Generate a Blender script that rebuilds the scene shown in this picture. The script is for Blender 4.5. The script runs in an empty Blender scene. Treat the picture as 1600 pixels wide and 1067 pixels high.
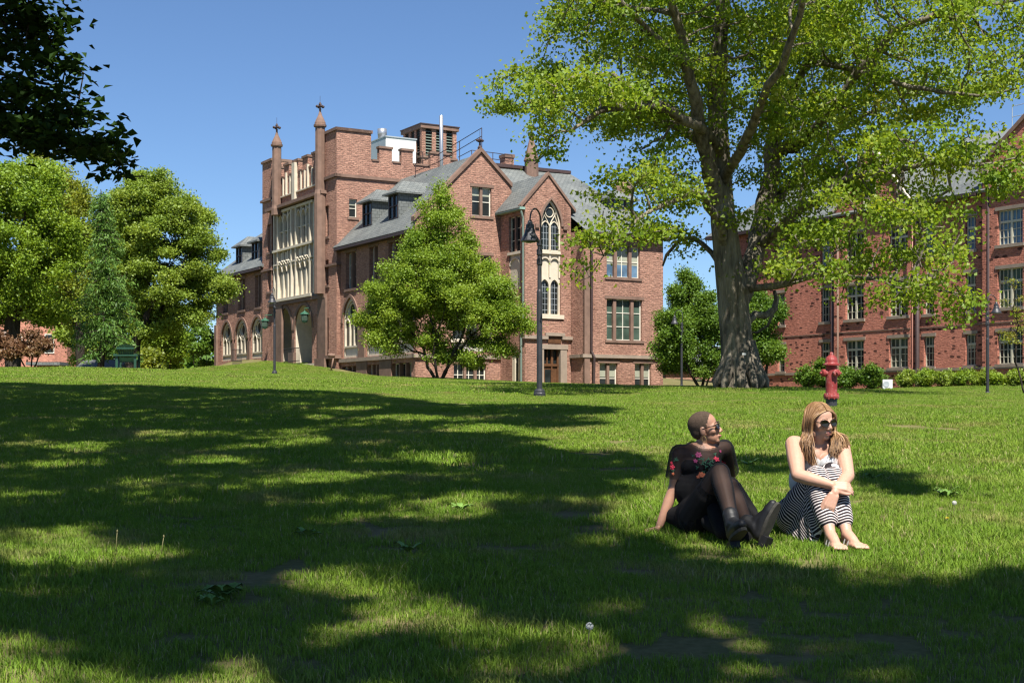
import bpy, bmesh, math, random
import numpy as np
from mathutils import Vector, Matrix, geometry

random.seed(7)
RNG = np.random.default_rng(7)
scene = bpy.context.scene
COL = scene.collection

# ------------------------------------------------------------------ camera, sky, sun, exposure
# The origin is the camera's eye: x right, y away, z up, metres.
F, CX, HY = 2150.0, 800.0, 636.0            # focal length and horizon of the 1600 px photograph
cam_d = bpy.data.cameras.new('camera')
cam = bpy.data.objects.new('camera', cam_d)
COL.objects.link(cam)
cam.location = (0, 0, 0)
cam.rotation_euler = (math.radians(90), 0, 0)
cam_d.sensor_width = 36.0
cam_d.lens = 36.0 * F / 1600.0
cam_d.shift_y = (HY - 533.5) / 1600.0
cam_d.clip_start = 0.1
cam_d.clip_end = 3000.0
scene.camera = cam

SUN_EL = 58.0
SUN_H = Vector((0.25, -0.968)).normalized()      # horizontal direction towards the sun
world = bpy.data.worlds.new('World')
scene.world = world
world.use_nodes = True
wn = world.node_tree
bg = wn.nodes['Background']
sky = wn.nodes.new('ShaderNodeTexSky')
sky.sky_type = 'NISHITA'
sky.sun_disc = False
sky.sun_elevation = math.radians(SUN_EL)
sky.sun_rotation = math.atan2(SUN_H.x, SUN_H.y)
sky.altitude = 0
sky.air_density = 0.85
sky.dust_density = 0.05
sky.ozone_density = 8.0
wn.links.new(sky.outputs[0], bg.inputs[0])
bg.inputs[1].default_value = 0.064

sun_d = bpy.data.lights.new('sun', 'SUN')
sun_d.energy = 5.0
sun_d.angle = math.radians(0.5)
sun_d.color = (1.0, 0.955, 0.87)
sun = bpy.data.objects.new('sun', sun_d)
COL.objects.link(sun)
S3 = Vector((SUN_H.x * math.cos(math.radians(SUN_EL)), SUN_H.y * math.cos(math.radians(SUN_EL)), math.sin(math.radians(SUN_EL))))
sun.rotation_euler = S3.to_track_quat('Z', 'Y').to_euler()
sun.location = (20, -30, 60)

scene.view_settings.view_transform = 'Standard'
scene.view_settings.look = 'None'
scene.view_settings.exposure = 1.1
scene.view_settings.gamma = 1.0
scene.render.engine = 'CYCLES'
cy = scene.cycles
cy.max_bounces = 6
cy.diffuse_bounces = 4
cy.glossy_bounces = 2
cy.transmission_bounces = 4
cy.transparent_max_bounces = 8
cy.caustics_reflective = False
cy.caustics_refractive = False
cy.use_denoising = True
cy.filter_width = 1.3

# ------------------------------------------------------------------ helpers
def at(px, py, Y):
    return Vector(((px - CX) / F * Y, Y, (HY - py) / F * Y))

def lin(r, g, b):
    f = lambda c: ((c / 255 + 0.055) / 1.055) ** 2.4 if c / 255 > 0.04045 else c / 255 / 12.92
    return (f(r), f(g), f(b), 1.0)

def thing(name, label, cat, loc=(0, 0, 0), group=None, rz=0.0):
    o = bpy.data.objects.new(name, None)
    o.empty_display_size = 0.2
    COL.objects.link(o)
    o.location = loc
    o.rotation_euler = (0, 0, rz)
    o['label'] = label
    o['category'] = cat
    if group:
        o['group'] = group
    return o

def tag(o, label, cat, group=None):
    o['label'] = label
    o['category'] = cat
    if group:
        o['group'] = group
    return o

def attach(o, parent):
    if parent is None:
        return
    o.parent = parent
    if parent.type == 'EMPTY':
        m = Matrix.Translation(parent.location) @ parent.rotation_euler.to_matrix().to_4x4()
        o.matrix_parent_inverse = m.inverted()

class MB:
    """collects faces (world coordinates) and links them as one mesh object"""
    def __init__(self):
        self.v, self.f = [], []
    def add(self, verts, faces):
        b = len(self.v)
        self.v.extend([tuple(p) for p in verts])
        self.f.extend([tuple(i + b for i in q) for q in faces])
    def quad(self, a, b, c, d):
        self.add([a, b, c, d], [(0, 1, 2, 3)])
    def poly(self, pts):
        self.add(pts, [tuple(range(len(pts)))])
    def hexa(self, p):                      # eight corners: bottom ring then top ring
        self.add(p, [(0, 3, 2, 1), (4, 5, 6, 7), (0, 1, 5, 4), (1, 2, 6, 5), (2, 3, 7, 6), (3, 0, 4, 7)])
    def box(self, x0, x1, y0, y1, z0, z1):
        self.hexa([(x0, y0, z0), (x1, y0, z0), (x1, y1, z0), (x0, y1, z0), (x0, y0, z1), (x1, y0, z1), (x1, y1, z1), (x0, y1, z1)])
    def tube(self, pts, rad, n=8, caps=True, flat=1.0):
        pts = [Vector(p) for p in pts]
        if not hasattr(rad, '__len__'):
            rad = [rad] * len(pts)
        ref = None
        rings = []
        for i, p in enumerate(pts):
            a = pts[max(i - 1, 0)]; b = pts[min(i + 1, len(pts) - 1)]
            t = (b - a).normalized()
            if ref is None:
                ref = Vector((0, 0, 1)) if abs(t.z) < 0.9 else Vector((1, 0, 0))
            x = (ref - t * ref.dot(t)).normalized()
            y = t.cross(x)
            ref = x
            rings.append([p + (x * math.cos(2 * math.pi * k / n) + y * flat * math.sin(2 * math.pi * k / n)) * rad[i] for k in range(n)])
        vs = [q for r in rings for q in r]
        fs = []
        for i in range(len(pts) - 1):
            for k in range(n):
                k2 = (k + 1) % n
                fs.append((i * n + k, i * n + k2, (i + 1) * n + k2, (i + 1) * n + k))
        if caps:
            fs.append(tuple(range(n - 1, -1, -1)))
            fs.append(tuple((len(pts) - 1) * n + k for k in range(n)))
        self.add(vs, fs)
    def lathe(self, c, prof, n=16, axis=None, phase=0.0):
        """prof: (radius, height) pairs along axis (default up)"""
        c = Vector(c)
        ax = Vector(axis).normalized() if axis is not None else Vector((0, 0, 1))
        ref = Vector((1, 0, 0)) if abs(ax.x) < 0.9 else Vector((0, 1, 0))
        x = (ref - ax * ref.dot(ax)).normalized(); y = ax.cross(x)
        vs, fs = [], []
        for r, h in prof:
            for k in range(n):
                a = 2 * math.pi * k / n + phase
                vs.append(c + ax * h + (x * math.cos(a) + y * math.sin(a)) * max(r, 1e-4))
        for i in range(len(prof) - 1):
            for k in range(n):
                k2 = (k + 1) % n
                fs.append((i * n + k, i * n + k2, (i + 1) * n + k2, (i + 1) * n + k))
        fs.append(tuple(range(n - 1, -1, -1)))
        fs.append(tuple((len(prof) - 1) * n + k for k in range(n)))
        self.add(vs, fs)
    def ellipsoid(self, c, r, nu=16, nv=10, rot=None):
        c = Vector(c)
        vs, fs = [], []
        M = rot if rot is not None else Matrix.Identity(3)
        for j in range(1, nv):
            th = math.pi * j / nv
            for k in range(nu):
                a = 2 * math.pi * k / nu
                vs.append(c + M @ Vector((r[0] * math.sin(th) * math.cos(a), r[1] * math.sin(th) * math.sin(a), r[2] * math.cos(th))))
        top = len(vs); vs.append(c + M @ Vector((0, 0, r[2])))
        bot = len(vs); vs.append(c - M @ Vector((0, 0, r[2])))
        for j in range(nv - 2):
            for k in range(nu):
                k2 = (k + 1) % nu
                fs.append((j * nu + k, (j + 1) * nu + k, (j + 1) * nu + k2, j * nu + k2))
        for k in range(nu):
            k2 = (k + 1) % nu
            fs.append((top, k, k2))
            fs.append((bot, (nv - 2) * nu + k2, (nv - 2) * nu + k))
        self.add(vs, fs)
    def build(self, name, mat, parent=None, smooth=False):
        me = bpy.data.meshes.new(name)
        me.from_pydata(self.v, [], self.f)
        return finish(me, name, mat, parent, smooth)

def finish(me, name, mat, parent=None, smooth=False, uv=True):
    n = len(me.polygons)
    if uv and n:
        nor = np.empty(n * 3); me.polygons.foreach_get('normal', nor); nor = nor.reshape(-1, 3)
        co = np.empty(len(me.vertices) * 3); me.vertices.foreach_get('co', co); co = co.reshape(-1, 3)
        lv = np.empty(len(me.loops), dtype=np.int64); me.loops.foreach_get('vertex_index', lv)
        lt = np.empty(n, dtype=np.int64); me.polygons.foreach_get('loop_total', lt)
        fi = np.repeat(np.arange(n), lt)
        N = nor
        flat = np.abs(N[:, 2]) > 0.985
        sgn = np.where(N[:, 1] > 0, -1.0, 1.0)[:, None]
        N = N * sgn
        T = np.stack([-N[:, 1], N[:, 0], np.zeros(n)], 1)
        T[flat] = (1, 0, 0)
        T /= np.maximum(np.linalg.norm(T, axis=1, keepdims=True), 1e-9)
        V = np.cross(N, T); V[flat] = (0, 1, 0)
        P = co[lv]
        u = (P * T[fi]).sum(1); v = (P * V[fi]).sum(1)
        lay = me.uv_layers.new(name='UVMap')
        lay.data.foreach_set('uv', np.stack([u, v], 1).ravel())
    if smooth:
        me.polygons.foreach_set('use_smooth', [True] * n)
    me.update()
    o = bpy.data.objects.new(name, me)
    COL.objects.link(o)
    for m in (mat if isinstance(mat, (list, tuple)) else [mat]):
        me.materials.append(m)
    attach(o, parent)
    return o

def np_mesh(verts, faces, attrs=None):
    """verts Nx3, faces list of (M,k) index arrays; attrs {name: per-vertex floats}"""
    me = bpy.data.meshes.new('mesh')
    me.vertices.add(len(verts))
    me.vertices.foreach_set('co', np.ascontiguousarray(verts, dtype=np.float32).ravel())
    idx = np.concatenate([f.ravel() for f in faces]).astype(np.int32)
    tot = np.concatenate([np.full(len(f), f.shape[1]) for f in faces]).astype(np.int32)
    start = np.concatenate([[0], np.cumsum(tot)[:-1]]).astype(np.int32)
    me.loops.add(len(idx)); me.loops.foreach_set('vertex_index', idx)
    me.polygons.add(len(tot))
    me.polygons.foreach_set('loop_start', start)
    me.polygons.foreach_set('loop_total', tot)
    me.update(calc_edges=True)
    me.validate()
    for k, a in (attrs or {}).items():
        at_ = me.attributes.new(k, 'FLOAT', 'POINT')
        at_.data.foreach_set('value', np.ascontiguousarray(a, dtype=np.float32))
    return me

# ------------------------------------------------------------------ materials
class NT:
    def __init__(self, name):
        self.m = bpy.data.materials.new(name); self.m.use_nodes = True
        self.t = self.m.node_tree; self.n = self.t.nodes
        self.b = self.n['Principled BSDF']; self.out = self.n['Material Output']
    def node(self, typ, **kw):
        x = self.n.new(typ)
        for k, v in kw.items():
            setattr(x, k, v)
        return x
    def link(self, a, b):
        self.t.links.new(a, b)
    def set(self, node, **kw):
        for k, v in kw.items():
            node.inputs[k.replace('_', ' ')].default_value = v
    def noise(self, vec, scale, detail=4, rough=0.55):
        x = self.node('ShaderNodeTexNoise'); x.inputs['Scale'].default_value = scale
        x.inputs['Detail'].default_value = detail; x.inputs['Roughness'].default_value = rough
        if vec is not None: self.link(vec, x.inputs['Vector'])
        return x.outputs['Fac']
    def ramp(self, fac, stops):
        x = self.node('ShaderNodeValToRGB'); e = x.color_ramp.elements
        while len(e) < len(stops): e.new(0.5)
        for i, (p, c) in enumerate(stops):
            e[i].position = p; e[i].color = c if len(c) == 4 else (*c, 1)
        self.link(fac, x.inputs[0]); return x.outputs[0]
    def mix(self, fac, a, b, mode='MIX'):
        x = self.node('ShaderNodeMix'); x.data_type = 'RGBA'; x.blend_type = mode
        for s, v in ((x.inputs[0], fac), (x.inputs[6], a), (x.inputs[7], b)):
            if isinstance(v, (int, float)): s.default_value = v
            elif isinstance(v, (tuple, list)): s.default_value = v if len(v) == 4 else (*v, 1)
            else: self.link(v, s)
        return x.outputs[2]
    def math(self, op, a, b=None):
        x = self.node('ShaderNodeMath', operation=op)
        for s, v in ((x.inputs[0], a), (x.inputs[1], b)):
            if v is None: continue
            if isinstance(v, (int, float)): s.default_value = v
            else: self.link(v, s)
        return x.outputs[0]
    def bump(self, h, strength=0.5, dist=0.02):
        x = self.node('ShaderNodeBump'); x.inputs['Strength'].default_value = strength; x.inputs['Distance'].default_value = dist
        self.link(h, x.inputs['Height']); self.link(x.outputs[0], self.b.inputs['Normal'])
    def uv(self, sx=1, sy=1):
        c = self.node('ShaderNodeTexCoord'); mp = self.node('ShaderNodeMapping')
        mp.inputs['Scale'].default_value = (sx, sy, 1)
        self.link(c.outputs['UV'], mp.inputs[0]); return mp.outputs[0]
    def pos(self, s=(1, 1, 1)):
        c = self.node('ShaderNodeNewGeometry'); mp = self.node('ShaderNodeMapping')
        mp.inputs['Scale'].default_value = s
        self.link(c.outputs['Position'], mp.inputs[0]); return mp.outputs[0]
    def objc(self, s=(1, 1, 1)):
        c = self.node('ShaderNodeTexCoord'); mp = self.node('ShaderNodeMapping')
        mp.inputs['Scale'].default_value = s
        self.link(c.outputs['Object'], mp.inputs[0]); return mp.outputs[0]
    def attr(self, name):
        a = self.node('ShaderNodeAttribute'); a.attribute_name = name; return a.outputs['Fac']
    def col(self, c):
        if isinstance(c, (tuple, list)): self.b.inputs['Base Color'].default_value = c if len(c) == 4 else (*c, 1)
        else: self.link(c, self.b.inputs['Base Color'])
    def rough(self, r, spec=None):
        self.b.inputs['Roughness'].default_value = r
        if spec is not None: self.b.inputs['Specular IOR Level'].default_value = spec

def plain(name, c, rough=0.6, var=0.25, scale=6.0, metal=0.0, spec=0.4, bump=0.15, bdist=0.01):
    """a weathered plain surface: base colour broken up by two noises, slight bump"""
    t = NT(name)
    p = t.pos()
    a = t.noise(p, scale, 5)
    b = t.noise(p, scale * 0.17, 3)
    c4 = c if len(c) == 4 else (*c, 1)
    dk = tuple(x * (1 - var) for x in c4[:3]) + (1,)
    lt = tuple(min(1, x * (1 + var)) for x in c4[:3]) + (1,)
    k = t.math('ADD', t.math('MULTIPLY', a, 0.6), t.math('MULTIPLY', b, 0.4))
    t.col(t.ramp(k, [(0.35, dk), (0.65, lt)]))
    t.rough(rough, spec); t.b.inputs['Metallic'].default_value = metal
    if bump: t.bump(a, bump, bdist)
    return t.m

def brick_mat(name, base, dark, mortar, bw, bh, relief_shade=0.0, bump=0.6):
    t = NT(name)
    uv = t.uv()
    br = t.node('ShaderNodeTexBrick')
    t.link(uv, br.inputs['Vector'])
    br.inputs['Scale'].default_value = 1.0
    br.inputs['Brick Width'].default_value = bw; br.inputs['Row Height'].default_value = bh
    br.inputs['Mortar Size'].default_value = bh * 0.07
    br.inputs['Mortar Smooth'].default_value = 0.3
    br.inputs['Bias'].default_value = -0.2
    br.inputs['Color1'].default_value = base; br.inputs['Color2'].default_value = dark; br.inputs['Mortar'].default_value = mortar
    big = t.noise(uv, 0.35, 4); fine = t.noise(t.uv(2.2, 7.0), 1.7, 5, 0.7)
    c = t.mix(t.math('MULTIPLY', big, 0.5), br.outputs['Color'], tuple(x * 0.62 for x in base[:3]), 'MIX')
    c = t.mix(0.55, c, t.ramp(fine, [(0.34, (0.35, 0.31, 0.30)), (0.47, (1.0, 0.98, 0.96)), (0.66, (1.75, 1.68, 1.6))]), 'MULTIPLY')
    st = t.noise(t.uv(0.55, 0.10), 1.0, 5, 0.6)
    c = t.mix(0.8, c, t.ramp(st, [(0.32, (0.62, 0.58, 0.56)), (0.5, (1.0, 1.0, 1.0)), (0.7, (1.12, 1.1, 1.08))]), 'MULTIPLY')
    h = t.math('ADD', t.math('MULTIPLY', fine, 1.0), t.math('MULTIPLY', br.outputs['Fac'], -0.4))
    if relief_shade:  # dark dashes: shadows of protruding bricks, painted into colour and bump
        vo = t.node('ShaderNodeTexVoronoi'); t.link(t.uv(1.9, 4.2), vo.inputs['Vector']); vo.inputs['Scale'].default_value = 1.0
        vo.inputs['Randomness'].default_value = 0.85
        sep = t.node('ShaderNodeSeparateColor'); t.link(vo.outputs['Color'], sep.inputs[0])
        sel = t.math('LESS_THAN', sep.outputs[0], relief_shade)
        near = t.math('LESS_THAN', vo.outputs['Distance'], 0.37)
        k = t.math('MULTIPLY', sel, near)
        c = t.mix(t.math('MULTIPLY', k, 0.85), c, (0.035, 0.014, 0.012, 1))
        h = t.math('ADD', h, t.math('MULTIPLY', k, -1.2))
    t.col(c); t.rough(0.9, 0.2); t.bump(h, bump, 0.12)
    return t.m

M = {}
M['brick'] = brick_mat('red_brick', (0.42, 0.235, 0.175, 1), (0.28, 0.145, 0.11, 1), (0.33, 0.23, 0.18, 1), 0.36, 0.14, 0, 1.0)
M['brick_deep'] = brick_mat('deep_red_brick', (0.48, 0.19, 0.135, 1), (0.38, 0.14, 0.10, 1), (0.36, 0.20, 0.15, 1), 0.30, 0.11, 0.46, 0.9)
M['brownstone'] = plain('brownstone', (0.175, 0.108, 0.08), 0.85, 0.25, 2.0, bump=0.4, bdist=0.03)
M['cream_stone'] = plain('cream_stone', (0.53, 0.465, 0.36), 0.8, 0.12, 2.5, bump=0.2)
M['pale_panel'] = plain('pale_panel', (0.50, 0.47, 0.42), 0.7, 0.06, 2.0)
M['grey_stone'] = plain('grey_trim_stone', (0.255, 0.20, 0.155), 0.85, 0.18, 2.0, bump=0.3)
M['white_wood'] = plain('white_painted_wood', (0.62, 0.59, 0.50), 0.5, 0.08, 4.0)
M['cream_wood'] = plain('cream_painted_wood', (0.47, 0.44, 0.34), 0.5, 0.1, 4.0)
M['dark_wood'] = plain('brown_door_wood', (0.10, 0.045, 0.02), 0.5, 0.3, 6.0)
M['black_metal'] = plain('black_lamp_metal', (0.028, 0.028, 0.032), 0.45, 0.2, 8.0, spec=0.5)
M['dark_trim'] = plain('dark_gutter_metal', (0.05, 0.03, 0.028), 0.6, 0.2, 6.0)
M['copper'] = plain('green_copper', (0.22, 0.34, 0.28), 0.7, 0.2, 2.0)
M['steel'] = plain('brushed_steel', (0.42, 0.43, 0.45), 0.35, 0.08, 3.0, metal=0.7)
M['white_metal'] = plain('white_sheet_metal', (0.56, 0.56, 0.54), 0.5, 0.05, 1.0)
M['brick_plain'] = brick_mat('salmon_brick', (0.52, 0.235, 0.165, 1), (0.42, 0.18, 0.13, 1), (0.42, 0.28, 0.22, 1), 0.3, 0.1)
M['shed_metal'] = plain('dull_roof_metal', (0.11, 0.115, 0.12), 0.9, 0.1, 1.0)
M['grey_metal'] = plain('grey_sheet_metal', (0.30, 0.33, 0.35), 0.5, 0.1, 1.0)
M['green_metal'] = plain('green_lantern_metal', (0.03, 0.10, 0.06), 0.5, 0.2, 8.0)
M['louvre'] = plain('grey_green_louvre', (0.13, 0.17, 0.14), 0.6, 0.1, 4.0)
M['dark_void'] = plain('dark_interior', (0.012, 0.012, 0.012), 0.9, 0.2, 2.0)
M['blind'] = plain('pale_window_blind', (0.30, 0.31, 0.24), 0.35, 0.12, 2.0, spec=0.6)
M['pink_pipe'] = plain('pink_copper_pipe', (0.24, 0.105, 0.075), 0.5, 0.15, 3.0)

def slate_mat(name, c1, c2):
    t = NT(name)
    uv = t.uv()
    br = t.node('ShaderNodeTexBrick'); t.link(uv, br.inputs['Vector'])
    br.inputs['Scale'].default_value = 1.0
    br.inputs['Brick Width'].default_value = 0.34; br.inputs['Row Height'].default_value = 0.24
    br.inputs['Mortar Size'].default_value = 0.014
    br.inputs['Color1'].default_value = c1; br.inputs['Color2'].default_value = c2; br.inputs['Mortar'].default_value = tuple(x * 0.4 for x in c1[:3]) + (1,)
    big = t.noise(uv, 0.5, 5)
    t.col(t.mix(0.7, br.outputs['Color'], t.ramp(big, [(0.3, (0.65, 0.66, 0.68)), (0.7, (1.25, 1.25, 1.2))]), 'MULTIPLY'))
    t.rough(0.6, 0.4)
    t.bump(t.math('ADD', t.math('MULTIPLY', br.outputs['Fac'], -1), t.noise(uv, 9, 3)), 0.5, 0.02)
    return t.m
M['slate'] = slate_mat('grey_slate', (0.115, 0.125, 0.122, 1), (0.155, 0.163, 0.156, 1))

def glass_mat(name, c, rough=0.08):
    t = NT(name)
    p = t.pos()
    n = t.noise(p, 0.9, 2)
    t.col(t.ramp(n, [(0.35, tuple(x * 0.6 for x in c) + (1,)), (0.65, tuple(x * 1.3 for x in c) + (1,))]))
    t.rough(rough, 0.5)
    t.b.inputs['IOR'].default_value = 1.33
    t.bump(t.noise(p, 1.3, 2), 0.12, 0.02)
    return t.m
M['glass'] = glass_mat('dark_window_glass', (0.02, 0.024, 0.024))
M['glass_blue'] = glass_mat('blue_window_glass', (0.10, 0.17, 0.25), 0.15)
M['glass_green'] = glass_mat('green_window_glass', (0.055, 0.085, 0.065), 0.15)
# ------------------------------------------------------------------ the lawn
def cp(px, py, Y):
    p = at(px, py, Y); return (p.x, p.y, p.z)
CTRL = [(0, -12, -1.75), (-10, -12, -1.75), (12, -12, -1.8), (0, 0, -1.33), (-6, 0, -1.35), (6, 0, -1.36),
        (0, 5.2, -1.05), (-4, 5.2, -1.05), (5, 5.2, -1.05), (2, 8.7, -0.862), (-3, 8.7, -0.86), (6, 8.7, -0.87),
        (-8, 15, -0.52), (0, 15, -0.52), (8, 15, -0.55),
        cp(1300, 637, 24.4), cp(800, 637, 24.4), cp(300, 635, 24.4), (-14, 24, 0.03), (14, 24, -0.1),
        cp(843, 621, 35), cp(1155, 607, 39), cp(1500, 617, 40), cp(400, 604, 36), cp(0, 597, 38), (-30, 38, 0.7),
        cp(1543, 619, 65), cp(1250, 611, 62), cp(1650, 618, 60), (40, 62, 0.3),
        cp(429, 585, 76), cp(195, 577, 58), cp(0, 576, 60), cp(-300, 574, 62), cp(640, 598, 60), cp(850, 604, 60),
        cp(1020, 604.5, 88), cp(850, 599, 88), cp(720, 592, 88), cp(570, 588, 94), cp(532, 579, 99), cp(502, 573, 102), cp(450, 569, 106),
        cp(345, 569, 121), cp(340, 573, 100), cp(1250, 612, 90), cp(1440, 606, 82), cp(1600, 600, 78),
        (-30, 75, 1.5), (-40, 95, 0.4), (-30, 120, 1.6), (-60, 90, 0), (-25, 140, 3.0), (-60, 140, 0.5), (0, 140, 3), (60, 140, 1.5), (60, 90, 1.2), (60, 40, 0)]
_C = np.array(CTRL, float)
def _tps_fit(C, lam=0.02):
    n = len(C); d = np.linalg.norm(C[:, None, :2] - C[None, :, :2], axis=2)
    K = np.where(d > 0, d * d * np.log(np.maximum(d, 1e-9)), 0) + lam * np.eye(n) * 50
    P = np.concatenate([np.ones((n, 1)), C[:, :2]], 1)
    A = np.block([[K, P], [P.T, np.zeros((3, 3))]])
    return np.linalg.solve(A, np.concatenate([C[:, 2], np.zeros(3)]))
_W = _tps_fit(_C)
def ground_z(x, y):
    x = np.atleast_1d(np.asarray(x, float)); y = np.atleast_1d(np.asarray(y, float))
    sh = x.shape
    q = np.stack([x.ravel(), y.ravel()], 1)
    q = np.clip(q, (-75, -20), (75, 150))
    out = np.empty(len(q))
    for s in range(0, len(q), 20000):
        e = q[s:s + 20000]
        d2 = ((e[:, None, :] - _C[None, :, :2]) ** 2).sum(2)
        U = np.where(d2 > 0, 0.5 * d2 * np.log(np.maximum(d2, 1e-12)), 0)
        out[s:s + 20000] = U @ _W[:-3] + _W[-3] + e @ _W[-2:]
    return out.reshape(sh)
def gz(x, y):
    return float(ground_z(x, y)[0])
def on_ground(px, Y):
    x = (px - CX) / F * Y
    return Vector((x, Y, gz(x, Y)))
def depth_of(px, py):
    """distance at which a picture row meets the lawn"""
    Y = np.linspace(4.0, 120, 2400)
    x = (px - CX) / F * Y
    s = HY - ground_z(x, Y) / Y * F
    i = np.argmax(s <= py)
    return float(Y[i])

def axis_pts(lo, hi, segs):
    pts = [np.linspace(a, b, n, endpoint=False) for a, b, n in segs]
    return np.concatenate(pts + [np.array([hi])])
gx = axis_pts(-900, 900, [(-900, -80, 12), (-80, -20, 30), (-20, 20, 130), (20, 80, 30), (80, 900, 12)])
gy = axis_pts(-60, 1500, [(-60, 0, 20), (0, 30, 130), (30, 130, 110), (130, 1500, 20)])
XX, YY = np.meshgrid(gx, gy)
ZZ = ground_z(XX, YY)
V_ = np.stack([XX, YY, ZZ], 2).reshape(-1, 3)
nx_, ny_ = len(gx), len(gy)
ii = (np.arange(ny_ - 1)[:, None] * nx_ + np.arange(nx_ - 1)[None, :]).ravel()
me = np_mesh(V_, [np.stack([ii, ii + 1, ii + nx_ + 1, ii + nx_], 1)])

def lawn_colour(t, a, b, dry, kd=1.0):
    """mown lawn: mottled greens with straw-coloured worn patches fixed to the ground"""
    p = t.pos((1, 1, 0))
    n1 = t.noise(p, 0.22, 4); n2 = t.noise(p, 1.7, 3); n3 = t.noise(p, 0.75, 5, 0.65)
    c = t.mix(t.ramp(t.math('ADD', t.math('MULTIPLY', n1, 0.55), t.math('MULTIPLY', n2, 0.45)), [(0.38, (0, 0, 0)), (0.62, (1, 1, 1))]), a, b)
    k = t.ramp(n3, [(0.53, (0, 0, 0)), (0.68, (kd, kd, kd))])
    return t.mix(k, c, dry)
t = NT('lawn_soil')
t.col(t.mix(0.35, lawn_colour(t, (0.10, 0.12, 0.03), (0.15, 0.13, 0.05), (0.27, 0.19, 0.11)), t.ramp(t.noise(t.pos(), 22, 4), [(0.3, (0.06, 0.045, 0.025)), (0.7, (0.20, 0.16, 0.09))])))
t.rough(0.95, 0.1); t.bump(t.noise(t.pos(), 18, 4), 0.6, 0.03)
M['soil'] = t.m
ground = finish(me, 'ground', M['soil'], None, True)
ground['kind'] = 'structure'

# grass: bent blades in small tufts patches, scattered over the lawn as one mass
t = NT('grass_blades')
r_ = t.attr('rnd')
c = lawn_colour(t, (0.160, 0.275, 0.021), (0.255, 0.350, 0.037), (0.38, 0.31, 0.115), 0.95)
c = t.mix(t.math('MULTIPLY', r_, 0.75), c, (0.085, 0.165, 0.020, 1))
c = t.mix(t.ramp(r_, [(0.93, (0, 0, 0)), (0.95, (1, 1, 1))]), c, (0.36, 0.32, 0.15, 1))
t.col(c); t.rough(0.6, 0.15)
tr = t.node('ShaderNodeBsdfTranslucent'); t.link(c, tr.inputs['Color'])
mx = t.node('ShaderNodeMixShader'); mx.inputs[0].default_value = 0.33
t.link(t.b.outputs[0], mx.inputs[1]); t.link(tr.outputs[0], mx.inputs[2]); t.link(mx.outputs[0], t.out.inputs[0])
M['grass'] = t.m

def blade_patch(name, size, n, h, w, seed, clump=0.0):
    r = np.random.default_rng(seed)
    base = (r.random((n, 2)) - 0.5) * size * 1.12
    if clump:
        cc = (r.random((max(4, n // 40), 2)) - 0.5) * size
        j = r.integers(0, len(cc), n); s = r.random(n) < clump
        base[s] = cc[j[s]] + r.normal(0, size * 0.035, (s.sum(), 2))
    az = r.random(n) * 2 * np.pi
    hh = h * (0.45 + 0.75 * r.random(n) ** 1.3)
    lean = hh * (0.15 + 0.85 * r.random(n))
    ww = w * (0.6 + 0.7 * r.random(n))
    dx, dy = np.cos(az), np.sin(az)
    fa = az + np.pi / 2 + r.normal(0, 0.5, n)
    sx, sy = np.cos(fa), np.sin(fa)
    v = np.zeros((n, 5, 3))
    for k, (fh, fl, fw) in enumerate([(0, 0, 1), (0, 0, -1), (0.62, 0.36, 0.8), (0.62, 0.36, -0.8), (1.0, 1.0, 0)]):
        v[:, k, 0] = base[:, 0] + dx * lean * fl + sx * ww * 0.5 * fw
        v[:, k, 1] = base[:, 1] + dy * lean * fl + sy * ww * 0.5 * fw
        v[:, k, 2] = hh * fh - (0.012 if fh == 0 else 0) - 0.25 * lean * fl
    b = np.arange(n) * 5
    q = np.stack([b, b + 1, b + 3, b + 2], 1); tr_ = np.stack([b + 2, b + 3, b + 4], 1)
    me = np_mesh(v.reshape(-1, 3), [q, tr_], {'rnd': np.repeat(r.random(n), 5)})
    me.materials.append(M['grass'])
    return bpy.data.objects.new(name, me)

patches = []
for s in range(4): patches.append(blade_patch('blade_patch', 0.5, 1900, 0.046, 0.0036, 11 + s, 0.35))
for s in range(3): patches.append(blade_patch('blade_patch', 1.0, 3600, 0.050, 0.0065, 21 + s, 0.3))
for s in range(3): patches.append(blade_patch('blade_patch', 2.2, 5200, 0.055, 0.014, 31 + s, 0.3))

pts, rot, scl, idx = [], [], [], []
def scatter(y0, y1, step, ids, margin, jit=0.3):
    ys = np.arange(y0, y1, step)
    for y in ys:
        hw = 0.385 * y + margin
        xs = np.arange(-hw, hw + step, step)
        for x in xs:
            pts.append((x + RNG.normal(0, step * jit * 0.4), y + RNG.normal(0, step * jit * 0.4)))
            rot.append(RNG.random() * 6.283); scl.append(0.8 + 0.5 * RNG.random()); idx.append(ids[RNG.integers(len(ids))])
scatter(3.6, 13.0, 0.43, [0, 1, 2, 3], 1.0)
scatter(13.0, 38, 0.86, [4, 5, 6], 1.5)
scatter(38, 112, 1.9, [7, 8, 9], 3.0)
P2 = np.array(pts)
keep = np.ones(len(P2), bool)
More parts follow.
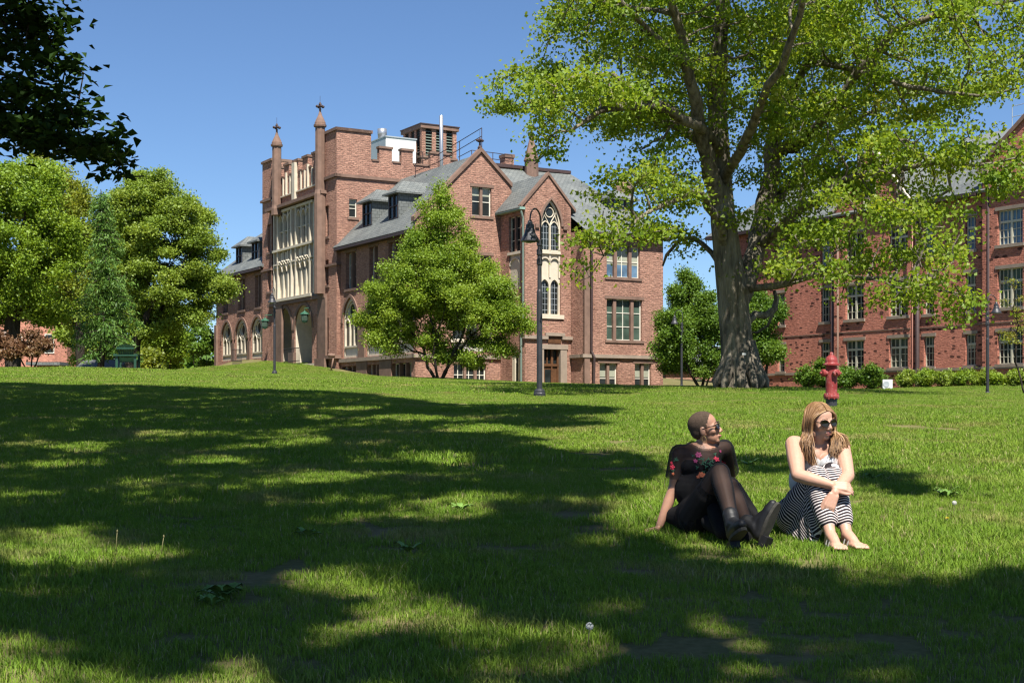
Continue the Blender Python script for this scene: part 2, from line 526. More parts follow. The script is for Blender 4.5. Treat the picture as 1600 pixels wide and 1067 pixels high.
# no grass inside the two halls (their front walls)
_d = np.array([-0.5086, 0.861]); _g = np.array([0.861, 0.5086]); _c0 = np.array([-6.32, 90.0])
rel = P2 - _c0
la, lw = rel @ _d, rel @ np.array([-0.861, -0.5086])
ga, gw = rel @ _g, rel @ np.array([0.5086, -0.861])
keep &= ~((lw < 0.8) & (gw < 5.3) & (la > -6))
relb = P2 - np.array([26.2, 88.0])
keep &= ~((relb @ np.array([-0.861, -0.5086]) < 0.9) & (P2[:, 0] > 15))
from mathutils import noise as mnoise
for i_, (x_, y_) in enumerate(P2):
    a_ = mnoise.noise((x_ * 1.1, y_ * 0.8, 3.1)) + 0.5 * mnoise.noise((x_ * 2.9, y_ * 2.3, 1.7))
    b_ = 0.5 + mnoise.noise((x_ * 0.4, y_ * 0.4, 8.0))
    if a_ > (0.44 if y_ < 12 else 0.55):               # worn spots: thin, short turf
        scl[i_] *= 0.62
        if RNG.random() < 0.22: keep[i_] = False
    else:
        scl[i_] *= 0.72 + 0.5 * b_ + (0.35 if RNG.random() < 0.07 else 0)
P2 = P2[keep]; rot = np.array(rot)[keep]; scl = np.array(scl)[keep]; idx = np.array(idx)[keep]
Z2 = ground_z(P2[:, 0], P2[:, 1])
e = 0.4
nx2 = -(ground_z(P2[:, 0] + e, P2[:, 1]) - Z2) / e; ny2 = -(ground_z(P2[:, 0], P2[:, 1] + e) - Z2) / e
gm = bpy.data.meshes.new('grass')
gm.vertices.add(len(P2)); gm.vertices.foreach_set('co', np.stack([P2[:, 0], P2[:, 1], Z2], 1).astype(np.float32).ravel())
eul = np.zeros((len(P2), 3), np.float32)
for i in range(len(P2)):
    q = Vector((nx2[i], ny2[i], 1)).to_track_quat('Z', 'Y').to_matrix() @ Matrix.Rotation(rot[i], 3, 'Z')
    eul[i] = q.to_euler()
a_ = gm.attributes.new('rot', 'FLOAT_VECTOR', 'POINT'); a_.data.foreach_set('vector', eul.ravel())
a_ = gm.attributes.new('scl', 'FLOAT', 'POINT'); a_.data.foreach_set('value', scl.astype(np.float32))
a_ = gm.attributes.new('pick', 'INT', 'POINT'); a_.data.foreach_set('value', idx.astype(np.int32))
grass = bpy.data.objects.new('grass', gm); COL.objects.link(grass); grass['kind'] = 'stuff'
tag(grass, 'mown green lawn grass covering the slope in front of the hall', 'grass')
gm.materials.append(M['grass'])
ng = bpy.data.node_groups.new('scatter_grass', 'GeometryNodeTree')
ng.interface.new_socket('Geometry', in_out='INPUT', socket_type='NodeSocketGeometry')
ng.interface.new_socket('Geometry', in_out='OUTPUT', socket_type='NodeSocketGeometry')
gi = ng.nodes.new('NodeGroupInput'); go = ng.nodes.new('NodeGroupOutput')
iop = ng.nodes.new('GeometryNodeInstanceOnPoints'); jn = ng.nodes.new('GeometryNodeJoinGeometry')
for p in reversed(patches):
    oi = ng.nodes.new('GeometryNodeObjectInfo'); oi.inputs['Object'].default_value = p; oi.inputs['As Instance'].default_value = True
    ng.links.new(oi.outputs['Geometry'], jn.inputs[0])
def named(nm, typ):
    x = ng.nodes.new('GeometryNodeInputNamedAttribute'); x.data_type = typ; x.inputs['Name'].default_value = nm
    return x.outputs['Attribute']
ng.links.new(gi.outputs[0], iop.inputs['Points']); ng.links.new(jn.outputs[0], iop.inputs['Instance'])
iop.inputs['Pick Instance'].default_value = True
ng.links.new(named('pick', 'INT'), iop.inputs['Instance Index'])
ng.links.new(named('rot', 'FLOAT_VECTOR'), iop.inputs['Rotation'])
ng.links.new(named('scl', 'FLOAT'), iop.inputs['Scale'])
ng.links.new(iop.outputs[0], go.inputs[0])
mod = grass.modifiers.new('scatter', 'NODES'); mod.node_group = ng
# ------------------------------------------------------------------ facade frames
class Fr:
    """a vertical wall plane: origin, horizontal tangent, outward normal (metres)"""
    def __init__(self, o, t, n):
        self.o, self.t, self.n = Vector((o[0], o[1])), Vector(t).normalized(), Vector(n).normalized()
    def p(self, u, z, w=0.0):
        q = self.o + self.t * u + self.n * w
        return Vector((q.x, q.y, z))
    def u(self, px, w=0.0):
        b = self.o + self.n * w; r = (px - CX) / F
        return (r * b.y - b.x) / (self.t.x - r * self.t.y)
    def z(self, py, u, w=0.0):
        return (HY - py) / F * self.p(u, 0, w).y
    def rect(self, x0, x1, y0, y1, w=0.0):
        a, b = sorted((self.u(x0, w), self.u(x1, w))); m = (a + b) / 2
        return a, b, self.z(y1, m, w), self.z(y0, m, w)
    def moved(self, w):
        return Fr(self.o + self.n * w, self.t, self.n)
    def box(self, mb, u0, u1, z0, z1, w0, w1):
        p = self.p
        mb.hexa([p(u0, z0, w1), p(u1, z0, w1), p(u1, z0, w0), p(u0, z0, w0), p(u0, z1, w1), p(u1, z1, w1), p(u1, z1, w0), p(u0, z1, w0)])
    def sheet(self, mb, pts, w=0.0):
        mb.poly([self.p(u, z, w) for u, z in pts])
    def prism(self, mb, pts, w0, w1):
        n = len(pts)
        vs = [self.p(u, z, w0) for u, z in pts] + [self.p(u, z, w1) for u, z in pts]
        tri = geometry.tessellate_polygon([[Vector((u, z, 0)) for u, z in pts]])
        fs = [tuple(t) for t in tri] + [tuple(i + n for i in t) for t in tri]
        fs += [(i, (i + 1) % n, (i + 1) % n + n, i + n) for i in range(n)]
        mb.add(vs, fs)
    def wall(self, mb, outline, holes=(), w=0.0, reveal=0.3):
        loops = [[Vector((u, z, 0)) for u, z in outline]] + [[Vector((u, z, 0)) for u, z in h] for h in holes]
        flat = [v for l in loops for v in l]
        tri = geometry.tessellate_polygon(loops)
        vs = [self.p(v.x, v.y, w) for v in flat]
        fs = []
        for a, b, c in tri:
            fs.append((a, b, c))
        mb.add(vs, fs)
        for h in holes:
            for i in range(len(h)):
                (u0, z0), (u1, z1) = h[i], h[(i + 1) % len(h)]
                mb.quad(self.p(u0, z0, w), self.p(u1, z1, w), self.p(u1, z1, w - reveal), self.p(u0, z0, w - reveal))

def R4(u0, u1, z0, z1):
    return [(u0, z0), (u1, z0), (u1, z1), (u0, z1)]
def arch_pts(u0, u1, z0, zs, za, n=7, close=True):
    c, hw, Rz = (u0 + u1) / 2, (u1 - u0) / 2, za - zs
    out = [(u0, z0), (u1, z0)] if close else []
    if Rz >= hw * 0.99:
        r = (hw * hw + Rz * Rz) / (2 * hw); A = math.asin(min(1, Rz / r))
        rt = [(c + hw - r + r * math.cos(A * k / n), zs + r * math.sin(A * k / n)) for k in range(n + 1)]
    else:
        rt = [(c + hw * math.cos(math.pi / 2 * k / n), zs + Rz * math.sin(math.pi / 2 * k / n)) for k in range(n + 1)]
    lf = [(2 * c - u, z) for u, z in reversed(rt[:-1])]
    return out + rt + lf
def arch_ring(fr, mb, u0, u1, zs, za, th, w0, w1, n=7):
    a = arch_pts(u0, u1, 0, zs, za, n, False)
    k = (za - zs + th) / (za - zs)
    b = arch_pts(u0 - th, u1 + th, 0, zs, zs + (za - zs) * k, n, False)
    for i in range(len(a) - 1):
        p = fr.p
        mb.hexa([p(*a[i], w1), p(*a[i + 1], w1), p(*a[i + 1], w0), p(*a[i], w0), p(*b[i], w1), p(*b[i + 1], w1), p(*b[i + 1], w0), p(*b[i], w0)])

WRND = random.Random(12)
def window(fr, parent, u0, u1, z0, z1, w=0.0, rec=0.24, nx=2, nz=2, frame='white_wood', pane='glass', mull=None, mullw=0.09, bar=0.05,
           sill='grey_stone', lintel=None, split=None, top=None, blind=0.0, fw=0.07, sill_out=0.07):
    """a recessed sash window: frame with bars, pane, sill, lintel; mull = stone mullion positions (fractions)"""
    if not blind and WRND.random() < 0.4: blind = 0.15 + 0.45 * WRND.random()
    f = MB()
    d0, d1 = w - rec - 0.05, w - rec + 0.03
    fr.box(f, u0, u0 + fw, z0, z1, d0, d1); fr.box(f, u1 - fw, u1, z0, z1, d0, d1)
    fr.box(f, u0 + fw, u1 - fw, z0, z0 + fw, d0, d1); fr.box(f, u0 + fw, u1 - fw, z1 - fw, z1, d0, d1)
    zt = z0 + (z1 - z0) * split if split else None
    for k in range(1, nx):
        u = u0 + (u1 - u0) * k / nx
        fr.box(f, u - bar / 2, u + bar / 2, z0 + fw, z1 - fw, d0 + 0.01, d1 - 0.012)
    zr = (z0, zt or z1)
    for k in range(1, nz):
        z = zr[0] + (zr[1] - zr[0]) * k / nz
        fr.box(f, u0 + fw, u1 - fw, z - bar / 2, z + bar / 2, d0 + 0.014, d1 - 0.02)
    if zt:
        fr.box(f, u0 + fw, u1 - fw, zt - 0.07, zt + 0.07, d0 + 0.005, d1 + 0.015)
    wo = f.build('window', M[frame], parent)
    g = MB(); fr.sheet(g, R4(u0, u1, z0, z1), w - rec - 0.03)
    g.build('pane', M[pane], wo)
    if blind:
        b = MB(); fr.sheet(b, R4(u0 + fw, u1 - fw, z1 - (z1 - z0) * blind, z1 - fw), w - rec - 0.026); b.build('blind', M['blind'], wo)
    if mull:
        m = MB()
        for k in mull:
            u = u0 + (u1 - u0) * k
            fr.box(m, u - mullw, u + mullw, z0 - 0.01, z1 + 0.01, w - rec - 0.06, w - 0.07)
        m.build('mullion', M['brownstone'], wo)
    if sill:
        s = MB(); fr.box(s, u0 - 0.14, u1 + 0.14, z0 - 0.17, z0 + 0.015, w - rec, w + sill_out); s.build('sill', M[sill], wo)
    if lintel:
        s = MB(); fr.box(s, u0 - 0.16, u1 + 0.16, z1 - 0.01, z1 + 0.2, w - rec, w + 0.035); s.build('lintel', M[lintel], wo)
    return wo

def arch_window(fr, parent, u0, u1, z0, zs, za, w=0.0, rec=0.35, lights=2, stone='cream_stone', zl=None, panel=None, leaded=True, ring=None):
    """a pointed traceried window set in an arched opening"""
    m = MB(); d0, d1 = w - rec, w - rec + 0.2
    hw = u1 - u0
    fw = min(0.16, hw * 0.065)
    # outer stone frame follows the arch
    a = arch_pts(u0, u1, z0, zs, za, 7); c = (u0 + u1) / 2
    inn = arch_pts(u0 + fw, u1 - fw, z0 + fw, zs, za - fw * 1.7, 7)
    p = fr.p
    for i in range(len(a)):
        j = (i + 1) % len(a)
        m.hexa([p(*a[i], d1), p(*a[j], d1), p(*a[j], d0), p(*a[i], d0), p(*inn[i], d1), p(*inn[j], d1), p(*inn[j], d0), p(*inn[i], d0)])
    zl = zl if zl is not None else zs
    b0 = z0
    if panel:
        fr.box(m, u0 + fw, u1 - fw, panel - 0.06, panel + 0.06, d0, d1 + 0.05); b0 = panel
    lw = (hw - 2 * fw) / lights
    for k in range(1, lights):
        u = u0 + fw + lw * k
        fr.box(m, u - fw * 0.5, u + fw * 0.5, b0, zl + 0.1, d0 + 0.01, d1)
    for k in range(lights):
        ua = u0 + fw + lw * k
        arch_ring(fr, m, ua + 0.03, ua + lw - 0.03, zl - lw * 0.25, zl + lw * 0.42, fw * 0.6, d0 + 0.02, d1 - 0.02, 4)
    # tracery in the head: circles and curving bars
    if za - zl > 0.5:
        zc = zl + (za - zl) * 0.52; rr = min(hw * 0.2, (za - zl) * 0.26)
        ring_pts = [p(c + rr * math.cos(q), zc + rr * math.sin(q), d0 + 0.1) for q in np.linspace(0, 2 * math.pi, 15)]
        m.tube(ring_pts, fw * 0.4, 6, False)
        for s in (-1, 1):
            m.tube([p(c + s * q[0] * hw, zl + q[1] * (za - zl), d0 + 0.1) for q in ((0.0, 0.02), (0.12, 0.22), (0.27, 0.42), (0.30, 0.62), (0.17, 0.82))], fw * 0.38, 6)
            m.tube([p(c + s * q[0] * hw, zl + q[1] * (za - zl), d0 + 0.1) for q in ((0.46, 0.05), (0.36, 0.2), (0.27, 0.42))], fw * 0.34, 6)
    wo = m.build('window', M[stone], parent)
    g = MB(); ap = arch_pts(u0, u1, z0, zs, za, 7)
    fr.wall(g, ap, (), w - rec + 0.07)
    g.build('pane', M['glass'], wo)
    if leaded:
        l = MB()
        for k in range(lights):
            for q in (1, 2):
                u = u0 + fw + lw * (k + q / 3)
                fr.box(l, u - 0.012, u + 0.012, b0, zl + lw * 0.3, w - rec + 0.072, w - rec + 0.09)
        z = b0 + 0.4
        while z < zl + 0.2:
            fr.box(l, u0 + fw, u1 - fw, z - 0.012, z + 0.012, w - rec + 0.072, w - rec + 0.088); z += 0.42
        l.build('glazing_bars', M['grey_metal'], wo)
    if panel:
        q = MB(); fr.box(q, u0 + fw, u1 - fw, z0 + fw, panel - 0.06, d0 + 0.02, d0 + 0.12); q.build('apron_panel', M['pale_panel'], wo)
    if ring:
        r = MB(); arch_ring(fr, r, u0, u1, zs, za, 0.22, w - rec, w + 0.07, 7); r.build('hood_mould', M[ring], wo)
    return wo

D2, G2v = (-0.5086, 0.861), (0.861, 0.5086)
NL, NG = (-0.861, -0.5086), (0.5086, -0.861)
C0 = (-6.32, 90.0)
L = Fr(C0, D2, NL)                    # the long side, running away to the left
G = Fr(C0, G2v, NG)                   # the gabled front, running away to the right

hall = thing('brick_hall', 'red brick Gothic hall with a square pinnacled tower, pointed arches and slate roofs', 'building', (-6.32, 90.0, 2.0))
def part(mb, name, mat, smooth=False, parent=None):
    return mb.build(name, M[mat] if isinstance(mat, str) else mat, parent or hall, smooth)

ZE, ZR, ZW = 11.7, 17.04, 3.38
TL = L.moved(0.3)
uK, uT = TL.u(526), TL.u(410)
uA, uB = TL.u(503.5), TL.u(425)
uEnd = L.u(338)

# ---- wing between tower and front gable
cw = [(uK + 0.15 - 1.9), 6.25, 2.15]
holes = []
wing_arch, wing_up, wing_base = [], [], []
for x0, x1 in ((531.5, 560), (571, 603), (609, 647)):
    a, b = sorted((L.u(x0), L.u(x1)))
    a, b = a + 0.1, min(b - 0.1, uK - 0.45)
    wing_arch.append((a, b)); holes.append(arch_pts(a, b, 3.55, 6.1, 7.9))
for x0, x1 in ((540, 556.5), (577, 590.5), (607, 624)):
    a, b = sorted((L.u(x0), L.u(x1)))
    wing_up.append((a, b)); holes.append(R4(a, b, 8.5, 11.15))
for x0, x1 in ((534, 557), (574, 593), (612, 643)):
    a, b = sorted((L.u(x0), L.u(x1)))
    wing_base.append((a, b)); holes.append(R4(a, b, 1.6, 2.95))
m = MB(); L.wall(m, R4(0, uK + 0.1, 0.3, ZE), holes, 0, 0.4); part(m, 'wall', 'brick')
for a, b in wing_arch: arch_window(L, hall, a, b, 3.55, 6.1, 7.9, 0, 0.3, 3, zl=6.0, panel=4.35, leaded=False, ring='brownstone')
for a, b in wing_up: window(L, hall, a, b, 8.5, 11.15, 0, 0.34, 2, 3, mull=[0.5], lintel='brownstone', sill='brownstone')
for a, b in wing_base: window(L, hall, a, b, 1.6, 2.95, 0, 0.34, 4, 1, mull=[0.33, 0.66], sill=None)
m = MB()
L.box(m, 0, uK - 0.02, ZW - 0.14, ZW + 0.12, -0.2, 0.16)
m.build('string_course', M['grey_stone'], hall)
for a, b in ((wing_base[0][0], wing_base[1][1]), (wing_base[1][0], wing_base[2][1])):
    m = MB(); L.box(m, b + 0.02, a - 0.02, 0.5, 3.2, -0.2, 0.05); part(m, 'pier', 'brownstone')
for a, b in ((wing_arch[1][1], wing_arch[0][0]), (wing_arch[2][1], wing_arch[1][0])):
    m = MB(); L.box(m, a + 0.12, b - 0.12, 3.5, 5.9, -0.2, 0.07); part(m, 'pier', 'brownstone')

# ---- left wing beyond the tower
holes, aw, uw = [], [], []
for x0, x1, ya in ((345.5, 363.5, 503), (367, 388, 498), (391.5, 413, 492)):
    a, b = sorted((L.u(x0), L.u(x1)))
    b -= 0.15; a += 0.15
    aw.append((a, b)); holes.append(arch_pts(a, b, 4.1, 5.9, 7.55))
for x0, x1 in ((348, 356), (372.5, 382.5), (398.5, 407.5)):
    a, b = sorted((L.u(x0), L.u(x1)))
    uw.append((a, b)); holes.append(R4(a, b, 8.35, 11.05))
m = MB(); L.wall(m, R4(uT - 0.1, uEnd, 1.0, ZE), holes, 0, 0.5)
L.box(m, uEnd - 0.02, uEnd + 0.02, 1.0, ZE, -9, 0)
part(m, 'wall', 'brick')
for a, b in aw: arch_window(L, hall, a, b, 4.1, 5.9, 7.55, 0, 0.3, 3, zl=5.7, panel=4.6, leaded=False, ring='brownstone')
for a, b in uw: window(L, hall, a, b, 8.35, 11.05, 0, 0.34, 2, 3, mull=[0.5], lintel='brownstone', sill='brownstone')
for a, b in ((aw[0][0], aw[1][1]), (aw[1][0], aw[2][1])):
    m = MB(); L.box(m, b + 0.1, a - 0.1, 1.5, 5.6, -0.2, 0.12); part(m, 'pier', 'brownstone')
m = MB()
L.box(m, uEnd - 0.5, uEnd + 0.03, 1.5, 7.4, -0.3, 0.2)
part(m, 'pier', 'brownstone')

# ---- roofs of both wings
def slope(fr, mb, u0, u1, w0, z0, w1, z1, th=0.16, cut0=0.0, cut1=0.0):
    """a roof slope as a thin slab between two heights; cut = how far the upper edge is drawn in"""
    a, b, c, d = fr.p(u0, z0, w0), fr.p(u1, z0, w0), fr.p(u1 - cut1, z1, w1), fr.p(u0 + cut0, z1, w1)
    n = (b - a).cross(d - a).normalized()
    if n.z < 0: n = -n
    mb.hexa([a - n * th, b - n * th, c - n * th, d - n * th, a, b, c, d])
m = MB()
slope(L, m, 0.05, uK + 0.3, 0.5, ZE - 0.08, -4.9, ZR)
slope(L, m, 0.05, uK + 0.3, -10.3, ZE - 0.08, -4.9, ZR)
part(m, 'roof', 'slate')
m = MB()
slope(L, m, uT - 0.3, uEnd + 0.4, 0.5, ZE - 0.08, -2.3, 14.1, cut1=2.6)
m.quad(L.p(uT - 0.3, 14.1, -2.3), L.p(uEnd - 2.2, 14.1, -2.3), L.p(uEnd - 2.2, 14.1, -9), L.p(uT - 0.3, 14.1, -9))
m.quad(L.p(uEnd + 0.4, ZE - 0.08, 0.5), L.p(uEnd - 2.2, 14.1, -2.3), L.p(uEnd - 2.2, 14.1, -9), L.p(uEnd + 0.4, ZE - 0.08, -11))
part(m, 'roof', 'slate')
m = MB()
L.box(m, 0, uK - 0.02, ZE - 0.34, ZE - 0.16, 0.02, 0.56)
part(m, 'gutter', 'dark_trim'); m = MB()
L.box(m, uT + 0.02, uEnd + 0.4, ZE - 0.34, ZE - 0.16, 0.02, 0.56)
part(m, 'gutter', 'dark_trim')

def dormer(fr, u0, u1, wf, z0, z1, zp, back, nx=2):
    """a hipped slate dormer: cheeks, window, roof"""
    m = MB()
    c = (u0 + u1) / 2
    for s in (u0, u1):
        m.add([fr.p(s, z0 - 0.3, wf), fr.p(s, z1, wf), fr.p(s, z1, wf - back), fr.p(s, z0 - 0.3, wf - back * 0.4)], [(0, 1, 2, 3)])
    fr.wall(m, R4(u0, u1, z0 - 0.3, z1), [R4(u0 + 0.16, u1 - 0.16, z0, z1 - 0.1)], wf, 0.1)
    d = part(m, 'dormer', 'slate')
    e = 0.32
    r = MB()
    A, B = fr.p(u0 - e, z1 - 0.05, wf + e), fr.p(u1 + e, z1 - 0.05, wf + e)
    P, Q = fr.p(c, zp, wf - (u1 - u0) * 0.45), fr.p(c, zp, wf - back - 1.2)
    C_, D_ = fr.p(u1 + e, z1 - 0.05, wf - back - 0.3), fr.p(u0 - e, z1 - 0.05, wf - back - 0.3)
    r.add([A, B, P, Q, C_, D_], [(0, 1, 2), (1, 4, 3, 2), (0, 2, 3, 5)])
    dn = Vector((0, 0, -0.12))
    r.add([A, B, C_, D_, A + dn, B + dn, C_ + dn, D_ + dn], [(0, 1, 5, 4), (1, 2, 6, 5), (3, 0, 4, 7), (4, 5, 6, 7)])
    r.build('dormer_roof', M['slate'], d)
    f = MB()
    a, b, za, zb = u0 + 0.16, u1 - 0.16, z0, z1 - 0.1
    for k in range(nx + 1):
        u = a + (b - a) * k / nx
        fr.box(f, u - 0.05, u + 0.05, za, zb, wf - 0.1, wf + 0.02)
    for z in (za, (za + zb) / 2, zb):
        fr.box(f, a, b, z - 0.04, z + 0.04, wf - 0.09, wf + 0.01)
    f.build('frame', M['dark_trim'], d)
    g = MB(); fr.sheet(g, R4(a, b, za, zb), wf - 0.07); g.build('pane', M['glass_blue' if nx == 3 else 'glass'], d)
def roofw(z): return 0.5 - (z - (ZE - 0.08)) / (ZR - ZE + 0.08) * 5.4
for x0, x1 in ((569, 584.5), (609.5, 626)):
    a, b = sorted((L.u(x0, -0.9), L.u(x1, -0.9)))
    dormer(L, a, b, -0.75, 12.95, 14.75, 15.6, 2.5)
for x0, x1 in ((368.5, 379), (393, 405)):
    a, b = sorted((L.u(x0, -0.7), L.u(x1, -0.7)))
    dormer(L, a, b, -0.7, 12.5, 14.25, 15.1, 2.2)

# ---- tower
T1a, T1b = TL.u(513.5), TL.u(508)
T2a, T2b = TL.u(423.5), TL.u(418)
slitR = [(T1a, T1b, 12.6, 14.9), (T1a, T1b, 9.0, 10.9), (T1a, T1b, 4.2, 6.6)]
slitL = [(T2a, T2b, 12.6, 14.9), (T2a, T2b, 9.4, 11.1)]
m = MB()
TL.wall(m, R4(uK, uA, 1.0, 20.2), [R4(*s) for s in slitR], 0, 0.35)
TL.wall(m, R4(uB, uT, 1.0, 20.0), [R4(*s) for s in slitL], 0, 0.35)
# sides of the two tall corner blocks above the parapet
TL.box(m, uA - 0.02, uA + 0.02, 16.0, 20.2, -2.75, -0.01)
TL.box(m, uB - 0.02, uB + 0.02, 16.0, 20.0, -2.75, -0.01)
TL.sheet(m, R4(uB, uT, 14, 20.0), -2.75); TL.sheet(m, R4(uK, uA, 17, 20.2), -2.75)
TL.box(m, uT - 0.01, uT + 0.02, 8, 20.0, -2.75, -0.01)
# porch bay
ar = []
for x0, x1 in ((436, 457), (461.5, 488.5)):
    a, b = sorted((TL.u(x0), TL.u(x1)))
    ar.append((a, b))
TL.wall(m, R4(uA, uB, 1.5, 8.35), [arch_pts(a, b, 1.8, 6.0, 7.85) for a, b in ar], 0.05, 0.08)
part(m, 'tower_wall', 'brick')
for s in slitR + slitL: window(TL, hall, *s, 0, 0.3, 1, 2, fw=0.05, sill='brownstone', lintel=None)
m = MB()
for a, b in ar:
    arch_ring(TL, m, a, b, 6.0, 7.85, 0.3, -0.02, 0.09)
TL.box(m, ar[1][1] + 0.05, ar[0][0] - 0.05, 1.5, 5.3, -0.02, 0.1)
TL.box(m, ar[1][1] - 0.2, ar[0][0] + 0.2, 1.5, 4.25, 0.0, 0.3)
part(m, 'arch_moulding', 'brownstone')
# porch interior: cream back wall, doors
m = MB()
TL.sheet(m, R4(uA, uB, 1.5, 8.3), -1.7)
for a, b in ar:
    o_ = arch_pts(a - 0.02, b + 0.02, 1.8, 6.0, 7.87)
    for i in range(len(o_)):
        (x0_, z0_), (x1_, z1_) = o_[i], o_[(i + 1) % len(o_)]
        m.quad(TL.p(x0_, z0_, -0.02), TL.p(x1_, z1_, -0.02), TL.p(x1_, z1_, -1.7), TL.p(x0_, z0_, -1.7))
TL.box(m, uA, uB, 2.6, 3.3, -1.69, 0.3)
part(m, 'porch', 'cream_stone')
for (a, b), q in zip(ar, (0.62, 0.55)):
    m = MB()
    c = a + (b - a) * (1 - q)
    TL.box(m, c - 0.7, c + 0.7, 3.3, 5.6, -1.69, -1.6)
    part(m, 'door', 'dark_wood')
m = MB()
for (a, b) in ar:
    c = a + (b - a) * 0.4
    TL.prism(m, arch_pts(c - 0.5, c + 0.5, 5.75, 6.5, 7.4, 5), -1.69, -1.63)
part(m, 'pane', 'glass')
# big traceried window of the tower
zb, zt = 8.45, 15.7
m = MB(); TL.sheet(m, R4(uA, uB, zb - 0.2, zt + 3), -0.32); part(m, 'tower_wall', 'brick')
def uzoom(xz): return TL.u(400 + xz / 6.67, 0)
m = MB(); g = MB()
cols = [uzoom(x) for x in (598, 567, 519, 468, 420, 373, 328, 281, 232, 184)]
for i, u in enumerate(cols):
    TL.box(m, u - 0.1, u + 0.1, zb, zt, -0.32, 0.1 if i in (1, 4, 5, 8) else 0.0)
TL.box(m, cols[0], cols[-1], 12.42, 12.6, -0.32, 0.17)
TL.box(m, cols[0] - 0.2, cols[-1] + 0.2, zb - 0.06, zb + 0.16, -0.32, 0.32)
TL.box(m, cols[0], cols[-1], zt - 0.2, zt, -0.3, 0.1)
for i in range(len(cols) - 1):
    a, b = cols[i] + 0.1, cols[i + 1] - 0.1
    if i in (1, 2, 3, 5, 6, 7):
        TL.sheet(g, R4(a, b, 12.6, zt), -0.27)
        arch_ring(TL, m, a, b, 14.7, 15.25, 0.07, -0.27, 0.03, 4)
        TL.box(m, a, b, 13.95, 14.03, -0.26, -0.1)
        # blank cream panels with arched heads below the transom
        TL.box(m, a, b, zb + 0.1, 10.6, -0.3, -0.17)
        TL.prism(m, [(a, 11.25), ((a + b) / 2, 11.75), (b, 11.25), ((a + b) / 2 + 0.08, 12.3), ((a + b) / 2 - 0.08, 12.3)], -0.3, -0.1)
        TL.box(m, (a + b) / 2 - 0.14, (a + b) / 2 + 0.14, 11.5, 12.3, -0.3, -0.06)
        arch_ring(TL, m, a, b, 10.75, 11.25, 0.07, -0.28, 0.08, 4)
        m.tube([TL.p(a, 11.3, 0.05), TL.p((a + b) / 2, 11.6, 0.1), TL.p(b, 11.3, 0.05)], 0.05, 5)
        m.tube([TL.p(a, 11.62, 0.05), TL.p((a + b) / 2, 11.3, 0.1), TL.p(b, 11.62, 0.05)], 0.05, 5)
    else:
        arch_ring(TL, m, a, b, 10.8, 11.2, 0.07, -0.28, 0.05, 4)
        TL.box(m, a, b, 11.35, 11.47, -0.3, 0.1)
w_ = part(m, 'window', 'cream_stone')
g.build('pane', M['glass'], w_)
# cornice and string courses
m = MB()
TL.box(m, uA - 0.9, uB + 0.5, 8.1, 8.38, -0.3, 0.24)
TL.box(m, uA - 0.85, uB + 0.35, 15.8, 16.05, -0.3, 0.47)
TL.box(m, uK - 0.14, uA, 16.8, 17.02, -0.3, 0.16); TL.box(m, uB, uT + 0.14, 16.8, 17.0, -0.3, 0.16)
TL.box(m, uK - 0.16, uA, 10.35, 10.52, -0.3, 0.12); TL.box(m, uB, uT + 0.1, 11.1, 11.28, -0.3, 0.12)
TL.box(m, uK - 0.16, uA - 0.2, 3.55, 3.8, -0.3, 0.3)
TL.box(m, uK - 0.1, uA - 0.05, 20.2, 20.42, -2.85, 0.1); TL.box(m, uB - 0.05, uT + 0.1, 20.0, 20.2, -2.85, 0.1)
part(m, 'string_course', 'brownstone')
# parapet with cream shafts and merlons
m = MB()
TL.wall(m, R4(uA, uB, 16.05, 18.2), (), 0.0)
span = uB - uA
mer = []
for k in range(5):
    c = uA + span * (0.13 + 0.185 * k)
    mer.append((c - 0.55, c + 0.55))
    TL.box(m, c - 0.55, c + 0.55, 18.2, 19.1, -0.4, 0.02)
TL.box(m, uA, uB, 17.2, 18.2, -0.4, -0.02)
part(m, 'parapet', 'brick')
m = MB()
n_ = 13
for k in range(n_ + 1):
    if k == 6 or k == 7: continue
    u = uA + 0.35 + (span - 0.7) * k / n_
    TL.box(m, u - 0.07, u + 0.07, 16.75, 18.15 if k % 3 else 18.5, -0.01, 0.16 if k % 3 == 0 else 0.1)
TL.box(m, uA + span / 2 - 0.3, uA + span / 2 + 0.3, 16.1, 19.0, -0.01, 0.26)
TL.box(m, uA + 0.2, uB - 0.2, 16.66, 16.76, -0.01, 0.14)
part(m, 'parapet_shafts', 'cream_stone')
m = MB()
for a, b in mer: TL.box(m, a - 0.06, b + 0.06, 19.1, 19.28, -0.46, 0.1)
for k in range(6):
    a = mer[k - 1][1] if k else uA; b = mer[k][0] if k < 5 else uB
    TL.box(m, a + 0.01, b - 0.01, 18.2, 18.34, -0.42, 0.08)
part(m, 'coping', 'brownstone')
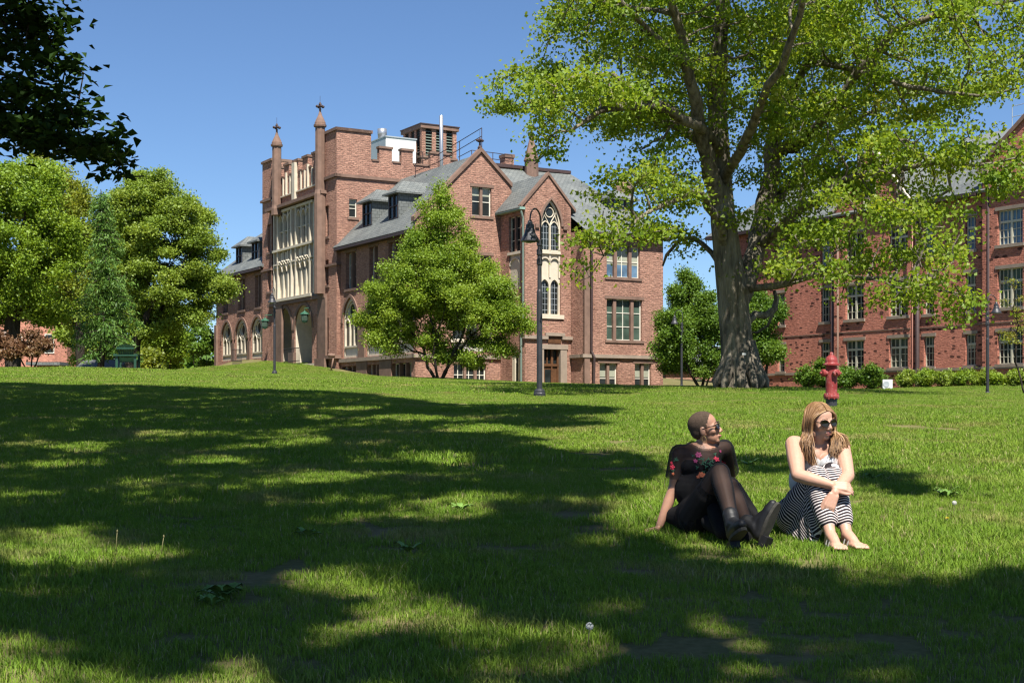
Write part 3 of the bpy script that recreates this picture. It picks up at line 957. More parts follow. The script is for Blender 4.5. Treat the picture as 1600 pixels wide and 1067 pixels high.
# octagonal pinnacle turrets with fleurons, standing on piers
for px in (498.6, 431.0):
    u = TL.u(px, 0.4)
    c = TL.p(u, 0, 0.32)
    m = MB()
    m.lathe(c, [(0.44, 8.4 if px > 450 else 15.3), (0.44, 15.8), (0.37, 16.1), (0.37, 20.7), (0.36, 20.76)], 8, phase=math.pi / 8)
    tur = part(m, 'turret', 'brownstone')
    m = MB()
    m.lathe(c, [(0.36, 20.75), (0.47, 20.79), (0.49, 20.93), (0.42, 20.96), (0.41, 21.1), (0.30, 21.35), (0.15, 21.65), (0.08, 21.9), (0.07, 22.1)], 12)
    m.build('turret_cap', M['brownstone'], tur)
    m = MB()
    m.lathe(c, [(0.03, 22.05), (0.11, 22.1), (0.05, 22.16), (0.05, 22.36), (0.12, 22.44), (0.08, 22.56), (0.01, 22.65)], 8)
    for q in range(4):
        d = Vector((math.cos(q * math.pi / 2 + 0.5), math.sin(q * math.pi / 2 + 0.5), 0)) * 0.22
        m.ellipsoid(c + d + Vector((0, 0, 22.3)), (0.13, 0.13, 0.11), 8, 6)
    m.tube([c + Vector((0, 0, 22.6)), c + Vector((0, 0, 23.1))], 0.012, 4)
    m.build('fleuron', M['dark_trim'], tur)
    m = MB()
    TL.box(m, u - 0.75, u + 0.75, 1.2, 8.1, 0.051, 0.22)
    TL.box(m, u - 0.95, u + 0.95, 1.2, 3.6, 0.2, 0.4)
    m.build('buttress', M['brownstone'], tur)

TG = Fr((TL.p(uK, 0).x, TL.p(uK, 0).y), G2v, NG)
hw_ = TG.rect(545.5, 558, 311, 340)
m = MB()
TG.wall(m, R4(0, 2.75, 0.5, 20.2), [R4(*hw_)], 0, 0.3)
TG.sheet(m, R4(2.75, 11, 8, 18.2), 0)
TG.box(m, 2.74, 2.76, 17.5, 20.2, -2.2, -0.01)
e1 = [TG.u(x) for x in (593, 612.5, 627.5, 645)]
for a, b in ((e1[0], e1[1]), (e1[2], e1[3]), (e1[3] + 1.5, e1[3] + 3.2)):
    TG.box(m, a, b, 18.2, 19.2, -0.4, 0.0)
TG.box(m, 2.75, 11, 16, 18.19, -0.4, -0.01)
part(m, 'tower_wall', 'brick')
window(TG, hall, *hw_, 0, 0.2, 1, 2, sill='brownstone')
m = MB()
TG.box(m, -0.14, 11, 16.8, 17.02, -0.3, 0.14)
TG.box(m, -0.09, 2.8, 20.201, 20.42, -2.2, 0.1)
for a, b in ((e1[0], e1[1]), (e1[2], e1[3]), (e1[3] + 1.5, e1[3] + 3.2)):
    TG.box(m, a - 0.06, b + 0.06, 19.2, 19.36, -0.46, 0.08)
for a, b in ((2.76, e1[0]), (e1[1], e1[2]), (e1[3], e1[3] + 1.5)):
    TG.box(m, a + 0.07, b - 0.07, 18.2, 18.33, -0.44, 0.07)
part(m, 'coping', 'brownstone')
m = MB()
m.poly([TL.p(uK, 17.9, 0), TL.p(uT, 17.9, 0), TL.p(uT, 17.9, -11), TL.p(uK, 17.9, -11)])
part(m, 'roof', 'copper')

# ---- front gable of the wing
GW = G.rect(737.5, 768, 292.5, 338)
up1 = G.rect(716, 768, 398, 452)
pan = G.rect(707, 770, 470, 549)
bas = G.rect(709, 760, 568, 597)
m = MB()
G.wall(m, [(0, 0.3), (7.3, 0.3), (7.3, ZR - 2.1), (4.89, ZR + 0.1), (0, 12.3)], [R4(*GW), R4(*up1), R4(*pan), R4(bas[0], bas[1], 1.4, bas[3])], 0, 0.3)
part(m, 'gable_wall', 'brick')
window(G, hall, *GW, 0, 0.22, 2, 2, mull=[0.5], sill='brownstone', lintel='brownstone', blind=0.3)
window(G, hall, *up1, 0, 0.22, 3, 2, mull=[0.33, 0.67], sill='brownstone', lintel='brownstone')
window(G, hall, pan[0], pan[1], pan[2] + 0.75, pan[3], 0, 0.22, 3, 2, mull=[0.33, 0.67], sill='cream_stone', lintel='brownstone')
m = MB(); G.box(m, pan[0], pan[1], pan[2], pan[2] + 0.57, -0.25, -0.12); part(m, 'apron_panel', 'pale_panel')
window(G, hall, bas[0], bas[1], 1.4, bas[3], 0, 0.24, 6, 2, mull=[0.36, 0.68], sill=None, lintel='brownstone')
m = MB()
G.box(m, -0.16, 6.4, ZW - 0.14, ZW + 0.12, -0.2, 0.16)
part(m, 'string_course', 'grey_stone')
def coping(fr, pts, w0, w1, th=0.22, name='coping', mat='brownstone'):
    m = MB()
    for (a, za), (b, zb_) in zip(pts, pts[1:]):
        p = fr.p
        m.hexa([p(a, za, w1), p(b, zb_, w1), p(b, zb_, w0), p(a, za, w0), p(a, za + th * 1.35, w1), p(b, zb_ + th * 1.35, w1), p(b, zb_ + th * 1.35, w0), p(a, za + th * 1.35, w0)])
    return part(m, name, mat)
coping(G, [(-0.15, 12.17), (4.89, ZR + 0.1), (7.3, ZR - 2.1)], -0.35, 0.14)
def finial(c, h=0.9, s=1.0, parent=None):
    m = MB(); c = Vector(c)
    m.lathe(c, [(0.14 * s, 0), (0.16 * s, 0.15 * h), (0.07 * s, 0.3 * h), (0.06 * s, 0.55 * h), (0.15 * s, 0.66 * h), (0.15 * s, 0.8 * h), (0.05 * s, 0.9 * h), (0.01, h)], 8)
    for q in range(4):
        d = Vector((math.cos(q * math.pi / 2 + 0.5), math.sin(q * math.pi / 2 + 0.5), 0)) * 0.2 * s
        m.ellipsoid(c + d + Vector((0, 0, 0.72 * h)), (0.1 * s, 0.1 * s, 0.09 * s), 8, 6)
    m.tube([c + Vector((0, 0, h * 0.98)), c + Vector((0, 0, h * 1.6))], 0.012, 4)
    return part(m, 'finial', 'dark_trim')
finial(G.p(4.89, ZR + 0.3, -0.1), 0.8)

# ---- stair bay with the tall traceried window
B2 = G.moved(3.2)
b0, b1 = B2.u(820), B2.u(892)
S2 = Fr((B2.p(b0, 0).x, B2.p(b0, 0).y), D2, NL)          # its shaded left side
zap = B2.z(274, (b0 + b1) / 2)
bc = (b0 + b1) / 2
big = B2.rect(845, 876.5, 312, 393)
low = B2.rect(846.5, 876.5, 434, 493)
ent = B2.rect(847, 883, 541, 600)
m = MB()
h2 = [arch_pts(big[0], big[1], low[2], big[3] - 1.75, big[3], 8), R4(ent[0], ent[1], 0.6, ent[3])]
B2.wall(m, [(b0, 0.3), (b1, 0.3), (b1, 13.4), (bc, zap), (b0, 13.4)], h2, 0, 0.4)
part(m, 'gable_wall', 'brick')
m = MB()
arch_ring(B2, m, big[0], big[1], big[3] - 1.75, big[3], 0.16, -0.2, 0.08, 8)
B2.box(m, big[0] - 0.45, big[0] - 0.16, big[3] - 1.95, big[3] - 1.7, -0.2, 0.12)
B2.box(m, big[1] + 0.16, big[1] + 0.45, big[3] - 1.95, big[3] - 1.7, -0.2, 0.12)
part(m, 'hood_mould', 'brownstone')
arch_window(B2, hall, big[0], big[1], big[2], big[3] - 1.75, big[3], 0, 0.3, 2, zl=big[3] - 1.75)
# cream panel between upper and lower lights, then the two round-headed lights
m = MB()
zm0, zm1 = low[3] + 0.02, big[2]
B2.box(m, big[0], big[1], zm0, zm1, -0.38, -0.22)
B2.box(m, big[0], big[1], zm1 - 0.16, zm1 + 0.02, -0.3, -0.02)
for s in (0, 1):
    a = big[0] + 0.1 + s * (big[1] - big[0] - 0.1) / 2; b = a + (big[1] - big[0] - 0.3) / 2
    arch_ring(B2, m, a, b, zm1 - 0.75, zm1 - 0.45, 0.09, -0.3, -0.1, 6)
for u in (big[0] + 0.05, (big[0] + big[1]) / 2, big[1] - 0.05):
    B2.box(m, u - 0.06, u + 0.06, zm0, zm1 - 0.16, -0.3, -0.1)
part(m, 'apron_panel', 'cream_stone')
m = MB()
lo = (big[0], big[1], low[2], low[3])
cA = (lo[0] + lo[1]) / 2
halves = [(lo[0] + 0.1, cA - 0.07), (cA + 0.07, lo[1] - 0.1)]
B2.wall(m, R4(lo[0], lo[1], lo[2], lo[3] + 0.03), [arch_pts(a, b, lo[2] + 0.1, lo[3] - 0.55, lo[3] - 0.1, 6) for a, b in halves], -0.16, 0.18)
B2.box(m, lo[0] - 0.2, lo[1] + 0.2, lo[2] - 0.22, lo[2] + 0.05, -0.35, 0.1)
wl = part(m, 'window', 'cream_stone')
m = MB(); B2.sheet(m, R4(*lo), -0.33); m.build('pane', M['glass'], wl)
m = MB()
for a, b in halves:
    for q in (1, 2): B2.box(m, a + (b - a) * q / 3 - 0.012, a + (b - a) * q / 3 + 0.012, lo[2], lo[3], -0.329, -0.31)
for q in range(1, 7): B2.box(m, lo[0], lo[1], lo[2] + 0.38 * q - 0.012, lo[2] + 0.38 * q + 0.012, -0.329, -0.312)
m.build('glazing_bars', M['grey_metal'], wl)
# string course stepping over the plaque
zs2 = B2.z(528, bc)
pq = B2.rect(856, 876, 523, 536)
m = MB()
for a, b, z in ((b0 - 0.1, pq[0] - 0.25, zs2), (pq[1] + 0.25, b1 + 0.1, zs2), (pq[0] - 0.25, pq[1] + 0.25, pq[3])):
    B2.box(m, a, b, z - 0.09, z + 0.12, -0.2, 0.18)
B2.box(m, pq[0] - 0.25, pq[0] - 0.05, zs2 - 0.09, pq[3] - 0.09, -0.2, 0.17); B2.box(m, pq[1] + 0.05, pq[1] + 0.25, zs2 - 0.09, pq[3] - 0.09, -0.2, 0.17)
part(m, 'string_course', 'grey_stone')
m = MB(); B2.box(m, pq[0], pq[1], pq[2], pq[3] - 0.1, -0.2, 0.05); part(m, 'plaque', 'dark_wood')
# entrance: stone surround, transom light, oak door
m = MB()
e0, e1_, ez = ent[0], ent[1], ent[3]
B2.box(m, e0 - 0.12, e0 + 0.12, 0.6, ez, -0.39, 0.05); B2.box(m, e1_ - 0.38, e1_ + 0.12, 0.6, ez, -0.39, 0.05); B2.box(m, e0 - 0.2, e1_ + 0.2, ez - 0.2, ez + 0.12, -0.39, 0.08)
dr = part(m, 'door_surround', 'grey_stone')
m = MB()
zt_ = B2.z(570, bc)
B2.box(m, e0 + 0.12, e1_ - 0.38, zt_ - 0.08, zt_ + 0.08, -0.38, -0.2)
for u in (e0 + 0.12, e0 + 0.85, e1_ - 0.48): B2.box(m, u, u + 0.1, 0.8, ez - 0.2, -0.38, -0.22)
B2.box(m, e0 + 0.22, e1_ - 0.48, 0.8, zt_, -0.37, -0.3)
for q in (0.33, 0.66): B2.box(m, e0 + 0.12 + (e1_ - e0 - 0.5) * q - 0.04, e0 + 0.12 + (e1_ - e0 - 0.5) * q + 0.04, zt_, ez - 0.2, -0.37, -0.25)
do = part(m, 'door', 'dark_wood')
m = MB(); B2.sheet(m, R4(e0, e1_, zt_, ez), -0.36); B2.sheet(m, R4(e0 + 0.4, e0 + 0.95, 0.9, zt_ - 0.3), -0.295)
m.build('pane', M['glass'], do)
# left side of the bay: tall window, cream panel, low arched window, downpipe
def srect(x0, x1, y0, y1): return S2.rect(x0, x1, y0, y1)
tw = srect(795.5, 812.5, 338, 394); cp_ = srect(796, 813, 396, 452); lw_ = srect(800, 812, 547, 600)
ud = 3.25
m = MB()
S2.wall(m, R4(0, ud, 0.3, 13.4), [R4(tw[0], tw[1], cp_[2], tw[3]), arch_pts(lw_[0], lw_[1], 1.2, lw_[3] - 0.35, lw_[3], 5)], 0, 0.25)
part(m, 'wall', 'brick')
window(S2, hall, *tw, 0, 0.2, 2, 3, mull=[0.5], sill='cream_stone', frame='cream_wood')
m = MB(); S2.box(m, tw[0], tw[1], cp_[2], tw[2] - 0.17, -0.24, -0.1); arch_ring(S2, m, tw[0] + 0.1, tw[1] - 0.1, tw[2] - 0.9, tw[2] - 0.45, 0.1, -0.1, 0.0, 5); part(m, 'apron_panel', 'cream_stone')
m = MB(); arch_ring(S2, m, lw_[0] + 0.12, lw_[1] - 0.12, lw_[3] - 0.45, lw_[3] - 0.12, 0.12, -0.2, -0.05, 5)
S2.box(m, lw_[0], lw_[0] + 0.22, 1.2, lw_[3] - 0.45, -0.2, -0.02); S2.box(m, lw_[1] - 0.35, lw_[1], 1.2, lw_[3] - 0.45, -0.2, -0.02)
wl = part(m, 'window', 'cream_stone')
m = MB(); S2.sheet(m, R4(lw_[0], lw_[1], 1.2, lw_[3]), -0.18); m.build('pane', M['glass'], wl)
# roof of the bay
m = MB()
for s in (-1, 1):
    ue = bc + s * ((b1 - b0) / 2 + 0.35); ze = 13.4 - 0.36 * (zap - 13.4) / ((b1 - b0) / 2)
    a, b_, c, d = B2.p(ue, ze, -0.02), B2.p(bc, zap, -0.02), B2.p(bc, zap, -6.5), B2.p(ue, ze, -6.5 if s > 0 else -3.3)
    n = (b_ - a).cross(d - a).normalized(); n = n if n.z > 0 else -n
    m.hexa([a, b_, c, d, a + n * 0.14, b_ + n * 0.14, c + n * 0.14, d + n * 0.14])
part(m, 'roof', 'slate')
coping(B2, [(b0 - 0.35, 13.05), (bc, zap), (b1 + 0.35, 13.05)], -0.3, 0.1, 0.16)
m = MB(); S2.box(m, -0.1, 3.2, 12.98, 13.14, 0.02, 0.42); part(m, 'gutter', 'copper')

# ---- right wing of the front
B3 = G.moved(4.7)
c0, c1 = B3.u(912), B3.u(1036)
S3w = Fr((B3.p(c0, 0).x, B3.p(c0, 0).y), D2, NL)
wa = B3.rect(948, 1000, 384, 434); wb = B3.rect(948, 1003.5, 467.5, 532)
bb = [B3.rect(937, 965, 567, 606), B3.rect(992, 1017.5, 567.5, 606)]
m = MB()
B3.wall(m, R4(c0, c1, 0.2, ZE), [R4(*wa), R4(*wb)] + [R4(b[0], b[1], 0.9, b[3]) for b in bb], 0, 0.3)
S3w.sheet(m, R4(0, 5.0, 0.2, ZE), 0)
B3.box(m, c1 - 0.02, c1, 0.2, ZE, -20, -0.01)
part(m, 'wall', 'brick')
window(B3, hall, *wa, 0, 0.24, 4, 2, mull=[0.28, 0.72], mullw=0.12, sill='brownstone', lintel='brownstone', pane='glass_blue')
window(B3, hall, *wb, 0, 0.24, 4, 3, mull=[0.24, 0.73], mullw=0.12, sill='brownstone', lintel='brownstone', blind=0.0, pane='glass_green')
for b in bb: window(B3, hall, b[0], b[1], 0.9, b[3], 0, 0.24, 2, 2, mull=[0.5], mullw=0.1, sill=None, lintel='brownstone', blind=0.45)
m = MB(); zz = B3.z(557, (c0 + c1) / 2)
B3.box(m, c0 - 0.16, c1 + 0.1, zz - 0.13, zz + 0.1, -0.2, 0.17); S3w.box(m, 0, 1.6, zz - 0.13, zz + 0.1, -0.2, 0.16)
part(m, 'string_course', 'grey_stone')
m = MB(); B3.box(m, c0, c0 + 0.42, 0.2, ZE - 2.2, -0.1, 0.12); part(m, 'pier', 'brownstone')
m = MB()
ux = B3.u(925, 0.2)
m.tube([B3.p(ux, ZE - 0.4, 0.2), B3.p(ux, zz + 0.3, 0.14), B3.p(ux + 0.12, zz - 0.1, 0.3), B3.p(ux + 0.12, 0.8, 0.22)], 0.085, 8)
part(m, 'downpipe', 'dark_trim')
m = MB()
uz = S2.u(817.5, 0.12)
m.tube([S2.p(uz, 12.9, 0.3), S2.p(uz, 12.4, 0.13), S2.p(uz, 4.9, 0.13), S2.p(uz + 0.25, 4.6, 0.13), S2.p(uz + 0.25, 1, 0.13)], 0.075, 8)
part(m, 'downpipe', 'louvre')
m = MB()
wr, zr3 = -4.5, 17.2
uc = G.u(890, wr)
A, Bq = G.p(c0 - 0.02, ZE - 0.1, 5.15), G.p(c1 + 0.45, ZE - 0.1, 5.15)
Rr, Rl = G.p(uc, zr3, wr), G.p(4.9, ZR, wr)
kz = lambda w: ZE - 0.1 + (5.15 - w) / (5.15 - wr) * (zr3 - ZE + 0.1)
P0_, P1_ = G.p(c0 - 0.02, kz(0), 0), G.p(7.0, kz(0), 0)
m.poly([A, Bq, Rr, Rl, P1_, P0_])
Ck = G.p(c1 + 0.45, ZE - 0.1, -14)
m.poly([Bq, Ck, Rr])
m.poly([Rr, Ck, G.p(4.9, ZE - 0.1, -14), Rl])
part(m, 'roof', 'slate')
m = MB()
G.box(m, 7.0, uc, zr3 - 0.05, zr3 + 0.18, wr - 0.2, wr + 0.2)
part(m, 'ridge_cap', 'dark_trim')
m = MB(); B3.box(m, c0 - 0.3, c1 + 0.45, ZE - 0.3, ZE - 0.12, 0.02, 0.5); part(m, 'gutter', 'dark_trim')
dw = 1.2
d0_, d1_ = G.u(955, dw), G.u(990, dw)
dormer(G, d0_, d1_, dw, G.z(342, d0_, dw), G.z(308, d0_, dw), G.z(292, d0_, dw), 4.0, 3)

# ---- roof furniture
Y = 108
def cupola():
    a = at(659, 285, Y); fr = Fr((a.x, a.y), G2v, NG); fl = Fr((a.x, a.y), D2, NL)
    z0, z1 = 14.5, (HY - 200) / F * Y
    wd, ld = 3.1, 3.3
    zl0 = (HY - 243) / F * Y
    m = MB()
    fr.box(m, 0, wd, z0, zl0 - 0.15, -ld, 0)
    for k in range(4):
        u = k * (wd - 0.34) / 3
        fr.box(m, u, u + 0.34, zl0, z1, -0.34, 0)
        q = k * (ld - 0.34) / 3
        if k: fl.box(m, q, q + 0.34, zl0, z1, -0.34, 0)
    c = part(m, 'roof_cupola', 'brick')
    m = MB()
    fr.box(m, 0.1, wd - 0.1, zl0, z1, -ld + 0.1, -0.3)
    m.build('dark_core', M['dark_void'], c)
    m = MB()
    n = 9
    for k in range(n):
        z = zl0 + 0.1 + (z1 - zl0 - 0.15) * k / n
        for f, ln in ((fr, wd), (fl, ld)):
            m.add([f.p(0.1, z, -0.06), f.p(ln - 0.1, z, -0.06), f.p(ln - 0.1, z + 0.16, -0.26), f.p(0.1, z + 0.16, -0.26)], [(0, 1, 2, 3)])
    m.build('louvres', M['louvre'], c)
    m = MB()
    fr.box(m, -0.15, wd + 0.15, z1, z1 + 0.28, -ld - 0.15, 0.15); fr.box(m, -0.08, wd + 0.08, zl0 - 0.15, zl0 - 0.001, -ld - 0.08, 0.08)
    m.build('cornice', M['brownstone'], c)
    m = MB(); fr.box(m, -0.2, wd + 0.2, z1 + 0.28, z1 + 0.36, -ld - 0.2, 0.2); m.build('cap', M['dark_trim'], c)
cupola()
a = at(603, 250, 106.5); fr = Fr((a.x, a.y), G2v, NG)
m = MB(); zt_ = (HY - 214) / F * 106.5
fr.box(m, 0, 2.6, 16.5, zt_, -3.5, 0)
pb = part(m, 'plant_box', 'white_metal')
m = MB(); fr.box(m, -0.06, 2.66, zt_, zt_ + 0.09, -3.55, 0.06); m.build('edge_trim', M['grey_metal'], pb)
m = MB(); Fr((a.x, a.y), D2, NL).box(m, 0.05, 3.4, 16.5, zt_ - 0.05, 0.005, 0.03); m.build('side_panel', M['grey_metal'], pb)
a = at(597, 0, 108.5)
m = MB(); m.lathe((a.x, a.y, 0), [(0.34, 17), (0.34, 21.4), (0.37, 21.45), (0.37, 21.9), (0.34, 21.9)], 14); part(m, 'vent_stack', 'steel', True)
a = at(689.5, 0, 100)
m = MB(); m.lathe((a.x, a.y, 0), [(0.135, 14.5), (0.135, (HY - 181) / F * 100), (0.1, (HY - 180.5) / F * 100)], 12); part(m, 'flue', 'steel', True)
m = MB()
rl = [L.p(9.2, 17.25, -4.6), L.p(6.2, 17.5, -4.9), L.p(3.0, 17.9, -4.9), L.p(0.4, 18.4, -5.2)]
for dz in (0.0, 0.55):
    m.tube([p + Vector((0, 0, dz - 0.1)) for p in rl], 0.028, 5)
for p in rl: m.tube([p + Vector((0, 0, -0.9)), p + Vector((0, 0, 0.45))], 0.03, 5)
rr = [at(716, 246, 99), at(737, 235, 98), at(770, 239, 99), at(800, 243, 101)]
for dz in (0.0, -0.45):
    m.tube([p + Vector((0, 0, dz)) for p in rr], 0.028, 5)
for p in rr[1:]: m.tube([p, p + Vector((0, 0, -2.0))], 0.03, 5)
lad = [at(650.5, 238, 104), at(660.5, 238, 104)]
for p in lad: m.tube([p, p + Vector((0, 0, -2.6))], 0.04, 5)
for k in range(6): m.tube([lad[0] + Vector((0, 0, -0.4 * k)), lad[1] + Vector((0, 0, -0.4 * k))], 0.025, 4)
part(m, 'roof_railing', 'dark_trim')
a = at(789.5, 252, 103); fr = Fr((a.x, a.y), G2v, NG)
m = MB(); fr.box(m, 0, 0.75, 14, 18.7, -0.8, 0); ch = part(m, 'chimney', 'brick')
m = MB(); fr.box(m, -0.06, 0.81, 18.7, 18.95, -0.86, 0.06); m.build('chimney_cap', M['brownstone'], ch)
a = at(830.5, 0, 99)
m = MB(); m.lathe((a.x, a.y, 0), [(0.5, 14), (0.5, 17.6), (0.58, 17.7), (0.5, 17.9), (0.22, 19.0), (0.1, 19.5)], 8); part(m, 'pinnacle', 'brownstone')
finial((a.x, a.y, 19.4), 0.95, 1.2)
a = at(973, 0, 103)
m = MB(); m.lathe((a.x, a.y, 0), [(0.7, 15), (0.7, 16.4), (0.02, 17.5)], 8); part(m, 'pinnacle', 'brownstone')

# ---- things by the porch: railing, lanterns, standpipe
def railing(pts, h, nb, name_label, loc):
    o = thing('hand_railing', name_label, 'railing', loc)
    m = MB()
    for a, b in zip(pts, pts[1:]):
        for dz in (h, 0.12): m.tube([a + Vector((0, 0, dz)), b + Vector((0, 0, dz))], 0.03, 6)
    m.build('rail', M['black_metal'], o)
    m = MB()
    for a, b in zip(pts, pts[1:]):
        for k in range(nb + 1):
            p = a.lerp(b, k / nb); m.tube([p + Vector((0, 0, -0.3)), p + Vector((0, 0, h))], 0.016, 5)
    m.build('baluster', M['black_metal'], o)
a_, b_ = ar[1]
zg = 3.4
q0, q1 = TL.p(ar[1][1] + 0.1, zg, 0.9), TL.p(ar[1][0] + 0.4, zg, 0.9)
railing([q0, q1], 1.1, 14, 'black metal railing across the nearer porch arch of the tower', q0)
q0, q1 = TL.p(uB + 1.0, 3.6, 2.2), TL.p(uT + 1.0, 3.7, 2.2)
railing([q0, q1], 1.05, 10, 'black metal railing in front of the last low arch left of the tower', q0)
for px, py, w, lab in ((476, 497, 0.5, 'green metal lantern hanging in the nearer porch arch'), (414, 507, 0.75, 'green metal lantern on a bracket left of the porch')):
    u = TL.u(px, w); c = TL.p(u, TL.z(py, u, w), w)
    o = thing('lantern', lab, 'lantern', c)
    m = MB(); m.lathe(c, [(0.05, 0.55), (0.08, 0.5), (0.34, 0.34), (0.36, 0.28), (0.28, 0.26), (0.22, -0.28), (0.16, -0.33), (0.04, -0.38)], 8)
    m.build('body', M['green_metal'], o)
    m = MB(); m.lathe(c, [(0.292, 0.2), (0.255, -0.2)], 8); m.build('glass', M['glass_green'], o)
    m = MB(); m.tube([c + Vector((0, 0, 0.5)), c + Vector((0, 0, 0.75)), TL.p(u, c.z + 0.8, 0.0)], 0.03, 6); m.build('bracket', M['green_metal'], o)
u = TL.u(519, 1.0); c = TL.p(u, 0, 1.0); c.z = gz(c.x, c.y)
tp = MB(); tp.tube([c + Vector((-0.1, 0, -0.1)), c + Vector((0.12, 0, 1.05))], 0.055, 8); tp.tube([c + Vector((-0.28, 0, 1.1)), c + Vector((0.2, 0, 1.08))], 0.14, 10)
tag(tp.build('standpipe', M['brownstone'], None, True), 'rusty brown standpipe leaning by the tower corner', 'standpipe')

# ------------------------------------------------------------------ the second hall, right
BF = Fr((26.2, 88.0), D2, NL)
hall2 = thing('brick_hall', 'deep red brick hall with slate roof and white paned windows behind the shrubs', 'building', (26.2, 88.0, 1.3))
def part2(mb, name, mat, smooth=False, parent=None):
    return mb.build(name, M[mat] if isinstance(mat, str) else mat, parent or hall2, smooth)
uL0, uR0 = BF.u(1150), BF.u(1700)
ug0, ug1 = BF.u(1427), BF.u(1305)          # cross gable
uh1 = BF.u(1541)                            # near gable starts (towards the viewer)
rows = [(2.55, 4.5), (5.9, 8.25), (9.65, 11.75)]
ZE2 = 13.3
GB = BF.moved(0.25); NB = BF.moved(0.35)
def cols_of(lst, fr): return [tuple(sorted((fr.u(a), fr.u(b)))) for a, b in lst]
plainc = cols_of([(1443.5, 1459.5), (1508.5, 1524.5), (1282.5, 1296.5), (1215, 1226)], BF)
gabc = cols_of([(1321, 1349.5), (1389, 1418.5)], GB)
nearc = cols_of([(1558.5, 1598), (1640, 1685)], NB)
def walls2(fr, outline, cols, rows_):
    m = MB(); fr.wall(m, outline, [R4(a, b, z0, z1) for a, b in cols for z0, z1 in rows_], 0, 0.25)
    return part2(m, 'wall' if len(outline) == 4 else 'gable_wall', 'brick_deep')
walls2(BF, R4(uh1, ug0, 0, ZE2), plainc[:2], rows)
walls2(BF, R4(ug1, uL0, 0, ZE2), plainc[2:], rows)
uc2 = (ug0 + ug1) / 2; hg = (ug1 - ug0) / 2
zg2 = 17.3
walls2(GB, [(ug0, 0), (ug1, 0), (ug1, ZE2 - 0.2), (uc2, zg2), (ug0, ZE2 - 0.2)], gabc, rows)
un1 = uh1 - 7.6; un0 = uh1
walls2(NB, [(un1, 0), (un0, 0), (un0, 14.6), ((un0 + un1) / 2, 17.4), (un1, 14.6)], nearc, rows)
rnd = random.Random(4)
for cset, fr, nxx in ((plainc, BF, 3), (gabc, GB, 4), (nearc, NB, 6)):
    for a, b in cset:
        for i, (z0, z1) in enumerate(rows):
            wo = window(fr, hall2, a, b, z0, z1, 0, 0.2, nxx, 3, frame='cream_wood', bar=0.035, split=0.68 if i < 2 else 0.66,
                   pane=('glass_blue' if (i == 2 and cset is not gabc) else rnd.choice(['glass', 'glass', 'glass_green'])), lintel='grey_stone', sill='grey_stone', sill_out=0.1)
            if nxx > 3:
                mm = MB(); fr.box(mm, (a + b) / 2 - 0.07, (a + b) / 2 + 0.07, z0 + 0.07, z1 - 0.07, -0.24, -0.15); mm.build('mullion', M['cream_wood'], wo)
            if i < 2:
                mm = MB(); fr.sheet(mm, R4(a + 0.07, b - 0.07, z0 + (z1 - z0) * 0.7, z1 - 0.07), -0.222); mm.build('blind', M['glass_green'], wo)
# small attic window in the cross gable
at_ = (uc2 - 0.55, uc2 + 0.55, 13.5, 15.0)
window(GB, hall2, *at_, 0.16, 0.1, 2, 3, frame='cream_wood', lintel='grey_stone', sill='grey_stone')
m = MB()
for fr, a, b in ((BF, uh1 + 0.01, ug0 - 0.01), (BF, ug1 + 0.01, uL0), (GB, ug0, ug1), (NB, un1, un0)):
    fr.box(m, a, b, 2.28, 2.46, -0.2, 0.08)
part2(m, 'water_table', 'grey_stone')
m = MB()
for fr, a, b in ((BF, uh1 + 0.01, ug0 - 0.01), (BF, ug1 + 0.01, uL0), (GB, ug0, ug1), (NB, un1, un0)):
    fr.box(m, a, b, 5.02, 5.10, -0.2, 0.03)
part2(m, 'string_course', 'brownstone')
m = MB()
p = BF.p
slope(BF, m, un1 - 6, uL0 + 3, 0.55, ZE2 - 0.2, -7.2, 17.7)
slope(BF, m, un1 - 6, uL0 + 3, -15, ZE2 - 0.2, -7.2, 17.7)
part2(m, 'roof', 'slate')
def cross_roof(fr, u0, u1, ze, zp, back):
    m = MB(); c = (u0 + u1) / 2
    for s, ue in ((-1, u0), (1, u1)):
        slope_pts = [fr.p(ue + s * 0.2, ze - 0.15, -0.05), fr.p(c, zp, -0.05), fr.p(c, zp, -back), fr.p(ue + s * 0.2, ze - 0.15, -back)]
        n = (slope_pts[1] - slope_pts[0]).cross(slope_pts[3] - slope_pts[0]).normalized(); n = n if n.z > 0 else -n
        m.hexa(slope_pts + [q + n * 0.15 for q in slope_pts])
    part2(m, 'roof', 'slate')
m = MB()
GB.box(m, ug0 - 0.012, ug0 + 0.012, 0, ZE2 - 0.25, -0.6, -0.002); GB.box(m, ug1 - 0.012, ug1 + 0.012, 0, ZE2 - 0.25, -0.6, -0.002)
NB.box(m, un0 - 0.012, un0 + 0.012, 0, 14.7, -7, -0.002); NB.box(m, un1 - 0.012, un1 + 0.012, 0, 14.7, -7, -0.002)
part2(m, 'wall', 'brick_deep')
cross_roof(GB, ug0, ug1, ZE2 - 0.1, zg2, 6)
cross_roof(NB, un1, un0, 14.6, 17.4, 7.5)
def coping2(fr, pts, mat='grey_stone'):
    m = MB(); p = fr.p; th = 0.3
    for (a, za), (b, zb_) in zip(pts, pts[1:]):
        m.hexa([p(a, za, 0.12), p(b, zb_, 0.12), p(b, zb_, -0.3), p(a, za, -0.3), p(a, za + th, 0.12), p(b, zb_ + th, 0.12), p(b, zb_ + th, -0.3), p(a, za + th, -0.3)])
    part2(m, 'coping', mat)
coping2(GB, [(ug0 - 0.1, ZE2 - 0.3), (uc2, zg2), (ug1 + 0.1, ZE2 - 0.3)], 'cream_stone')
coping2(NB, [(un0 + 0.15, 14.45), ((un0 + un1) / 2, 17.4), (un1 - 0.15, 14.45)], 'brownstone')
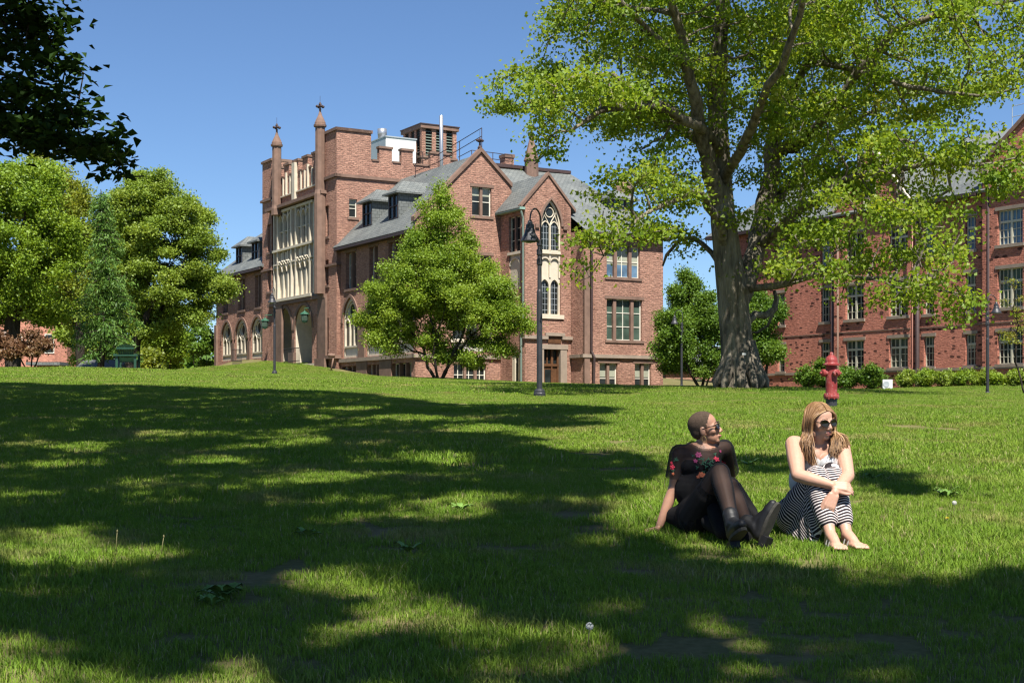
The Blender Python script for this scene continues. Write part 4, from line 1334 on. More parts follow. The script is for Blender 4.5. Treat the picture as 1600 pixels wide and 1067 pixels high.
m = MB(); NB.box(m, un0 - 0.5, un0 + 0.3, 14.1, 14.62, -0.3, 0.14); part2(m, 'kneeler', 'grey_stone')
m = MB()
BF.box(m, uh1 + 0.36, ug0 - 0.02, ZE2 - 0.46, ZE2 - 0.26, 0.02, 0.6); part2(m, 'gutter', 'dark_trim'); m = MB(); BF.box(m, ug1 + 0.02, uL0 + 3, ZE2 - 0.46, ZE2 - 0.26, 0.02, 0.6)
part2(m, 'gutter', 'dark_trim')
for px, r, mat, z1, fr in ((1433.5, 0.14, 'dark_trim', ZE2 - 0.4, BF), (1425.5, 0.045, 'pink_pipe', ZE2 - 1.0, GB), (1301, 0.13, 'dark_trim', ZE2 - 0.4, BF), (1309, 0.07, 'brownstone', ZE2 - 1.0, GB), (1545.5, 0.14, 'dark_trim', 14.0, BF)):
    m = MB(); u = fr.u(px, 0.25)
    m.tube([fr.p(u, z1, 0.25), fr.p(u, 2.6, 0.25), fr.p(u, 2.3, 0.32), fr.p(u, 0.3, 0.32)], r, 10); part2(m, 'downpipe', mat, True)
m = MB()
BF.box(m, un1, uh1 + 3, 17.7, 18.05, -7.6, -6.8); part2(m, 'ridge_cap', 'dark_trim')
m = MB()
for z in (18.4, 19.1, 19.8):
    m.tube([BF.p(un1, z, -7.2), BF.p(uh1 + 4, z, -7.2)], 0.025, 5)
for k in range(8):
    u = un1 + (uh1 + 4 - un1) * k / 7; m.tube([BF.p(u, 17.7, -7.2), BF.p(u, 19.85, -7.2)], 0.03, 5)
part2(m, 'roof_railing', 'grey_metal')
m = MB(); BF.box(m, uh1 + 3.4, uh1 + 7.5, 17.5, 18.2, -8, -6.5); part2(m, 'plant_box', 'white_metal')

# ------------------------------------------------------------------ buildings beyond, left and right
o = thing('brick_house', 'plain reddish brick house half hidden behind the left trees', 'building', (-48, 128, 0))
def plainbox(x0, x1, y0, d, z0, z1, mb): mb.box(x0, x1, y0, y0 + d, z0, z1)
YH = 128
a, b = at(-140, 0, YH).x, at(105, 0, YH).x
m = MB(); m.box(a, b, YH, YH + 12, -1, at(0, 488, YH).z); m.build('wall', M['brick_plain'], o)
m = MB(); c = (a + b) / 2; z = at(0, 488, YH).z
m.add([(a - .4, YH - .4, z - .2), (b + .4, YH - .4, z - .2), (b + .4, YH + 6, z + 3.5), (a - .4, YH + 6, z + 3.5), (b + .4, YH + 12.4, z - .2), (a - .4, YH + 12.4, z - .2)], [(0, 1, 2, 3), (3, 2, 4, 5), (1, 4, 2), (0, 3, 5)])
m.build('roof', M['slate'], o)
m = MB(); m.box(at(58, 0, YH).x, at(110, 0, YH).x, YH - 3, YH - 0.01, at(0, 572, YH).z, at(0, 567, YH).z); m.build('porch_roof', M['slate'], o)
for px in (20, 70):
    x = at(px, 0, YH).x; fr = Fr((x, YH), (1, 0), (0, -1))
    f = MB(); fr.box(f, 0, 0.9, 5.0, 6.8, 0, 0.06); wo = f.build('window', M['white_wood'], o)
    g = MB(); fr.sheet(g, R4(0.08, 0.82, 5.08, 6.72), 0.064); g.build('pane', M['glass'], wo)
o = thing('garden_shed', 'low pale grey shed roof just above the lawn crest behind the conifer', 'shed', (-27.5, 84, 0))
x0, x1 = at(104, 0, 84).x, at(176, 0, 84).x; zt_, zb_ = at(0, 559, 84).z, at(0, 585, 84).z
m = MB(); m.box(x0 + .2, x1 - .2, 84.3, 88, -1.5, zb_ + 0.3); m.build('wall', M['pale_panel'], o)
m = MB(); m.add([(x0, 84, zb_), (x1, 84, zb_), (x1, 87.5, zt_), (x0, 87.5, zt_), (x0, 91, zb_), (x1, 91, zb_), (x0, 84, zb_ - 0.1), (x1, 84, zb_ - 0.1)], [(0, 1, 2, 3), (3, 2, 5, 4), (0, 6, 7, 1), (1, 5, 2), (0, 3, 4)])
m.build('roof', M['shed_metal'], o)
o = thing('brick_house', 'small brick house seen in the gap right of the hall', 'building', (14, 118, 0))
m = MB(); x0, x1 = at(1040, 0, 118).x, at(1240, 0, 118).x; z = at(0, 590, 118).z
fr = Fr((x0, 118), (1, 0), (0, -1))
hs = [R4(fr.u(a), fr.u(b), 1.4, z - 0.1) for a, b in ((1049, 1068), (1084, 1100))]
fr.wall(m, R4(0, x1 - x0, 0, at(0, 578, 118).z), hs, 0, 0.15)
m.box(x0, x1, 118.4, 126, 0, at(0, 579, 118).z); m.build('wall', M['brick'], o)
for h in hs: window(fr, o, h[0][0], h[1][0], h[0][1], h[2][1], 0, 0.12, 4, 1, sill=None)
m = MB(); zr_ = at(0, 578, 118).z
m.add([(x0 - .3, 117.6, zr_), (x1, 117.6, zr_), (x1, 122, zr_ + 2.2), (x0 - .3, 122, zr_ + 2.2), (x0 - .3, 126.4, zr_), (x1, 126.4, zr_)], [(0, 1, 2, 3), (3, 2, 5, 4), (0, 3, 4)])
m.build('roof', M['slate'], o)
# ------------------------------------------------------------------ trees
def bark_mat(name, c1, c2, sx=9.0, sz=2.0):
    t = NT(name)
    p = t.pos((sx, sx, sz))
    n = t.noise(p, 1.0, 6, 0.65); m = t.noise(t.pos((1, 1, 1)), 0.9, 4)
    k = t.math('ADD', t.math('MULTIPLY', n, 0.65), t.math('MULTIPLY', m, 0.35))
    t.col(t.ramp(k, [(0.36, c2), (0.6, c1)])); t.rough(0.95, 0.15); t.bump(n, 1.0, 0.16)
    return t.m
M['bark'] = bark_mat('grey_brown_bark', (0.27, 0.235, 0.18), (0.05, 0.041, 0.032), 7.0, 1.0)
M['bark_dark'] = bark_mat('dark_bark', (0.065, 0.052, 0.04), (0.02, 0.017, 0.013), 9.0, 1.5)
def leaf_mat(name, cols, trans=0.4, tcol=None, gloss=0.35):
    t = NT(name)
    c = t.ramp(t.attr('rnd'), cols)
    big = t.noise(t.pos(), 0.28, 3)
    c = t.mix(1.0, c, t.ramp(big, [(0.3, (0.85, 0.9, 0.85)), (0.7, (1.12, 1.08, 1.0))]), 'MULTIPLY')
    t.col(c); t.rough(0.5, gloss)
    tr = t.node('ShaderNodeBsdfTranslucent')
    t.link(t.mix(1.0, c, tcol or (1.25, 1.2, 0.6), 'MULTIPLY'), tr.inputs['Color'])
    mx = t.node('ShaderNodeMixShader'); mx.inputs[0].default_value = trans
    t.link(t.b.outputs[0], mx.inputs[1]); t.link(tr.outputs[0], mx.inputs[2]); t.link(mx.outputs[0], t.out.inputs[0])
    return t.m
M['leaf_yellow'] = leaf_mat('young_yellow_green_leaves', [(0.0, (0.14, 0.19, 0.024)), (0.45, (0.21, 0.25, 0.03)), (0.85, (0.27, 0.275, 0.038)), (1.0, (0.24, 0.19, 0.05))])
M['leaf_oak'] = leaf_mat('young_oak_leaves', [(0.0, (0.135, 0.24, 0.024)), (0.45, (0.225, 0.32, 0.034)), (0.85, (0.325, 0.36, 0.045)), (1.0, (0.34, 0.27, 0.065))], 0.54)
M['leaf_green'] = leaf_mat('fresh_green_leaves', [(0.0, (0.14, 0.24, 0.022)), (0.5, (0.20, 0.30, 0.03)), (1.0, (0.27, 0.35, 0.045))])
M['leaf_mid'] = leaf_mat('mid_green_leaves', [(0.0, (0.08, 0.165, 0.02)), (0.6, (0.125, 0.215, 0.028)), (1.0, (0.17, 0.255, 0.04))])
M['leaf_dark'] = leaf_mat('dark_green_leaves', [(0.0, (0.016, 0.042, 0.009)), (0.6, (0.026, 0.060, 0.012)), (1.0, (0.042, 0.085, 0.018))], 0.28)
M['leaf_olive'] = leaf_mat('olive_green_leaves', [(0.0, (0.155, 0.235, 0.032)), (0.5, (0.215, 0.30, 0.042)), (0.9, (0.28, 0.34, 0.06)), (1.0, (0.30, 0.24, 0.07))])
M['needles'] = leaf_mat('soft_green_needles', [(0.0, (0.075, 0.165, 0.034)), (0.6, (0.12, 0.225, 0.042)), (1.0, (0.17, 0.27, 0.05))], 0.3)
M['leaf_copper'] = leaf_mat('copper_leaves', [(0.0, (0.13, 0.06, 0.035)), (0.6, (0.19, 0.10, 0.05)), (1.0, (0.22, 0.15, 0.06))], 0.3, (1.1, 0.8, 0.6))

def colonize(nodes, parents, attr, D, di, dk, iters, rng, tropism=(0, 0, 0.05), wander=0.22):
    """space colonisation: grows branch nodes towards the attraction points"""
    P = [np.array(p, float) for p in nodes]; par = list(parents)
    A = np.array(attr, float)
    N = np.array(P)
    best = np.full(len(A), 1e9); bi = np.zeros(len(A), int)
    def upd(new_idx, newp):
        nonlocal best, bi
        for s in range(0, len(newp), 400):
            q = newp[s:s + 400]
            d = np.sqrt(((A[:, None, :] - q[None]) ** 2).sum(2))
            j = d.argmin(1); m = d[np.arange(len(A)), j]
            b = m < best
            best[b] = m[b]; bi[b] = new_idx[s:s + 400][j[b]]
    upd(np.arange(len(N)), N)
    alive = best > dk
    tp = np.array(tropism)
    grown = {}
    for _ in range(iters):
        act = alive & (best < di)
        if not act.any():
            if not alive.any(): break
            j = np.where(alive)[0]; act = np.zeros(len(A), bool); act[j[np.argsort(best[j])[:6]]] = True
        ids = np.unique(bi[act])
        acc = np.zeros((len(P), 3))
        v = A[act] - np.array(P)[bi[act]]
        v /= np.maximum(np.linalg.norm(v, axis=1, keepdims=True), 1e-6)
        np.add.at(acc, bi[act], v)
        newp, newi = [], []
        for i in ids:
            d = acc[i]; n = np.linalg.norm(d)
            if n < 1e-3 or grown.get(i, 0) > 4: continue
            d = d / n + tp + rng.normal(0, wander, 3); d /= np.linalg.norm(d)
            grown[i] = grown.get(i, 0) + 1
            newp.append(P[i] + d * D); newi.append(len(P) + len(newi)); par.append(i)
        if not newp: break
        P.extend(newp)
        upd(np.array(newi), np.array(newp))
        alive &= best > dk
    return np.array(P), np.array(par)

def radii(P, par, r_tip, r_root, fixed=None):
    n = len(P); tips = np.zeros(n); ch = np.bincount(par[par >= 0], minlength=n)
    tips[ch == 0] = 1
    for i in range(n - 1, 0, -1):
        if par[i] >= 0: tips[par[i]] += tips[i]
    e = math.log(max(2, tips[0])) / math.log(r_root / r_tip)
    r = r_tip * np.maximum(tips, 1) ** (1 / e)
    if fixed is not None:
        k = min(len(fixed), n); f = np.array(fixed[:k]); r[:k] = np.where(f > 0, np.maximum(f, 0), r[:k])
        # nothing grows thicker than the limb that carries it
        for i in range(1, n):
            if par[i] >= 0: r[i] = min(r[i], r[par[i]] * (0.98 if i >= k else 1.2))
    return r, tips

def skeleton_mesh(P, par, r, tips, rmin=0.0):
    """tubes along the chains of the skeleton"""
    n = len(P); kids = [[] for _ in range(n)]
    for i in range(n):
        if par[i] >= 0: kids[par[i]].append(i)
    starts = [(-1, 0)]
    V, Q = [], []
    base = 0
    stack = [(None, 0)]
    for i in range(1, n):
        if par[i] < 0: stack.append((None, i))
    while stack:
        p, i = stack.pop()
        chain = [p] if p is not None else []
        while True:
            chain.append(i)
            k = kids[i]
            if not k: break
            k = sorted(k, key=lambda j: -r[j] * (1 + 0.001 * tips[j]))
            for j in k[1:]: stack.append((i, j))
            i = k[0]
        pts = P[chain]; rr = r[chain].copy()
        if p is not None: rr[0] = min(rr[0], rr[1] * 1.25)
        if len(pts) < 2 or rr.max() < rmin: continue
        s = 12 if rr[0] > 0.25 else 8 if rr[0] > 0.09 else 5 if rr[0] > 0.03 else 3
        t = np.gradient(pts, axis=0); t /= np.maximum(np.linalg.norm(t, axis=1, keepdims=True), 1e-9)
        ref = np.array([0, 0, 1.0]) if abs(t[0, 2]) < 0.9 else np.array([1.0, 0, 0])
        a = np.arange(s) * 2 * np.pi / s
        for j in range(len(pts)):
            x = ref - t[j] * (ref @ t[j]); nx = np.linalg.norm(x)
            x = x / nx if nx > 1e-6 else np.array([1.0, 0, 0])
            y = np.cross(t[j], x); ref = x
            V.append(pts[j] + (np.cos(a)[:, None] * x + np.sin(a)[:, None] * y) * rr[j])
        m = len(pts)
        ring = base + np.arange(m - 1)[:, None] * s + np.arange(s)[None]
        nxt = base + np.arange(m - 1)[:, None] * s + (np.arange(s)[None] + 1) % s
        Q.append(np.stack([ring, nxt, nxt + s, ring + s], 2).reshape(-1, 4))
        base += m * s
    return np.concatenate(V), np.concatenate(Q)

def leaf_mesh(C, size, rng, up=0.6, droop=0.0, aspect=0.75, rnd=None, out=None):
    """one folded leaf per row of C: base, two shoulders, tip"""
    n = len(C)
    nrm = rng.normal(0, 1, (n, 3)); nrm /= np.linalg.norm(nrm, axis=1, keepdims=True)
    nrm = nrm * (1 - up) + np.array([0, 0, up]); nrm /= np.linalg.norm(nrm, axis=1, keepdims=True)
    d = rng.normal(0, 1, (n, 3)) if out is None else out + rng.normal(0, 0.6, (n, 3))
    d -= nrm * (d * nrm).sum(1, keepdims=True); d /= np.maximum(np.linalg.norm(d, axis=1, keepdims=True), 1e-6)
    d[:, 2] -= droop; d /= np.linalg.norm(d, axis=1, keepdims=True)
    s = np.cross(nrm, d); s /= np.maximum(np.linalg.norm(s, axis=1, keepdims=True), 1e-6)
    L_ = (size * (0.65 + 0.7 * rng.random(n)))[:, None]
    fold = nrm * L_ * (0.10 + 0.15 * rng.random(n))[:, None]
    v = np.stack([C - d * L_ * 0.5, C + s * L_ * aspect * 0.5 + fold - d * L_ * 0.05, C + d * L_ * 0.5 - fold * 0.5, C - s * L_ * aspect * 0.5 + fold - d * L_ * 0.05], 1)
    b = np.arange(n)[:, None] * 4 + np.arange(4)
    rn = rng.random(n) if rnd is None else np.clip(rnd, 0, 1)
    return np_mesh(v.reshape(-1, 3), [b], {'rnd': np.repeat(rn, 4)})

def make_tree(name, label, loc, nodes, parents, attr, leaf, bark, D, di, dk, r_root, n_leaf, size, spread, seed, r_tip=0.012, up=0.6, droop=0.0,
              iters=120, fixed=None, flatten=0.55, tipmax=3, group=None, tropism=(0, 0, 0.05), wander=0.22, rmin=0.0, aspect=0.75, leaf_filter=None, category='tree', crown_name='crown', age=0.5):
    rng = np.random.default_rng(seed)
    P, par = colonize(nodes, parents, attr, D, di, dk, iters, rng, tropism, wander)
    r, tips = radii(P, par, r_tip, r_root, fixed)
    V, Q = skeleton_mesh(P, par, r, tips, rmin)
    root = thing(name, label, category, loc, group)
    me = np_mesh(V, [Q])
    finish(me, 'trunk', M[bark], root, True, uv=False)
    cand = np.where(tips <= tipmax)[0]
    cand = cand[cand >= len(nodes)] if len(cand[cand >= len(nodes)]) else cand
    w = rng.gamma(1.2, 1.0, len(cand)) ; w /= w.sum()
    pick = rng.choice(cand, n_leaf, p=w)
    C = P[pick] + rng.normal(0, 1, (n_leaf, 3)) * np.array([spread, spread, spread * flatten])
    tone = rng.normal(0.5, 0.2, len(P))
    rn = tone[pick] * 0.6 + rng.random(n_leaf) * 0.4 + (age - 0.5)
    if leaf_filter is not None:
        k = leaf_filter(C); C = C[k]; rn = rn[k]
    me = leaf_mesh(C, size, rng, up, droop, aspect, rn)
    finish(me, crown_name, M[leaf], root, False, uv=False)
    return root

def clump_points(rng, n, c, r, k=11, size=0.34, flat=0.6, power=0.42):
    """points gathered in clumps spread through an ellipsoid, so the outline is ragged and gaps stay open"""
    m = max(2, int(n / k)); r = np.array(r, float)
    cc = blob_points(rng, m, (0, 0, 0), (1, 1, 1), power) * 0.92
    q = np.repeat(cc, k, 0) * r
    rr = np.cbrt(r[0] * r[1] * r[2]) * size * (0.6 + 0.8 * np.repeat(rng.random(m), k))[:, None]
    q = q + blob_points(rng, m * k, (0, 0, 0), (1, 1, 1), 0.4) * rr * np.array([1.15, 1.15, flat])
    return np.array(c) + q
def blob_points(rng, n, c, r, power=0.5, cut=None):
    """points in an ellipsoid, denser towards its shell"""
    v = rng.normal(0, 1, (n, 3)); v /= np.linalg.norm(v, axis=1, keepdims=True)
    q = v * (rng.random(n) ** power)[:, None]
    p = np.array(c) + q * np.array(r)
    return p

# ---- the great oak on the right: limbs after the photograph, each with its own depth
YO = 39.0
def op(px, py, dy=0.0):
    """a point of the oak: picture position at the oak's distance, moved dy metres in depth"""
    a = at(px, py, YO); return np.array([a.x, YO + dy, a.z * 1.0])
base_o = on_ground(1157, YO)
limbs = [  # (list of (px, py, depth offset, radius))
    [(1157, 612, 0, 0.80), (1156, 585, 0, 0.62), (1152, 545, 0, 0.54), (1148, 500, 0, 0.52), (1143, 450, 0, 0.50), (1137, 400, 0, 0.46), (1130, 345, 0, 0.42), (1128, 290, 0.1, 0.36), (1127, 240, 0.2, 0.33), (1124, 190, 0.3, 0.30), (1122, 130, 0.2, 0.27), (1125, 60, 0.0, 0.23), (1130, -20, -0.2, 0.19), (1128, -110, 0, 0.15), (1132, -200, 0, 0.10)],
    # left main leader
    [(1130, 330, 0, 0.30), (1105, 280, -0.6, 0.25), (1088, 235, -1.2, 0.21), (1075, 180, -1.8, 0.18), (1055, 130, -2.4, 0.15), (1035, 70, -3, 0.12), (1010, 10, -3.4, 0.10), (990, -60, -3.6, 0.07)],
    # second stem to the right, joining low
    [(1145, 470, 0, 0.40), (1172, 430, 0.5, 0.36), (1192, 380, 0.9, 0.32), (1205, 330, 1.2, 0.29), (1216, 280, 1.4, 0.27), (1222, 230, 1.6, 0.25), (1232, 180, 1.7, 0.24), (1234, 120, 1.8, 0.22), (1240, 60, 1.9, 0.20), (1244, 0, 2, 0.17), (1250, -90, 2, 0.13), (1255, -180, 2, 0.08)],
    [(1234, 150, 1.8, 0.16), (1262, 110, 1.4, 0.14), (1280, 60, 1.0, 0.12), (1288, 0, 0.8, 0.10), (1300, -70, 0.6, 0.07)],
    # lower left limb over the hall
    [(1127, 250, 0.2, 0.19), (1092, 220, -1.2, 0.17), (1050, 212, -2.2, 0.15), (1010, 200, -3.0, 0.13), (960, 210, -3.6, 0.11), (925, 220, -4.0, 0.085), (900, 240, -4.3, 0.06), (880, 255, -4.5, 0.035)],
    [(1010, 200, -3, 0.10), (980, 190, -3.8, 0.08), (940, 175, -4.4, 0.07), (890, 185, -5, 0.05), (860, 200, -5.3, 0.03)],
    # long left limbs
    [(1088, 235, -1.2, 0.15), (1050, 200, -0.4, 0.13), (1010, 170, 0.4, 0.12), (965, 150, 1, 0.10), (915, 130, 1.6, 0.085), (870, 125, 2.0, 0.065), (835, 130, 2.3, 0.05), (805, 138, 2.5, 0.035), (785, 120, 2.6, 0.02)],
    [(1055, 130, -2.4, 0.10), (1000, 100, -3.2, 0.085), (945, 60, -4, 0.07), (905, 50, -4.4, 0.05), (870, 30, -4.6, 0.03)],
    [(1035, 70, -3, 0.08), (985, 50, -2.2, 0.07), (940, 20, -1.6, 0.055), (895, -10, -1.0, 0.04)],
    # low drooping limb left of the trunk
    [(1137, 400, 0, 0.16), (1110, 345, -1.0, 0.13), (1075, 318, -2.2, 0.11), (1045, 335, -3.0, 0.09), (1010, 352, -3.6, 0.07), (975, 375, -4.2, 0.055), (950, 400, -4.7, 0.04), (925, 430, -5.0, 0.028), (905, 460, -5.2, 0.015)],
    [(1142, 420, 0, 0.09), (1105, 372, 1.2, 0.08), (1075, 362, 1.8, 0.065), (1055, 385, 2.2, 0.05), (1050, 402, 2.4, 0.03)],
    # right limbs
    [(1222, 235, 1.6, 0.19), (1262, 215, 0.4, 0.17), (1300, 170, -0.6, 0.14), (1330, 120, -1.4, 0.12), (1365, 78, -2.0, 0.11), (1420, 64, -2.6, 0.095), (1475, 55, -3, 0.08), (1530, 52, -3.4, 0.06), (1590, 55, -3.8, 0.04), (1640, 50, -4, 0.025)],
    [(1420, 64, -2.6, 0.08), (1480, 60, -2.2, 0.065), (1515, 85, -1.8, 0.05), (1540, 110, -1.6, 0.03)],
    [(1205, 330, 1.2, 0.18), (1245, 280, 2.0, 0.16), (1290, 240, 2.8, 0.14), (1330, 200, 3.4, 0.12), (1360, 160, 3.8, 0.10), (1410, 130, 4.2, 0.075), (1470, 110, 4.6, 0.055), (1530, 130, 5, 0.035)],
    [(1300, 125, 0.5, 0.10), (1340, 145, -2.0, 0.085), (1375, 175, -3, 0.07), (1410, 190, -3.6, 0.055), (1455, 200, -4, 0.04), (1500, 195, -4.4, 0.025)],
    [(1192, 385, 0.9, 0.17), (1230, 345, -0.6, 0.15), (1275, 310, -1.8, 0.12), (1330, 295, -2.8, 0.095), (1390, 290, -3.6, 0.07), (1440, 300, -4.2, 0.05), (1490, 295, -4.8, 0.03)],
    [(1172, 470, 0.5, 0.12), (1215, 450, -1.5, 0.10), (1255, 440, -2.8, 0.085), (1300, 455, -3.8, 0.06), (1350, 465, -4.6, 0.045), (1390, 480, -5.2, 0.03)],
    [(1180, 500, 0.5, 0.12), (1205, 490, 0.9, 0.11), (1222, 478, 1.1, 0.10), (1226, 462, 1.2, 0.08), (1222, 448, 1.2, 0.05)],
    [(1222, 478, 1.1, 0.05), (1212, 505, 1.2, 0.045), (1195, 516, 1.3, 0.035), (1185, 515, 1.3, 0.02)],
    # away and towards the viewer
    [(1127, 240, 0.2, 0.18), (1140, 170, 2.5, 0.15), (1160, 90, 5, 0.12), (1175, 10, 7, 0.08), (1190, -80, 8.5, 0.05)],
    [(1130, 300, 0, 0.17), (1150, 230, -2.5, 0.14), (1175, 150, -5, 0.11), (1190, 60, -7, 0.08), (1195, -40, -8, 0.05)],
    [(1234, 200, 1.7, 0.13), (1290, 150, 4, 0.10), (1350, 90, 6, 0.07), (1410, 20, 7, 0.045)],
]
limbs = [[(a, b, c, r * (0.86 if r > 0.3 else 0.95)) for a, b, c, r in lm] for lm in limbs]
nodes, parents, fixed = [], [], []
for k, lm in enumerate(limbs):
    prev = -1
    pts_ = [(op(a, b, c), r) for a, b, c, r in lm]
    if k:
        j = int(np.argmin([np.linalg.norm(n - pts_[0][0]) for n in nodes])); prev = j
        pts_ = pts_[1:] if np.linalg.norm(nodes[j] - pts_[0][0]) < 1.2 else pts_
    last = nodes[prev] if prev >= 0 else None; lr = fixed[prev] if prev >= 0 else None
    for q, r in pts_:
        if last is not None:
            nseg = max(1, int(round(np.linalg.norm(q - last) / 0.55)))
            r0 = min(lr, r * 1.15) if lr else r
            for s in range(1, nseg + 1):
                f = s / nseg
                jit = RNG.normal(0, 0.05, 3) * (1 if 0 < f < 1 and k else 0)
                nodes.append(last + (q - last) * f + jit); parents.append(prev); fixed.append(r0 + (r - r0) * f); prev = len(nodes) - 1
        else:
            nodes.append(q); parents.append(-1); fixed.append(r); prev = len(nodes) - 1
        last, lr = q, r
rng = np.random.default_rng(50)
# crown lobes seen in the photograph: (px, py, rx, ry in px, depth, depth radius, points)
lobes = [(850, 118, 75, 48, 1.5, 2.5, 220), (800, 128, 36, 26, 2.3, 1.2, 90), (885, 20, 40, 26, -4.4, 2, 70), (930, 60, 100, 75, -2.0, 4, 300), (960, 150, 95, 55, 0, 4, 240), (1060, 60, 130, 90, 0, 6, 420), (880, 205, 60, 40, -4.5, 2, 130),
         (850, 265, 50, 40, -4.6, 1.5, 70), (960, 225, 75, 40, -3.5, 2.2, 130), (1180, 60, 120, 110, 0, 7, 420), (1320, 60, 130, 90, 0, 6, 420), (1450, 70, 120, 70, -1.5, 4, 300), (1560, 60, 70, 70, -3, 3, 170),
         (1330, 170, 110, 75, 1, 5, 330), (1450, 170, 90, 55, -2, 4, 210), (1530, 130, 45, 55, 0, 3, 90), (1210, 200, 90, 80, 0, 4, 200), (1060, 170, 80, 60, 0, 4, 160),
         (1290, 265, 110, 55, 0.5, 4, 260), (1400, 265, 110, 50, -3, 2.6, 340), (1490, 285, 50, 45, -4.5, 1.6, 100), (1500, 330, 35, 25, -4.6, 1, 40), (1330, 350, 110, 45, -3, 2.6, 330), (1240, 420, 50, 55, -2.4, 1.6, 130), (1405, 505, 30, 25, -5, 1, 60), (1240, 360, 80, 60, 0, 3, 170),
         (1360, 440, 70, 75, -4.5, 1.6, 380), (1280, 440, 70, 50, -3, 2, 220), (1210, 440, 50, 45, -2.0, 1.5, 70), (960, 330, 75, 45, -4, 2, 190), (940, 400, 70, 40, -4.6, 1.4, 150), (905, 460, 32, 45, -5.1, 0.8, 60),
         (1040, 310, 65, 40, -2.5, 2, 110), (1065, 370, 45, 40, 1.5, 1.5, 70), (1010, 260, 60, 30, -1, 3, 60), (1180, -70, 340, 110, 0, 8, 700), (1150, -190, 240, 90, 0, 7, 450), (1140, 400, 40, 60, -0.8, 0.6, 24)]
att = []
for x, y, rx, ry, dy, rd, n in lobes:
    c = op(x, y, dy); s = YO / F
    att.append(clump_points(rng, int(n * 0.95), c, (rx * s, rd, ry * s), 15, 0.5, 0.30))
att = np.concatenate(att)
# sprays gather on flat layers with gaps between
g_ = np.sin(att[:, 0] * 1.9 + 1.3 * np.sin(att[:, 1] * 0.9)) + np.sin(att[:, 2] * 3.1 + att[:, 0] * 0.7) + 0.8 * np.sin(att[:, 1] * 1.7 + att[:, 2])
att = att[g_ > -1.15]
make_tree('oak_tree', 'huge old oak with thick flared trunk and young yellow green leaves', base_o, nodes, parents, att, 'leaf_oak', 'bark', 0.34, 2.4, 0.45, 0.66, 130000, 0.11, 0.29, 51,
          r_tip=0.017, up=0.20, fixed=fixed, flatten=0.4, tipmax=2, iters=160, droop=0.25, age=0.42)
oak = bpy.data.objects['oak_tree']
# root flare
m = MB()
for k in range(12):
    a = 2 * math.pi * k / 12 + 0.3 + 0.12 * math.sin(5 * k)
    d = Vector((math.cos(a), math.sin(a), 0))
    L0 = 0.66 + 0.24 * ((k * 7) % 5) / 5
    g0 = base_o + d * L0; g0.z = gz(g0.x, g0.y)
    m.tube([base_o + d * 0.30 + Vector((0, 0, 1.35)), base_o + d * 0.46 + Vector((0, 0, 0.62)), base_o + d * 0.70 + Vector((0, 0, 0.20)), g0 + Vector((0, 0, -0.06))], [0.12, 0.16, 0.13, 0.05], 9)
m.build('root_flare', M['bark'], oak, True)
m = MB(); tg_ = op(1156.5, 554.5, -0.62); m.box(tg_[0] - 0.055, tg_[0] + 0.055, tg_[1] - 0.05, tg_[1], tg_[2] - 0.03, tg_[2] + 0.03)
m.build('tag_plate', M['white_metal'], oak)

def crown_tree(name, label, px, Y, lobes, leaf, bark, trunk_h, r_root, n_leaf, size, seed, D=0.45, di=3.0, dk=0.7, spread=0.3, stems=1, flatten=0.5, up=0.38, group=None, lean=0.0, dens=1.0, droop=0.1, tipmax=2, fork=0.25, layer=0.0, age=0.5, category='tree', aspect=0.75, tropism=(0, 0, 0.05), crown_name='crown', clump=0.36, flat=0.7, power=0.42):
    """a tree whose crown lobes are given in picture units at its own distance"""
    rng = np.random.default_rng(seed)
    b = on_ground(px, Y); s = Y / F
    att = []
    for x, y, rx, ry, n in lobes:
        c = at(x, y, Y)
        att.append(clump_points(rng, int(n * dens), c, (rx * s, min(rx, 1.4 * ry) * s, ry * s), 10, clump, flat, power))
    att = np.concatenate(att)
    att = att[att[:, 2] > b.z + 0.15]
    if layer:
        att = att[np.sin(att[:, 2] * layer + 1.2 * np.sin(att[:, 0] * 0.8 + seed)) > -0.6]
    nodes, parents = [], []
    for k in range(stems):
        a = 2 * math.pi * k / max(1, stems) + seed
        ox = 0.0 if stems == 1 else fork
        prev = -1
        n = max(3, int(trunk_h / 0.4))
        for j in range(n + 1):
            f = j / n
            q = np.array([b.x + ox * math.cos(a) * (0.4 + 2.2 * f) + lean * f + rng.normal(0, 0.02), b.y + ox * math.sin(a) * (0.4 + 2.2 * f) + rng.normal(0, 0.02), b.z - 0.15 + (trunk_h + 0.15) * f])
            if stems > 1 and k and j == 0:
                nodes.append(q); parents.append(0); prev = len(nodes) - 1; continue
            nodes.append(q); parents.append(prev); prev = len(nodes) - 1
    return make_tree(name, label, b, nodes, parents, att, leaf, bark, D, di, dk, r_root, n_leaf, size, spread, seed, up=up, flatten=flatten, group=group, tipmax=tipmax, droop=droop, age=age, category=category, aspect=aspect, tropism=tropism, crown_name=crown_name)

